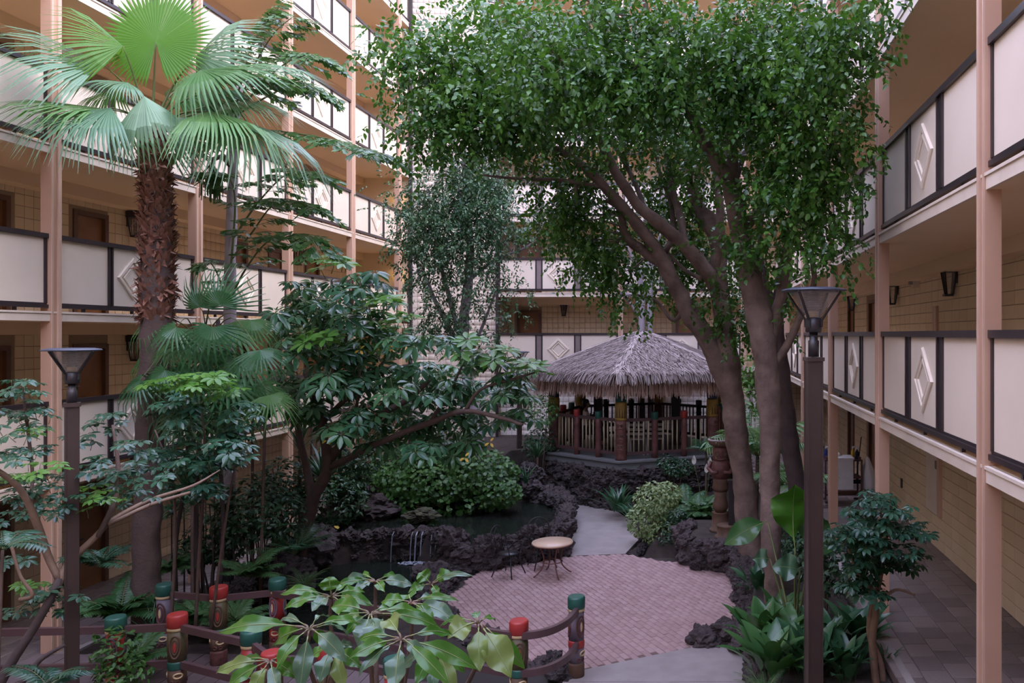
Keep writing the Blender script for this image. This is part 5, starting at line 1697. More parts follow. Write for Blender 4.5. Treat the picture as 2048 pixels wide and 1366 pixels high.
for pix, kw in (
    ([(470, 250, 15.2), (500, 150, 14.9), (545, 70, 14.6), (590, 30, 14.3)], {}),
    ([(470, 250, 15.2), (490, 130, 15.3), (520, 60, 15.5), (560, 15, 15.7)], {}),
    ([(472, 230, 15.2), (530, 160, 14.7), (600, 110, 14.2), (640, 115, 13.9)], {}),
    ([(472, 230, 15.2), (540, 190, 15.2), (600, 165, 15.0), (640, 185, 14.8)], {}),
    ([(470, 240, 15.2), (480, 170, 14.4), (500, 150, 13.8), (545, 160, 13.4)], {}),
    ([(466, 300, 15.2), (520, 262, 14.5), (640, 275, 13.8), (700, 290, 13.4), (775, 312, 13.0)], dict(npin=12, plen=.48)),
    ([(464, 480, 15.2), (520, 400, 14.7), (580, 345, 14.4), (640, 350, 14.1)], dict(plen=.5)),
    ([(462, 520, 15.2), (500, 470, 14.7), (560, 400, 14.3), (640, 420, 13.9)], dict(plen=.5)),
    ([(460, 600, 15.2), (490, 540, 14.7), (540, 480, 14.3), (610, 470, 13.9), (640, 505, 13.7)], dict(plen=.5)),
    ([(466, 300, 15.2), (440, 260, 14.8), (410, 255, 14.5), (380, 300, 14.2)], dict(plen=.4, npin=7)),
    ([(460, 560, 15.2), (470, 400, 14.8), (450, 350, 14.6), (400, 345, 14.4)], dict(plen=.35, npin=6)),
    ([(456, 620, 15.2), (440, 560, 15.0), (420, 525, 14.8), (400, 530, 14.7)], dict(plen=.3, npin=5, lf=.13)),
):
    fishtail_frond(ft, pix, **kw)
b = MB(); o0 = Vector(ft.location)
b.tube([Vector(q[:3]) - o0 for q in ppath([(464, 335, 15.2, 5), (445, 312, 14.9, 5), (428, 318, 14.8, 5), (420, 335, 14.8, 5)])], [.05, .05, .045, .03], 8)
b.build('flower_stalk', M['bark_brown'], ft)
b = MB()
for k in range(46):
    a = random.uniform(0, 6.28); r = random.uniform(.02, .20)
    p0 = at(424, 325, 14.8); p1 = p0 + Vector((r * math.cos(a), r * math.sin(a), -.25)); p2 = p0 + Vector((r * 1.1 * math.cos(a), r * 1.1 * math.sin(a), -random.uniform(.5, .75)))
    b.tube([p0 - o0, p1 - o0, p2 - o0], [.008, .010, .010], 4)
b.build('flower_strands', M['areca'], ft)['kind'] = 'stuff'

# ------------------------------------------------------------------ big umbrella tree in the middle
SB = Vector((at(612, 1070, 15.6).x, 15.6, 0.1))
um = plant('umbrella_tree', 'large umbrella tree with glossy fingered leaves over the pond', SB, 'tree')
for pth in ([(600, 1075, 15.6, 13), (625, 1000, 15.5, 12), (655, 940, 15.3, 11), (650, 880, 15.1, 10), (632, 800, 15.0, 9), (612, 745, 14.9, 6)],
            [(655, 925, 15.3, 9), (700, 870, 15.0, 8), (760, 830, 14.8, 7), (815, 800, 14.6, 6), (860, 760, 14.5, 4)],
            [(660, 935, 15.3, 8), (760, 885, 14.6, 6), (860, 845, 14.3, 6), (930, 822, 14.0, 5), (1010, 838, 13.8, 4), (1045, 850, 13.7, 3)],
            [(632, 800, 15.0, 6), (665, 750, 15.0, 5), (690, 690, 15.1, 4), (705, 600, 15.2, 3), (705, 560, 15.2, 2)],
            [(640, 850, 15.1, 6), (690, 800, 15.0, 5), (730, 770, 14.8, 4), (770, 720, 14.8, 3)],
            [(625, 1000, 15.5, 8), (612, 930, 15.6, 7), (596, 860, 15.7, 6), (585, 760, 15.7, 5), (575, 690, 15.7, 3)],
            [(930, 822, 14.0, 4), (960, 780, 13.9, 3), (1020, 760, 13.8, 3), (1070, 745, 13.7, 2)],
            [(860, 845, 14.3, 4), (900, 780, 14.2, 3), (930, 720, 14.2, 2)],
            [(700, 870, 15.0, 4), (715, 800, 14.6, 3), (720, 740, 14.4, 2)]):
    stem(um, ppath(pth), M['bark_brown'], 'branch')
PALM_S = [palmate_mesh(k, M['schef'], 8, .34, .45, .7) for k in range(4)]
PALM_N = [palmate_mesh(10 + k, M['schef_new'], 8, .36, .12, .7) for k in range(2)]
wh = [(665, 532, 1), (735, 568, 1), (700, 600, 0), (600, 585, 0), (640, 625, 0), (705, 650, 0), (765, 610, 1), (790, 650, 1), (640, 690, 1), (585, 705, 0), (700, 700, 0), (760, 712, 1), (812, 690, 0), (840, 740, 0), (880, 695, 1), (935, 700, 1), (965, 725, 0), (995, 722, 1), (1012, 768, 0), (1060, 745, 1), (1020, 790, 0), (960, 785, 0), (905, 775, 0), (860, 805, 0), (800, 780, 0), (740, 760, 0), (690, 765, 0), (640, 770, 0), (600, 780, 0), (720, 835, 0), (780, 835, 0), (830, 865, 0), (900, 835, 0), (940, 850, 0), (760, 885, 0), (845, 905, 0), (690, 860, 0), (1005, 850, 0), (1030, 805, 0), (930, 905, 0), (1035, 840, 0), (665, 730, 0), (620, 830, 0), (565, 640, 0)]
for x, y, new in wh:
    Y = 14.2 + random.uniform(-.8, .9)
    whorl(um, at(x, y, Y), PALM_N if new and random.random() < .75 else PALM_S, .30, 6, .95, .55, (0, -.3, .25))
def joined_leaves(parent, meshes, spots, size, mat, name='foliage'):
    """Leaves past the three hundred that are parts: joined into one part."""
    o0 = Vector(parent.location); V, Fc, n0 = [], [], 0
    T = []
    for me in meshes:
        v = np.empty(len(me.vertices) * 3, np.float32); me.vertices.foreach_get('co', v)
        me.calc_loop_triangles()
        f = np.empty(len(me.loop_triangles) * 3, np.int32); me.loop_triangles.foreach_get('vertices', f)
        T.append((v.reshape(-1, 3), f.reshape(-1, 3)))
    var = []
    for p in spots:
        v, f = random.choice(T)
        nm = Vector((random.gauss(0, .45), -.25 + random.gauss(0, .4), 1)).normalized()
        m = np.array(frame(Vector(p) - o0, nm.orthogonal(), nm, size * random.uniform(.75, 1.15)) @ Matrix.Rotation(random.uniform(0, 6.28), 4, 'Z'))
        V.append(v @ m[:3, :3].T + m[:3, 3]); Fc.append(f + n0); n0 += len(v); var += [random.random()] * len(v)
    o = bulk(name, np.concatenate(V), np.concatenate(Fc), mat, parent, var)
    o['kind'] = 'stuff'
    return o
extra = []
for k in range(330):
    ex, ey, rx, ry = random.choice(((690, 610, 110, 70), (650, 720, 100, 80), (760, 740, 110, 80), (700, 830, 120, 70), (850, 790, 100, 60), (960, 760, 110, 50), (830, 880, 130, 45), (720, 660, 90, 60), (610, 640, 60, 60)))
    a_, r_ = random.uniform(0, 6.28), random.random() ** .5
    extra.append(at(ex + rx * r_ * math.cos(a_), ey + ry * r_ * math.sin(a_), 15.2 + random.uniform(-.7, 1.0)))
joined_leaves(um, PALM_S, extra, .28, M['schef'])
for x, y in ((720, 700), (790, 690), (640, 745), (980, 885), (930, 915), (655, 880)):
    o = obj('yellow_leaf', bpy.data.meshes.get('yl') or PALM_N[0], um)
    o.matrix_local = frame(at(x, y, 13.9) - SB, (.3, -.5, -.6), (0, -.8, .4), .12)
    o.data = palmate_mesh(77, M['yellow_leaf'], 3, .4, .3, .3) if 'ymesh' not in globals() else ymesh
    ymesh = o.data

# ------------------------------------------------------------------ dwarf umbrella shrubs at left
PALM_A = [palmate_mesh(30 + k, M['arbor'], 8, .40, .35, .8) for k in range(4)]
PALM_AB = [palmate_mesh(36 + k, M['schef_new'], 8, .40, .25, .8) for k in range(2)]
AB = Vector((at(40, 1390, 7.6).x, 7.6, 0.0))
ar = plant('dwarf_umbrella_shrub', 'spreading small leaved umbrella shrub with bent stems at left edge', AB, 'shrub')
for pth, mt in (([(-30, 1420, 7.5, 12), (20, 1330, 7.6, 9), (65, 1260, 7.7, 8), (105, 1190, 7.8, 7.5), (118, 1160, 7.9, 7)], 'bark_dark'),
            ([(112, 1180, 7.85, 7), (135, 1130, 8.0, 7), (190, 1075, 8.2, 6), (225, 1040, 8.4, 5), (300, 1000, 8.8, 4), (385, 972, 9.2, 3), (440, 940, 9.5, 1)], 'bark_tan'),
            ([(118, 1160, 7.9, 6), (95, 1110, 7.9, 7), (75, 1050, 7.8, 7), (45, 985, 7.7, 6), (5, 948, 7.6, 5.5), (-40, 925, 7.5, 5)], 'bark_tan'),
            ([(195, 1075, 8.2, 5), (230, 1000, 8.4, 5), (236, 930, 8.5, 4), (225, 850, 8.6, 2)], 'bark_brown'),
            ([(215, 1050, 8.3, 4), (300, 1010, 8.7, 4), (380, 985, 9.0, 3)], 'bark_tan'),
            ([(60, 1010, 8.2, 3), (65, 950, 8.3, 3), (58, 880, 8.3, 3), (48, 800, 8.3, 2), (46, 775, 8.3, 1.5)], 'bark_brown'),
            ([(-20, 1440, 7.4, 7), (40, 1370, 7.5, 6), (80, 1320, 7.6, 5), (130, 1290, 7.7, 3)], 'bark_dark'),
            ([(40, 1200, 7.6, 5), (65, 1190, 7.6, 4), (40, 1150, 7.6, 3), (20, 1080, 7.6, 3)], 'bark_tan')):
    stem(ar, ppath(pth), M[mt], 'branch')
aw = [(46, 772, 4), (55, 795, 5), (38, 800, 4), (25, 835, 4), (62, 835, 4), (80, 850, 3), (20, 868, 4), (70, 872, 4), (12, 902, 4), (72, 905, 4), (30, 925, 4), (90, 940, 5), (20, 960, 5), (60, 975, 5), (95, 990, 5), (40, 1005, 5), (80, 1025, 4), (120, 960, 4), (185, 935, 4), (180, 990, 5), (215, 960, 5), (210, 1010, 5), (150, 1005, 4), (245, 985, 4), (160, 880, 3), (195, 860, 4), (225, 845, 4), (260, 900, 5), (250, 945, 5), (300, 960, 5), (20, 1040, 4), (60, 1180, 5), (90, 1200, 5), (115, 1215, 4), (40, 1215, 4), (130, 1190, 3), (20, 1130, 3), (275, 1000, 4), (110, 1030, 4)]
for x, y, n in aw:
    Y = 8.1 + random.uniform(-.5, .8)
    whorl(ar, at(x, y, Y), PALM_AB if random.random() < .12 else PALM_A, .115, n + 1, 1.2, .35, (0, -.25, .5))
A2 = Vector((at(390, 1260, 11.2).x, 11.2, -.1))
a2 = plant('dwarf_umbrella_shrub', 'tall small leaved umbrella shrub in front of the low fan palm', A2, 'shrub')
for pth in ([(340, 1270, 11.2, 3.2), (350, 1100, 11.2, 3), (345, 960, 11.1, 2.5), (310, 860, 11.0, 1.5)], [(390, 1270, 11.3, 3.2), (400, 1080, 11.2, 3), (410, 900, 11.1, 2.2), (400, 800, 11.0, 1.2)], [(420, 1270, 11.3, 3), (450, 1050, 11.2, 2.5), (470, 930, 11.1, 1.5)]):
    stem(a2, ppath(pth), M['bark_brown'], 'branch')
for k in range(44):
    x, y = random.uniform(265, 500), random.uniform(765, 990)
    if (x - 385) ** 2 / 130 ** 2 + (y - 880) ** 2 / 125 ** 2 > 1: x, y = random.uniform(300, 470), random.uniform(800, 960)
    whorl(a2, at(x, y, 10.6 + random.uniform(-.6, .8)), PALM_AB if y < 800 and random.random() < .8 else PALM_A, .155, 6, 1.15, .4, (0, -.3, .5))

# right dwarf umbrella shrub with twisted stems
R3 = Vector((at(1748, 1400, 9.6).x, 9.6, .42))
a3 = plant('dwarf_umbrella_shrub', 'small umbrella shrub with two twisted pale stems beside the right walkway', R3, 'shrub')
for pth in ([(1758, 1400, 9.6, 9), (1748, 1330, 9.6, 8), (1745, 1270, 9.6, 8), (1752, 1220, 9.6, 7), (1740, 1180, 9.6, 6), (1715, 1140, 9.6, 5), (1690, 1080, 9.6, 3)],
            [(1770, 1400, 9.65, 8), (1762, 1330, 9.65, 7), (1740, 1270, 9.7, 7), (1745, 1210, 9.7, 6), (1760, 1160, 9.7, 5), (1770, 1090, 9.7, 3), (1780, 1030, 9.7, 2)],
            [(1752, 1215, 9.6, 4), (1790, 1180, 9.5, 3), (1830, 1190, 9.4, 2)]):
    stem(a3, ppath(pth), M['bark_tan'], 'stem')
for k in range(42):
    x, y = random.uniform(1650, 1845), random.uniform(1005, 1200)
    if (x - 1748) ** 2 / 100 ** 2 + (y - 1095) ** 2 / 95 ** 2 > 1: x, y = random.uniform(1680, 1810), random.uniform(1030, 1150)
    whorl(a3, at(x, y, 9.4 + random.uniform(-.4, .5)), PALM_A, .135, 6, 1.15, .4, (0, -.2, .5))
# ------------------------------------------------------------------ ficus trees
def ficus(name, label, base, limbs, ells, nclump, per, leaf, mat, bark, sprig=9, avoid=None, clump_r=.5, twigs=True, rmax=None, lw=1.05):
    """limbs: pixel paths; ells: (px, py, Y, rx px, ry px, depth m, weight)."""
    t = plant(name, label, base, 'tree')
    o0 = np.array(t.location)
    allp = []
    for i, (nm, pth) in enumerate(limbs):
        w = ppath(pth)
        # a little natural wobble
        P = resample(w, 6)
        stem(t, w, bark if not callable(bark) else bark(i), nm, 10 if pth[0][3] > 10 else 7, 6)
        allp += [p for p in P]
    A = np.array([p[:3] for p in allp]); AR = np.array([p[3] for p in allp])
    wts = np.array([e[3] * e[4] * e[6] for e in ells], float); wts /= wts.sum()
    ctr = []
    for i in range(nclump):
        e = ells[RNG.choice(len(ells), p=wts)]
        while True:
            v = RNG.uniform(-1, 1, 3)
            if v @ v <= 1: break
        Y = e[2] + v[2] * e[5]
        ctr.append(tuple(at(e[0] + v[0] * e[3], e[1] + v[1] * e[4], Y)))
    C = np.array(ctr)
    if rmax is not None: C = C[C[:, 0] < rmax]
    if twigs:
        b = MB()
        for c in C[::2]:
            dd = np.linalg.norm(A - c, axis=1) + np.maximum(0, A[:, 2] - c[2]) * .8
            k = int(dd.argmin()); p = A[k]
            if np.linalg.norm(p - c) > 3.2: continue
            mid = (p + c) / 2 + RNG.normal(size=3) * .12
            r0 = min(AR[k] * .5, .022)
            b.tube([p - o0, mid - o0, c - o0], [r0, r0 * .6, .004], 4, cap=False)
        tw = b.build('twigs', bark if not callable(bark) else bark(0), t); tw['kind'] = 'stuff'
    n = len(C) * per
    cc = np.repeat(C, per, axis=0)
    off = RNG.normal(size=(n, 3)) * np.array([1, 1, .8]) * clump_r * .55
    sp = cc + off
    ax = unit(off * .8 + RNG.normal(size=(n, 3)) * .45 + np.array([0, -.15, -.5]))
    pos, d, nm = [], [], []
    side = unit(np.cross(ax, RNG.normal(size=(n, 3))))
    for k in range(sprig):
        f = (k + 1) / sprig
        q = sp + ax * (leaf * sprig * .42 * f) + np.array([0, 0, -1]) * (leaf * sprig * .10 * f * f)
        dv = unit(ax * .55 + side * (1 if k % 2 else -1) * .8 + np.array([0, 0, -.35]) + RNG.normal(size=(n, 3)) * .22)
        pos.append(q); d.append(dv); nm.append(unit(np.array([0, -.25, .9]) + RNG.normal(size=(n, 3)) * .55))
    pos, d, nm = np.concatenate(pos), np.concatenate(d), np.concatenate(nm)
    keep = pos[:, 1] > 2
    if rmax is not None: keep &= pos[:, 0] < rmax
    pos, d, nm = pos[keep], d[keep], nm[keep]
    s = RNG.uniform(.75, 1.2, len(pos)) * leaf
    scatter('foliage', LEAF_V, LEAF_F, pos - o0, d, nm, s, mat, t, s * lw)['kind'] = 'stuff'
    return t

# front trunk, nearer the viewer, right of the two
ficus('ficus_tree', 'big weeping fig with smooth tan trunk rising from the right bed', (at(1548, 1200, 12.2).x, 12.2, .50),
      [('trunk', [(1550, 1212, 12.2, 24), (1546, 1150, 12.2, 19), (1540, 1050, 12.2, 20), (1540, 940, 12.3, 20), (1540, 850, 12.3, 22), (1535, 760, 12.3, 25), (1530, 690, 12.3, 28), (1516, 620, 12.3, 26), (1500, 560, 12.3, 23), (1488, 500, 12.2, 22), (1474, 430, 12.1, 21), (1462, 365, 12.0, 19)]),
       ('branch', [(1462, 370, 12.0, 15), (1440, 330, 11.9, 13), (1405, 280, 11.8, 11), (1375, 215, 11.7, 9), (1335, 130, 11.5, 7), (1300, 40, 11.3, 5), (1280, -40, 11.2, 4)]),
       ('branch', [(1462, 365, 12.0, 14), (1462, 290, 12.1, 12), (1452, 200, 12.2, 9), (1448, 100, 12.3, 7), (1440, 0, 12.4, 5)]),
       ('branch', [(1495, 450, 12.2, 11), (1530, 405, 12.0, 11), (1562, 365, 11.9, 11), (1572, 330, 11.8, 10), (1562, 240, 11.7, 9), (1540, 140, 11.6, 8), (1526, 40, 11.5, 7), (1520, -40, 11.5, 5)]),
       ('branch', [(1535, 690, 12.3, 17), (1560, 610, 12.3, 14), (1572, 540, 12.2, 12), (1580, 470, 12.1, 10), (1608, 380, 11.9, 9), (1625, 280, 11.7, 8), (1640, 160, 11.5, 6), (1660, 60, 11.3, 4)]),
       ('branch', [(1545, 740, 12.3, 8), (1580, 680, 12.1, 8), (1610, 610, 11.9, 7), (1628, 560, 11.8, 6), (1622, 480, 11.7, 5), (1640, 400, 11.6, 3)]),
       ('branch', [(1464, 380, 12.0, 8), (1480, 330, 12.3, 7), (1500, 270, 12.6, 6), (1520, 170, 12.9, 4)]),
       ('branch', [(1375, 215, 11.7, 6), (1320, 190, 11.3, 5), (1250, 160, 11.0, 4), (1180, 130, 10.8, 3), (1120, 120, 10.6, 2)]),
       ('branch', [(1335, 130, 11.5, 5), (1280, 80, 11.3, 4), (1200, 20, 11.0, 3), (1150, -20, 10.8, 2)])],
      [(1560, 120, 11.2, 150, 150, 1.3, 1.0), (1640, 140, 10.0, 95, 160, .9, .9), (1550, 310, 11.4, 110, 90, 1.1, .8), (1600, 430, 11.0, 75, 100, .8, .7),
       (1380, 120, 11.2, 160, 150, 1.3, 1.0), (1220, 110, 10.9, 150, 130, 1.2, .9), (1080, 130, 10.8, 120, 90, 1.0, .8), (1690, 40, 9.4, 65, 60, .5, .8), (1500, 480, 11.6, 55, 75, .5, .55), (1520, 540, 11.8, 50, 50, .3, .3), (1650, 330, 10.3, 55, 90, .6, .7), (1530, 590, 12.2, 50, 60, .3, .3), (1640, 480, 10.4, 45, 60, .4, .45)],
      300, 13, .085, M['ficus'], M['bark'], rmax=2.40, clump_r=.46, lw=1.35)
# rear trunk, left of the two, leaning branches to the left
ficus('ficus_tree', 'leaning weeping fig with grey brown trunk and long limbs reaching left over the hut', (at(1497, 1110, 15.2).x, 15.2, .50),
      [('trunk', [(1505, 1120, 15.2, 30), (1495, 1050, 15.2, 24), (1486, 960, 15.2, 23), (1474, 870, 15.1, 23), (1465, 800, 15.1, 23), (1456, 720, 15.0, 24), (1448, 650, 15.0, 22), (1440, 590, 15.0, 20), (1432, 550, 15.0, 19)]),
       ('branch', [(1462, 790, 15.1, 20), (1438, 725, 15.0, 21), (1408, 670, 14.9, 20), (1376, 620, 14.8, 18), (1352, 575, 14.7, 16), (1330, 530, 14.6, 15), (1295, 475, 14.4, 13), (1255, 425, 14.2, 11), (1210, 375, 14.0, 10), (1150, 320, 13.8, 8), (1085, 285, 13.6, 6), (1010, 255, 13.3, 4)]),
       ('branch', [(1440, 590, 15.0, 16), (1415, 545, 14.8, 15), (1370, 492, 14.6, 14), (1325, 452, 14.4, 13), (1280, 415, 14.2, 11), (1235, 350, 14.0, 10), (1205, 290, 13.9, 9), (1180, 250, 13.8, 6), (1140, 190, 13.6, 4)]),
       ('branch', [(1432, 550, 15.0, 17), (1438, 500, 15.1, 17), (1425, 455, 15.2, 20), (1396, 420, 15.2, 16), (1384, 375, 15.2, 10)]),
       ('branch', [(1425, 560, 15.0, 10), (1440, 480, 14.8, 9), (1438, 400, 14.7, 8), (1425, 320, 14.6, 7), (1398, 240, 14.5, 6), (1380, 150, 14.4, 4)]),
       ('branch', [(1370, 492, 14.6, 8), (1360, 430, 14.8, 8), (1345, 380, 15.0, 7), (1330, 300, 15.2, 5)]),
       ('branch', [(1330, 530, 14.6, 10), (1290, 505, 14.5, 10), (1250, 470, 14.4, 9), (1240, 420, 14.3, 7), (1215, 400, 14.2, 5)]),
       ('branch', [(1452, 700, 15.0, 9), (1440, 640, 15.4, 8), (1430, 560, 15.7, 8), (1445, 470, 15.9, 6)]),
       ('branch', [(1210, 375, 14.0, 4), (1120, 360, 13.7, 4), (1040, 358, 13.4, 3), (960, 350, 13.1, 2)]),
       ('branch', [(1085, 285, 13.6, 4), (1000, 220, 13.2, 3), (920, 160, 12.9, 2), (840, 100, 12.6, 1.5)]),
       ('branch', [(1290, 420, 14.4, 6), (1268, 362, 14.6, 5), (1235, 300, 14.8, 5), (1200, 248, 15.0, 4), (1170, 190, 15.1, 2)]),
       ('branch', [(1320, 520, 14.6, 7), (1345, 470, 14.9, 6), (1340, 400, 15.2, 5), (1318, 340, 15.4, 4), (1310, 260, 15.5, 2)]),
       ('branch', [(1408, 560, 14.9, 5), (1370, 540, 15.3, 4), (1330, 500, 15.6, 3), (1300, 470, 15.8, 2)]),
       ('branch', [(1370, 620, 14.8, 6), (1345, 640, 15.2, 4), (1310, 600, 15.5, 3), (1270, 590, 15.7, 2)]),
       ('branch', [(1040, 20, 12.9, 4), (1060, 60, 13.1, 4), (1100, 130, 13.3, 4), (1140, 190, 13.6, 4)])],
      [(1300, 230, 14.8, 160, 100, 1.0, .8), (1130, 220, 13.6, 170, 90, 1.0, 1.0), (980, 160, 12.8, 140, 120, 1.0, .9), (880, 170, 12.5, 90, 110, .7, .75), (790, 75, 12.2, 55, 25, .4, .35), (1050, 60, 12.8, 170, 70, 1.0, .9),
       (1430, 250, 15.2, 130, 110, .8, .7), (1200, 330, 14.8, 110, 60, .6, .5), (1370, 400, 15.6, 90, 70, .5, .7), (1180, 480, 14.6, 65, 60, .6, 1.5), (1245, 570, 14.6, 40, 35, .4, 1.2), (1140, 420, 14.2, 50, 40, .4, 1.2), (1360, 540, 16.0, 60, 60, .4, 1.0), (1440, 480, 15.9, 60, 60, .4, .8), (1010, 250, 13.0, 60, 50, .5, .5), (1430, 600, 14.6, 40, 40, .4, .5), (1500, 620, 14.8, 60, 50, .5, .9), (1130, 400, 13.8, 40, 40, .4, .4), (860, 250, 12.6, 40, 60, .4, .4)],
      330, 13, .092, M['ficus'], M['bark'], rmax=2.40, clump_r=.46, lw=1.35)
dk = plant('dark_trunk_tree', 'dark leaning trunk behind the tan fig trunk', (at(1600, 1010, 14.2).x, 14.2, .5), 'tree')
stem(dk, ppath([(1605, 1040, 14.2, 20), (1592, 960, 14.2, 19), (1580, 880, 14.1, 18), (1570, 800, 14.0, 17), (1562, 720, 13.9, 15), (1556, 650, 13.9, 13), (1560, 560, 13.9, 10), (1580, 470, 14.0, 7)]), M['bark_dark'], 'trunk', 10)
stem(dk, ppath([(1558, 640, 13.9, 8), (1530, 560, 13.8, 7), (1520, 480, 13.8, 5), (1530, 400, 13.8, 3)]), M['bark_dark'], 'branch')
# small fig in front of the block tower
ficus('small_fig_tree', 'slim dark fig tree in front of the block tower', (at(957, 900, 22.0).x, 22.0, 1.2),
      [('trunk', [(958, 905, 22.0, 14), (950, 850, 22.0, 12), (940, 790, 22.0, 11), (930, 720, 21.9, 10), (928, 650, 21.8, 10), (935, 580, 21.8, 9), (940, 500, 21.7, 8), (935, 430, 21.6, 6), (930, 350, 21.5, 4), (925, 300, 21.4, 3)]),
       ('branch', [(925, 700, 21.9, 6), (895, 650, 21.7, 5), (870, 600, 21.5, 4), (845, 540, 21.3, 3)]),
       ('branch', [(925, 690, 21.9, 5), (905, 620, 21.8, 5), (880, 520, 21.6, 4), (870, 440, 21.4, 3)]),
       ('branch', [(945, 700, 21.9, 4), (970, 640, 21.8, 3), (1000, 560, 21.6, 2)]),
       ('branch', [(960, 840, 22, 9), (944, 780, 22.1, 8), (932, 700, 22.2, 6)]),
       ('branch', [(938, 560, 21.8, 4), (990, 520, 21.5, 3), (1060, 490, 21.2, 2), (1090, 440, 21.0, 2)])],
      [(930, 380, 21.3, 95, 90, .9, 1.0), (900, 470, 21.2, 105, 80, .9, .9), (960, 330, 21.3, 60, 60, .6, .7), (850, 540, 21.0, 60, 60, .6, .7), (830, 420, 21.0, 45, 60, .5, .6), (900, 600, 21.2, 60, 60, .6, .55), (870, 650, 21.2, 50, 30, .5, .4), (1000, 440, 21.0, 50, 70, .5, .5), (1020, 560, 20.8, 35, 40, .4, .5), (1025, 620, 20.8, 30, 35, .3, .5), (990, 640, 21.0, 25, 35, .3, .3), (980, 540, 21.0, 40, 40, .4, .4)],
      215, 11, .095, M['ficus_small'], M['bark_pale'], clump_r=.5)
# pale slender tree rising behind the hut roof
pt = plant('slender_tree', 'pale twin stemmed tree rising behind the thatched roof', (at(1285, 900, 27.0).x, 27.0, .7), 'tree')
for pth in ([(1282, 920, 27.1, 7), (1283, 720, 27.0, 7), (1283, 620, 27.0, 7), (1280, 560, 26.9, 6), (1262, 510, 26.6, 4), (1235, 460, 26.3, 3)],
            [(1302, 920, 27.1, 6), (1301, 700, 27.0, 6), (1300, 600, 27.0, 6), (1306, 540, 26.9, 5), (1295, 470, 26.7, 3)],
            [(1282, 590, 27, 4), (1240, 585, 26.6, 3), (1200, 545, 26.3, 2)], [(1281, 640, 27, 3), (1255, 600, 26.8, 2), (1215, 570, 26.5, 2)], [(1281, 560, 26.9, 4), (1300, 520, 26.8, 3), (1325, 460, 26.6, 2)]):
    stem(pt, ppath(pth), M['bark_pale'], 'branch')
pos, d, nm = ellipsoid_leaves([(at(1190, 520, 26.3), (.9, .7, .9)), (at(1330, 470, 26.4), (.9, .6, .8)), (at(1230, 440, 26.2), (.8, .6, .7))], 1400)
scatter('foliage', LEAF_V, LEAF_F, pos - np.array(pt.location), d, nm, RNG.uniform(.09, .14, 1400), M['ficus_small'], pt)['kind'] = 'stuff'

# ------------------------------------------------------------------ long leaved plant right below the viewer
def long_leaf(parent, p0, p1, w, mat, arch=.12, face=(0, -.55, .85), cup=.25, curl=0.0):
    """One leaf from its stalk end p0 to its tip p1, arched, with folded midrib and wavy rim."""
    o0 = Vector(parent.location)
    a, c = Vector(p0), Vector(p1)
    L = (c - a).length; d = (c - a) / L
    side = d.cross(Vector(face))
    if side.length < .15: side = d.cross(Vector((1, 0, 0)))
    side.normalize(); nrm = side.cross(d).normalized()
    if nrm.z < 0: nrm = -nrm
    K = 9
    mb = MB(); vs = []; mids = []
    ph = random.uniform(0, 6)
    prof = [.02, .05, .45, .78, .96, 1.0, .92, .72, .40, .02]
    for k in range(K + 1):
        f = k / K
        m = a + d * L * f + nrm * (arch * L * math.sin(PI * f ** .8)) - Vector((0, 0, .10 * L * f ** 3))
        h = w * .5 * prof[k]
        wv = .012 * math.sin(f * 14 + ph) * (w / .07)
        mids.append(m)
        for s in (-1, -.5, 0, .5, 1):
            vs.append(m + side * h * s + nrm * (cup * h * abs(s) + (wv * abs(s) if 1 < k < K else 0)) - o0)
    fs = []
    for k in range(K):
        for q in range(4):
            i = k * 5 + q
            fs.append((i, i + 1, i + 6, i + 5))
    mb.add(vs, fs, 0, True)
    rr = .0014 + w * .008
    mb.tube([m + nrm * .0008 - o0 for m in mids], [rr * 1.5] + [rr * (1 - .75 * i / K) for i in range(1, K + 1)], 4, 1)
    return mb.build('leaf', [mat, M['midrib']], parent)

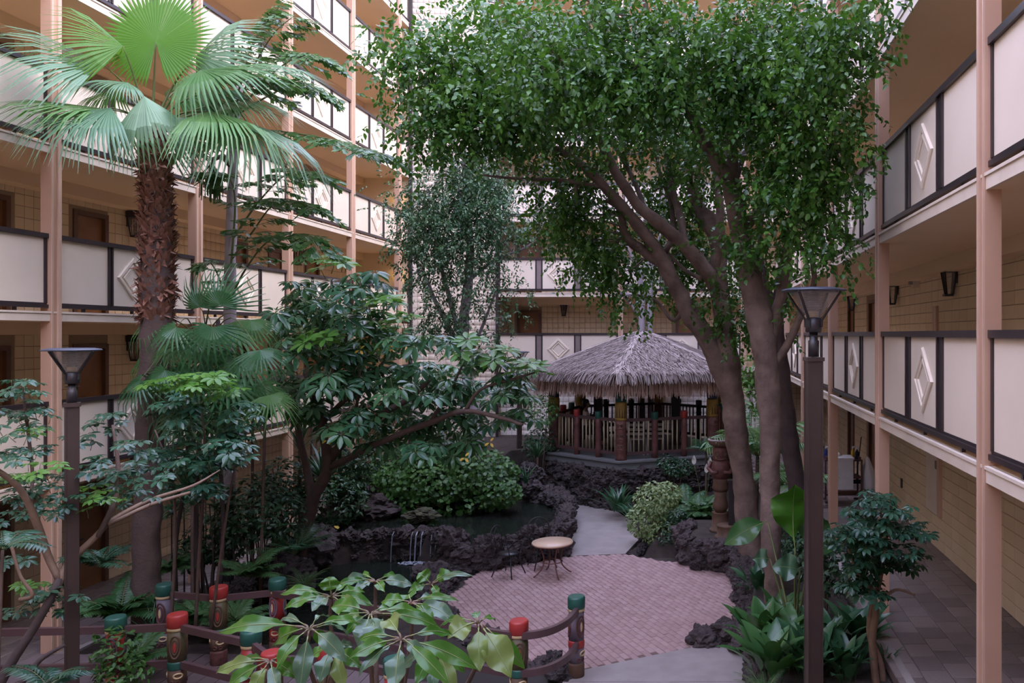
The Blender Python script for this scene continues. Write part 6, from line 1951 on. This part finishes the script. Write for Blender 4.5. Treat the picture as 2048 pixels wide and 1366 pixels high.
gp = plant('long_leaved_umbrella_plant', 'bright plant with long glossy drooping leaves closest to the viewer', Vector((at(760, 1366, 2.75).x, 2.75, -.05)), 'plant')
HUBS = {'a': (619, 1262, 2.55), 'b': (803, 1284, 2.45), 'c': (957, 1250, 2.65), 'd': (663, 1198, 2.95), 'e': (751, 1168, 3.15), 'f': (862, 1174, 3.1), 'g': (822, 1211, 2.9), 'h': (741, 1232, 2.75), 'i': (540, 1328, 2.5), 'j': (870, 1300, 2.75), 'k': (665, 1300, 2.8)}
LV = [('a', 436, 1250, 34, 'big_leaf', 0, .05), ('a', 600, 1372, 32, 'big_leaf_blue', -.10, .04), ('a', 552, 1332, 26, 'big_leaf', -.1, .1), ('a', 545, 1282, 34, 'big_leaf', .05, .05), ('a', 694, 1316, 30, 'big_leaf_blue', -.05, .15), ('a', 722, 1240, 24, 'big_leaf', .1, .1), ('a', 700, 1268, 20, 'big_leaf_blue', .15, .12), ('a', 668, 1296, 22, 'big_leaf', .1, .1), ('a', 560, 1232, 16, 'big_leaf_blue', .12, .1), ('a', 660, 1232, 15, 'big_leaf_blue', .1, .2),
      ('b', 697, 1310, 28, 'big_leaf', -.08, .08), ('b', 717, 1345, 24, 'big_leaf_blue', -.1, .1), ('b', 790, 1380, 36, 'big_leaf_blue', -.14, .06), ('b', 898, 1356, 28, 'big_leaf', -.1, .1), ('b', 955, 1326, 32, 'big_leaf', 0, .08), ('b', 776, 1231, 38, 'big_leaf_pale', .1, .1), ('b', 905, 1262, 22, 'big_leaf', .12, .1), ('b', 715, 1275, 20, 'big_leaf', .05, .12), ('b', 850, 1310, 22, 'big_leaf_blue', -.05, .1),
      ('c', 895, 1272, 46, 'big_leaf_pale', -.08, .08), ('c', 1022, 1345, 52, 'big_leaf_pale', -.1, .06), ('c', 1050, 1328, 28, 'big_leaf', 0, .08), ('c', 906, 1266, 18, 'big_leaf_blue', .1, .1), ('c', 992, 1238, 14, 'big_leaf', .1, .1), ('c', 948, 1222, 16, 'big_leaf', .05, .05), ('c', 880, 1243, 14, 'big_leaf', .1, .1), ('c', 960, 1335, 36, 'big_leaf_pale', -.12, .08),
      ('d', 658, 1150, 36, 'big_leaf', 0, .08), ('d', 560, 1180, 20, 'big_leaf', 0, .1), ('d', 568, 1212, 24, 'big_leaf', -.05, .1), ('d', 730, 1180, 20, 'big_leaf', .05, .1), ('d', 745, 1203, 22, 'big_leaf', -.05, .1), ('d', 624, 1218, 26, 'big_leaf_blue', -.1, .05), ('d', 718, 1232, 36, 'big_leaf_pale', -.1, .05), ('d', 590, 1200, 20, 'big_leaf', 0, .1), ('d', 700, 1166, 18, 'big_leaf', .1, .1),
      ('e', 686, 1155, 20, 'big_leaf_blue', 0, .1), ('e', 668, 1168, 16, 'big_leaf', -.03, .1), ('e', 826, 1166, 22, 'big_leaf_blue', 0, .1), ('e', 800, 1150, 16, 'big_leaf', .1, .1), ('e', 720, 1146, 14, 'big_leaf', .08, .1), ('e', 770, 1180, 16, 'big_leaf', -.08, .1), ('e', 706, 1180, 18, 'big_leaf_blue', -.1, .08),
      ('f', 836, 1144, 30, 'big_leaf', 0, .08), ('f', 906, 1142, 26, 'big_leaf', 0, .08), ('f', 946, 1143, 12, 'big_leaf_blue', -.05, .12), ('f', 816, 1182, 20, 'big_leaf', -.05, .1), ('f', 880, 1192, 14, 'big_leaf', -.05, .1),
      ('g', 914, 1236, 30, 'big_leaf_blue', -.08, .1), ('g', 918, 1194, 14, 'big_leaf', 0, .15), ('g', 762, 1200, 26, 'big_leaf', 0, .08), ('g', 818, 1186, 32, 'big_leaf', .1, .1), ('g', 880, 1196, 18, 'big_leaf_blue', .1, .12), ('g', 870, 1240, 22, 'big_leaf', -.1, .08), ('g', 780, 1236, 20, 'big_leaf', -.05, .08),
      ('h', 664, 1238, 22, 'big_leaf', 0, .1), ('h', 722, 1290, 38, 'big_leaf_blue', -.12, .05), ('h', 756, 1280, 36, 'big_leaf_blue', -.12, .05), ('h', 664, 1206, 34, 'big_leaf', .05, .08), ('h', 886, 1248, 26, 'big_leaf', .05, .08), ('h', 850, 1222, 22, 'big_leaf', .08, .1), ('h', 690, 1264, 20, 'big_leaf', -.05, .1), ('h', 790, 1218, 18, 'big_leaf', .1, .1),
      ('i', 432, 1338, 28, 'big_leaf_pale', 0, .06), ('i', 482, 1320, 18, 'big_leaf', .05, .1), ('i', 450, 1372, 26, 'big_leaf', -.05, .08), ('i', 500, 1392, 26, 'big_leaf_pale', -.08, .08), ('i', 595, 1352, 24, 'big_leaf', 0, .1), ('i', 560, 1390, 24, 'big_leaf_blue', -.1, .08), ('i', 590, 1320, 16, 'big_leaf', .1, .1),
      ('j', 866, 1382, 24, 'big_leaf_blue', -.1, .05), ('j', 912, 1385, 28, 'big_leaf_pale', -.08, .05), ('j', 832, 1365, 26, 'big_leaf', -.1, .05), ('j', 800, 1335, 24, 'big_leaf_blue', 0, .1), ('j', 930, 1340, 24, 'big_leaf', 0, .1),
      ('k', 640, 1360, 30, 'big_leaf_blue', -.1, .08), ('k', 724, 1330, 26, 'big_leaf', -.05, .1), ('k', 690, 1375, 26, 'big_leaf_pale', -.1, .06), ('k', 622, 1312, 22, 'big_leaf', 0, .1), ('k', 652, 1268, 24, 'big_leaf', .1, .1), ('k', 705, 1290, 20, 'big_leaf_blue', .05, .1)]
root = Vector(gp.location)
for k, (x, y, Y) in HUBS.items():
    h = at(x, y, Y)
    lo = h + (Vector((root.x, root.y, 0)) - Vector((h.x, h.y, 0))) * .45 + Vector((0, 0, -.55)); bt_ = Vector((root.x + (h.x - root.x) * .12, root.y + (h.y - root.y) * .12, 0))
    stem(gp, [tuple(bt_) + (.016,), tuple(bt_.lerp(lo, .6)) + (.012,), tuple(lo) + (.010,), tuple(h - Vector((0, 0, .12))) + (.007,), tuple(h) + (.006,)], M['bark_brown'], 'stem', 6)
for hk, tx, ty, w, mt, dY, arch in LV:
    x, y, Y = HUBS[hk]
    h = at(x, y, Y); tip = at(tx, ty, Y + dY)
    st_ = h.lerp(tip, .16) + Vector((0, 0, .012))
    o0 = Vector(gp.location)
    lf = long_leaf(gp, st_, tip, w * 1.12 * Y / F, M[mt], arch, face=(random.uniform(-.25, .25), -.75 + random.uniform(-.2, .2), .8))
    MB().tube([h - o0, (h + st_) / 2 + Vector((0, 0, .006)) - o0, st_ - o0 + (tip - h) * .02], .0035, 5).build('leaf_stalk', M['petiole_red'], gp)

# ------------------------------------------------------------------ ground planting
FERN_M = [pinnate_mesh(k, M['fern'], 18, .30, .34, .45, .25) for k in range(3)]
ARECA_M = [pinnate_mesh(9 + k, M['areca'], 20, .42, .12, .45, .35) for k in range(3)]
PHIL_M = [pinnate_mesh(19 + k, M['arbor'], 12, .42, .30, .55, .15) for k in range(2)]
ASP_M = [pinnate_mesh(29 + k, M['fern'], 22, .16, .10, .5, .1) for k in range(2)]
CYC_M = [pinnate_mesh(39 + k, M['strap'], 22, .34, .09, .4, .1) for k in range(2)]
STRAP_M = [strap_mesh(k, M['strap'], .055, .42 + .06 * k) for k in range(3)]
SPIKE_M = [strap_mesh(k + 5, M['strap'], .022, .25 + .08 * k, belly=.35) for k in range(3)]
LILY_M = [strap_mesh(k + 9, M['lily'], .135, .38 + .08 * k, belly=.8, pet=.25, segs=8) for k in range(3)]
LILYD_M = [strap_mesh(k + 13, M['strap'], .115, .38 + .08 * k, belly=.8, pet=.25, segs=8) for k in range(3)]

# ivy mound over the upper pond
bush('pothos_mound', 'bright green pothos mound hanging over the upper pond', [(at(860, 965, 19.8), (2.0, .75, .50)), (at(760, 965, 19.9), (.9, .6, .50)), (at(960, 950, 19.8), (.95, .7, .62)), (at(860, 925, 20.2), (1.5, .6, .45)), (at(1000, 985, 19.4), (.5, .5, .35)), (at(700, 985, 19.7), (.5, .5, .45))], 9000, .105, M['ivy'], base=Vector((-6.6, 20.2, .5)), tmpl=(ROUND_V, ROUND_F), cam_bias=.45, out=.8)
bush('pothos_trail', 'dim pothos leaves trailing down to the dark water', [(at(860, 1010, 19.2), (1.9, .25, .22)), (at(760, 1015, 19.3), (.8, .25, .2))], 420, .12, M['ivy'], base=Vector((-6.6, 19.4, .4)), tmpl=(ROUND_V, ROUND_F), cam_bias=.5)
# pale variegated shrub and its neighbours by the path
bush('variegated_shrub', 'pale green variegated shrub beside the curved path', [(at(1312, 1000, 18.0), (.50, .45, .42)), (at(1290, 1040, 17.9), (.42, .4, .40)), (at(1318, 1065, 17.8), (.38, .35, .32)), (at(1335, 990, 18.1), (.35, .35, .3))], 2600, .085, M['pale_leaf'], base=Vector((at(1310, 1090, 17.8).x, 17.9, .1)), cam_bias=.2)
bush('small_leaved_shrub', 'small white flecked shrub right of the pale variegated shrub', [(at(1345, 1055, 17.6), (.25, .25, .22)), (at(1330, 1080, 17.5), (.2, .2, .15)), (at(1352, 1030, 17.7), (.2, .2, .15))], 500, .075, M['bushy'], base=Vector((at(1340, 1095, 17.6).x, 17.6, .1)))
clump('strap_leaf_clump', 'dark strap leaved clump by the foot of the hut rock wall', Vector((at(1238, 1030, 20.4).x, 20.4, .2)), STRAP_M, 34, .75, lean=(.5, 1.1), spread=.25)
clump('strap_leaf_clump', 'small strap leaved clump left of the pale variegated shrub', Vector((at(1268, 1030, 19.4).x, 19.4, .2)), STRAP_M, 24, .6, lean=(.5, 1.1), spread=.2)
fern('fern', 'blue green fern below the hut railing', Vector((at(1372, 985, 19.6).x, 19.6, .45)), FERN_M, 26, .75)
fern('fern', 'feathery fern right of the pale shrub, in front of the statue', Vector((at(1405, 1010, 18.8).x, 18.8, .40)), FERN_M, 26, .75)
fern('fern', 'low fern beside the raised bed of the statue', Vector((at(1345, 1010, 18.6).x, 18.6, .30)), FERN_M, 18, .6)
fern('cycad', 'pale blue feathery plant against the hut railing, beside the statue', at(1412, 905, 20.8), CYC_M, 20, .55, path=[(at(1412, 905, 20.8).x, 20.8, .4, .03), (at(1412, 905, 20.8).x, 20.8, .9, .03), tuple(at(1412, 905, 20.8)) + (.03,)])
bush('grey_green_shrub', 'grey green shrub growing on the hut rock wall', [(at(1355, 935, 20.9), (.45, .3, .25)), (at(1335, 925, 21.0), (.3, .25, .2))], 900, .085, M['bushy'], base=Vector((at(1355, 990, 20.9).x, 20.9, .4)))
sp_b = plant('peace_lily', 'peace lily with three white flower sheaths beside the statue', Vector((at(1405, 975, 19.2).x, 19.2, .4)), 'plant')
for i in range(18):
    o = obj('leaf', random.choice(LILYD_M), sp_b); a = 2.4 * i
    o.matrix_local = Matrix.Rotation(a, 4, 'Z') @ Matrix.Rotation(-.1 - .3 * random.random(), 4, 'X') @ Matrix.Scale(.55, 4)
for x, y in ((1388, 928), (1420, 932), (1413, 945)):
    p = at(x, y, 19.2)
    stem(sp_b, [tuple(sp_b.location) + (.008,), tuple((p + sp_b.location) / 2 + Vector((.03, 0, 0))) + (.007,), tuple(p) + (.006,)], M['petiole'], 'flower_stalk', 5)
    mb = MB(); q = p - sp_b.location
    vs = [q + Vector((v_[0] * .24, -.05 + abs(v_[0]) * .18 if v_[0] else 0, v_[1] * .24 - .02)) for v_ in LEAF_V]
    mb.add(vs, LEAF_F, 0, True); mb.build('flower_sheath', M['spathe'], sp_b)
bush('yellow_green_shrub', 'yellow green leafy sprig behind the stone pedestal', [(at(1452, 940, 17.2), (.22, .2, .28))], 160, .10, M['schef_new'], base=Vector((at(1452, 1010, 17.2).x, 17.2, .5)))

# feather palms behind the fig trunks
fern('feather_palm', 'light green feather palm between the fig trunks and right wing', Vector((at(1515, 890, 17.6).x, 17.6, 2.0)), ARECA_M, 16, 1.35, 'palm', path=[(at(1512, 1000, 17.6).x, 17.6, .4, .05), (at(1515, 900, 17.6).x, 17.6, 2.0, .04)])
fern('feather_palm', 'smaller feather palm low beside the dark leaning trunk', Vector((at(1585, 900, 16.0).x, 16.0, 1.6)), ARECA_M, 12, 1.0, 'palm', path=[(at(1585, 1000, 16).x, 16.0, .4, .04), (at(1585, 900, 16).x, 16.0, 1.6, .03)])
bush('green_shrub', 'bright green shrub at right of the thatched roof', [(at(1490, 800, 20.0), (.55, .4, .5)), (at(1500, 740, 20.2), (.35, .3, .4))], 500, .16, M['schef_new'], base=Vector((at(1495, 960, 20.0).x, 20.0, .4)))
# broad leaves by the fig trunks and lamp post
bp_ = plant('banana_plant', 'broad paddle leaved plant between the fig trunks and the lamp post', Vector((at(1590, 1190, 11.0).x, 11.0, .5)), 'plant')
for tipx, tipy, hx0, hy0, Yb, w, mt in ((1590, 955, 1590, 1095, 10.6, 80, 'big_leaf'), (1448, 1080, 1535, 1042, 11.6, 44, 'lily'), (1545, 1128, 1600, 1140, 10.5, 50, 'big_leaf_blue'), (1640, 1020, 1620, 1110, 10.8, 60, 'fan_dark'), (1505, 1115, 1540, 1118, 11.0, 34, 'big_leaf_blue'), (1660, 1060, 1640, 1120, 10.9, 44, 'lily')):
    h = at(hx0, hy0, Yb); tip = at(tipx, tipy, Yb - .1)
    stem(bp_, [tuple(bp_.location) + (.02,), tuple((h + bp_.location) / 2) + (.016,), tuple(h) + (.010,)], M['petiole'], 'leaf_stalk', 6)
    long_leaf(bp_, h, tip, w * 1.1 * Yb / F, M[mt], .12, face=(.1, -.9, .4), cup=.2)
# right bed: broad lilies, asparagus ferns, strap plants
k = 0
for x, y, Y, n, s, ms, lab in ((1530, 1290, 10.6, 20, .62, LILY_M, 'broad leaved lily clump beside the jutting rock heap'), (1580, 1270, 10.4, 18, .60, LILY_M, 'broad leaved lily clump left of the right lamp post'), (1545, 1350, 9.7, 18, .62, LILY_M, 'broad leaved lily clump at the bottom, left of the lamp post'),
                               (1660, 1260, 10.4, 18, .62, LILYD_M, 'dark broad leaved clump right of the lamp post'), (1715, 1250, 10.6, 18, .60, LILYD_M, 'dark broad leaved clump beside the twisted stems'), (1620, 1330, 9.7, 16, .58, LILYD_M, 'dark broad leaved clump at foot of the right lamp post'), (1690, 1330, 9.7, 16, .50, LILYD_M, 'dark leaved clump at the bottom beside the twisted stems'),
                               (1515, 1165, 13.0, 16, .42, LILYD_M, 'small broad leaved clump between the two fig trunks'), (1560, 1215, 11.6, 14, .45, LILY_M, 'small lily clump at the foot of the tan fig trunk')):
    clump('lily_clump', lab, Vector((at(x, y, Y).x, Y, .48)), ms, n + 8, s * 1.15, lean=(.15, 1.0), spread=.22)
fern('asparagus_fern', 'feathery light green fern at the bottom of the right bed', Vector((at(1530, 1366, 9.2).x, 9.2, .50)), ASP_M, 40, .42)
fern('asparagus_fern', 'pale feathery fern at the bottom, left of the twisted stems', Vector((at(1710, 1366, 9.0).x, 9.0, .50)), ASP_M, 30, .30)
clump('strap_leaf_clump', 'small strap leaved plant on the kerb of the right walkway', Vector((2.30, 9.9, .55)), STRAP_M, 12, .35, lean=(.5, 1.1))
bush('dark_shrub', 'dark leafy shrub behind the right lamp post', [(at(1660, 1130, 11.6), (.45, .4, .4)), (at(1620, 1110, 12.0), (.4, .4, .4))], 1300, .10, M['bushy'], base=Vector((at(1650, 1200, 11.8).x, 11.8, .5)))
bush('dark_shrub', 'dark leafy shrub between the fig trunks and slate terrace', [(at(1580, 1060, 14.0), (.3, .3, .45)), (at(1560, 1120, 13.2), (.25, .3, .35))], 800, .085, M['bushy'], base=Vector((at(1580, 1120, 14).x, 14.0, .5)))

# left garden
def cane(label, x0, x1, Y, n, ytop, mats, seed):
    t = plant('bamboo_palm', label, Vector((at((x0 + x1) / 2, 1180, Y).x, Y, -.1)), 'palm')
    r = random.Random(seed)
    for i in range(n):
        x = r.uniform(x0, x1); yy = Y + r.uniform(-.5, .5)
        yt = ytop + r.uniform(-50, 60)
        b_ = at(x, 1180, yy); tp2 = at(x + r.uniform(-12, 12), yt, yy)
        stem(t, [(b_.x, b_.y, -.1, .016), ((b_.x + tp2.x) / 2 + r.uniform(-.05, .05), b_.y, tp2.z * .5, .014), tuple(tp2) + (.010,)], M['bark_dark'], 'cane', 6)
        for q in range(7):
            o = obj('leaf', r.choice(mats), t); a = r.uniform(0, 6.28)
            f = r.uniform(.72, 1.0)
            pp_ = Vector((b_.x, b_.y, -.1)).lerp(tp2, f)
            o.matrix_local = Matrix.Translation(pp_ - t.location) @ Matrix.Rotation(a, 4, 'Z') @ Matrix.Rotation(r.uniform(-1.1, -.2), 4, 'X') @ Matrix.Scale(r.uniform(.4, .65), 4)
    return t
cane('thin dark canes with strap leaves between tall palm and pond', 340, 450, 14.4, 11, 960, STRAP_M, 1)
cane('thin canes with strap leaves left of the leaning umbrella tree stem', 460, 560, 15.0, 9, 980, STRAP_M, 2)
clump('spiky_plant', 'dark spiky plant behind the umbrella tree, upper of two', at(625, 850, 17.0), SPIKE_M, 40, .75, base=[(at(620, 1050, 17).x, 17.0, 0, .04), tuple(at(625, 850, 17.0)) + (.035,)], lean=(.1, 1.3))
clump('spiky_plant', 'dark spiky plant behind the umbrella tree, lower of two', at(600, 900, 16.6), SPIKE_M, 36, .70, base=[(at(600, 1050, 16.6).x, 16.6, 0, .04), tuple(at(600, 900, 16.6)) + (.035,)], lean=(.1, 1.3))
clump('drooping_plant', 'drooping olive strap leaves hanging left of the pond', at(645, 960, 16.4), SPIKE_M, 46, .95, base=[(at(600, 1080, 16.4).x, 16.4, 0, .06), (at(620, 1010, 16.4).x, 16.4, .7, .05), tuple(at(645, 955, 16.4)) + (.05,)], lean=(.8, 1.5))
clump('drooping_plant', 'drooping strap leaves under the low fan palm, right side', at(530, 840, 14.2), SPIKE_M, 40, .95, base=[(at(520, 1150, 14.2).x, 14.2, -.1, .03), tuple(at(530, 840, 14.2)) + (.025,)], lean=(.8, 1.5))
clump('drooping_plant', 'drooping narrow leaves low between the canes and fan palm', at(385, 1010, 13.2), SPIKE_M, 40, .8, base=[(at(385, 1200, 13.2).x, 13.2, -.1, .03), tuple(at(385, 1010, 13.2)) + (.025,)], lean=(.6, 1.4))
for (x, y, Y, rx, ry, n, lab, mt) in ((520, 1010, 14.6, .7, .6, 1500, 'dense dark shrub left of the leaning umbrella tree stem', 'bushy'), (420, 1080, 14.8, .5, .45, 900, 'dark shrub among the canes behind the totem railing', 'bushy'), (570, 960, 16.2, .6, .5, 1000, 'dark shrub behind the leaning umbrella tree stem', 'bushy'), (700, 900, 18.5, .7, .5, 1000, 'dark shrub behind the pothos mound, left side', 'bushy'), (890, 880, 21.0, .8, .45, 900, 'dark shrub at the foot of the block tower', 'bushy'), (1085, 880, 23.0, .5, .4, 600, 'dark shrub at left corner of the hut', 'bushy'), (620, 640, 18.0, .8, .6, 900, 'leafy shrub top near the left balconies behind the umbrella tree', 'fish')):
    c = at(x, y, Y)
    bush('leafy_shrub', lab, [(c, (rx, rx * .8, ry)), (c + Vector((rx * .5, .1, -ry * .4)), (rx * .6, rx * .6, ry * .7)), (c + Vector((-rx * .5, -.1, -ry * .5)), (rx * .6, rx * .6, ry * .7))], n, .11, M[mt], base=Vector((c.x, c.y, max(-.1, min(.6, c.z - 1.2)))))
for (x, y, Y, s, n, lab, ms) in ((590, 1085, 14.6, .75, 16, 'pale green feathery plant on the left pond bank', CYC_M), (500, 1130, 13.6, .6, 16, 'fern at the left pond bank behind the totem railing', FERN_M), (610, 1150, 14.0, .5, 20, 'light fern low on the left pond bank', ASP_M), (240, 1210, 12.2, .75, 18, 'dark fern at left foot of the tall palm', FERN_M), (400, 1215, 12.6, .6, 18, 'fern behind the red capped totem post', FERN_M), (470, 1225, 12.2, .55, 16, 'fern between the red and green totem posts', FERN_M), (335, 1120, 13.6, .6, 14, 'fern right of the tall palm trunk', FERN_M), (200, 1110, 12.6, .55, 10, 'thin fern left of the tall palm trunk', PHIL_M), (270, 1300, 10.8, .5, 14, 'fern growing beside the footbridge post', FERN_M)):
    fern('fern', lab, Vector((at(x, y, Y).x, Y, max(at(x, y + 25, Y).z, -.1))), ms, n, s)
fern('split_leaf_plant', 'feathery split leaf at the bottom left corner by the lamp post', at(95, 1375, 7.2), PHIL_M, 7, .42, path=[(at(95, 1400, 7.2).x, 7.2, -.1, .02), tuple(at(95, 1375, 7.2)) + (.015,)])
fern('split_leaf_plant', 'feathery split leaf at the left edge below the umbrella shrub', at(5, 1100, 7.0), PHIL_M, 6, .38, path=[(at(-20, 1350, 7.0).x, 7.0, -.1, .02), tuple(at(5, 1100, 7.0)) + (.012,)])
clump('spider_plant', 'pale thin leaved plant in front of the tall palm trunk', Vector((at(305, 1245, 11.9).x, 11.9, .2)), SPIKE_M, 26, .45, base=[(at(305, 1290, 11.9).x, 11.9, -.1, .02), (at(305, 1245, 11.9).x, 11.9, .2, .02)], lean=(.1, 1.3))
bush('leafy_vine', 'leafy vine with mottled leaves climbing the green capped totem post', [(at(232, 1320, 10.0), (.28, .22, .45)), (at(250, 1350, 9.9), (.3, .25, .25))], 420, .10, M['ivy'], base=Vector((at(235, 1390, 10).x, 10.0, .0)))
fern('arching_palm', 'arching yellow green fronds hanging at the left wing behind the fan palm', at(505, 800, 15.4), ARECA_M, 10, 1.1, 'palm', path=[(at(505, 1100, 15.4).x, 15.4, 0, .03), tuple(at(505, 800, 15.4)) + (.025,)], lean=(.6, 1.3))
clump('orchid', 'arching leaf tuft on the rocks right of the pothos mound', Vector((at(1052, 965, 20.6).x, 20.6, .85)), SPIKE_M, 26, .5, lean=(.4, 1.2))
clump('strap_leaf_clump', 'dark hanging strap leaves left of the hut base, below the railing', Vector((at(1075, 925, 21.8).x, 21.8, 1.35)), SPIKE_M, 34, .7, lean=(.7, 1.4), base=[(at(1075, 925, 21.8).x, 21.8, .5, .03), (at(1075, 925, 21.8).x, 21.8, 1.35, .03)])
bush('yellow_green_shrub', 'yellowish thin shrub at left edge of the hut', [(at(1085, 820, 22.6), (.45, .3, .5))], 420, .10, M['areca'], base=Vector((at(1085, 900, 22.6).x, 22.6, .9)))
def fallen(label, x, y, Y, z=None):
    p = at(x, y, Y)
    mb = MB(); mb.add([(v[0] * .12, v[1] * .14, v[2] * .2) for v in ROUND_V], ROUND_F, 0, True)
    o = mb.build('fallen_leaf', M['yellow_leaf']); o.location = p if z is None else (p.x, p.y, z); o.rotation_euler = (.5, .1, 1.0)
    tag(o, label, 'leaf', 'fallen yellow leaves')
bush('leafy_shrub', 'dark shrub in the gap between the umbrella tree trunk and the pothos mound', [(at(665, 1000, 18.0), (.8, .4, .55)), (at(690, 960, 18.6), (.6, .4, .5))], 1500, .12, M['bushy'], base=Vector((at(670, 1060, 18.0).x, 18.0, .3)))
fallen('yellow leaf at right end of the pothos mound', 1008, 999, 19.0)
fallen('yellow leaf on the dark rocks left of the pond', 676, 1058, 16.6)
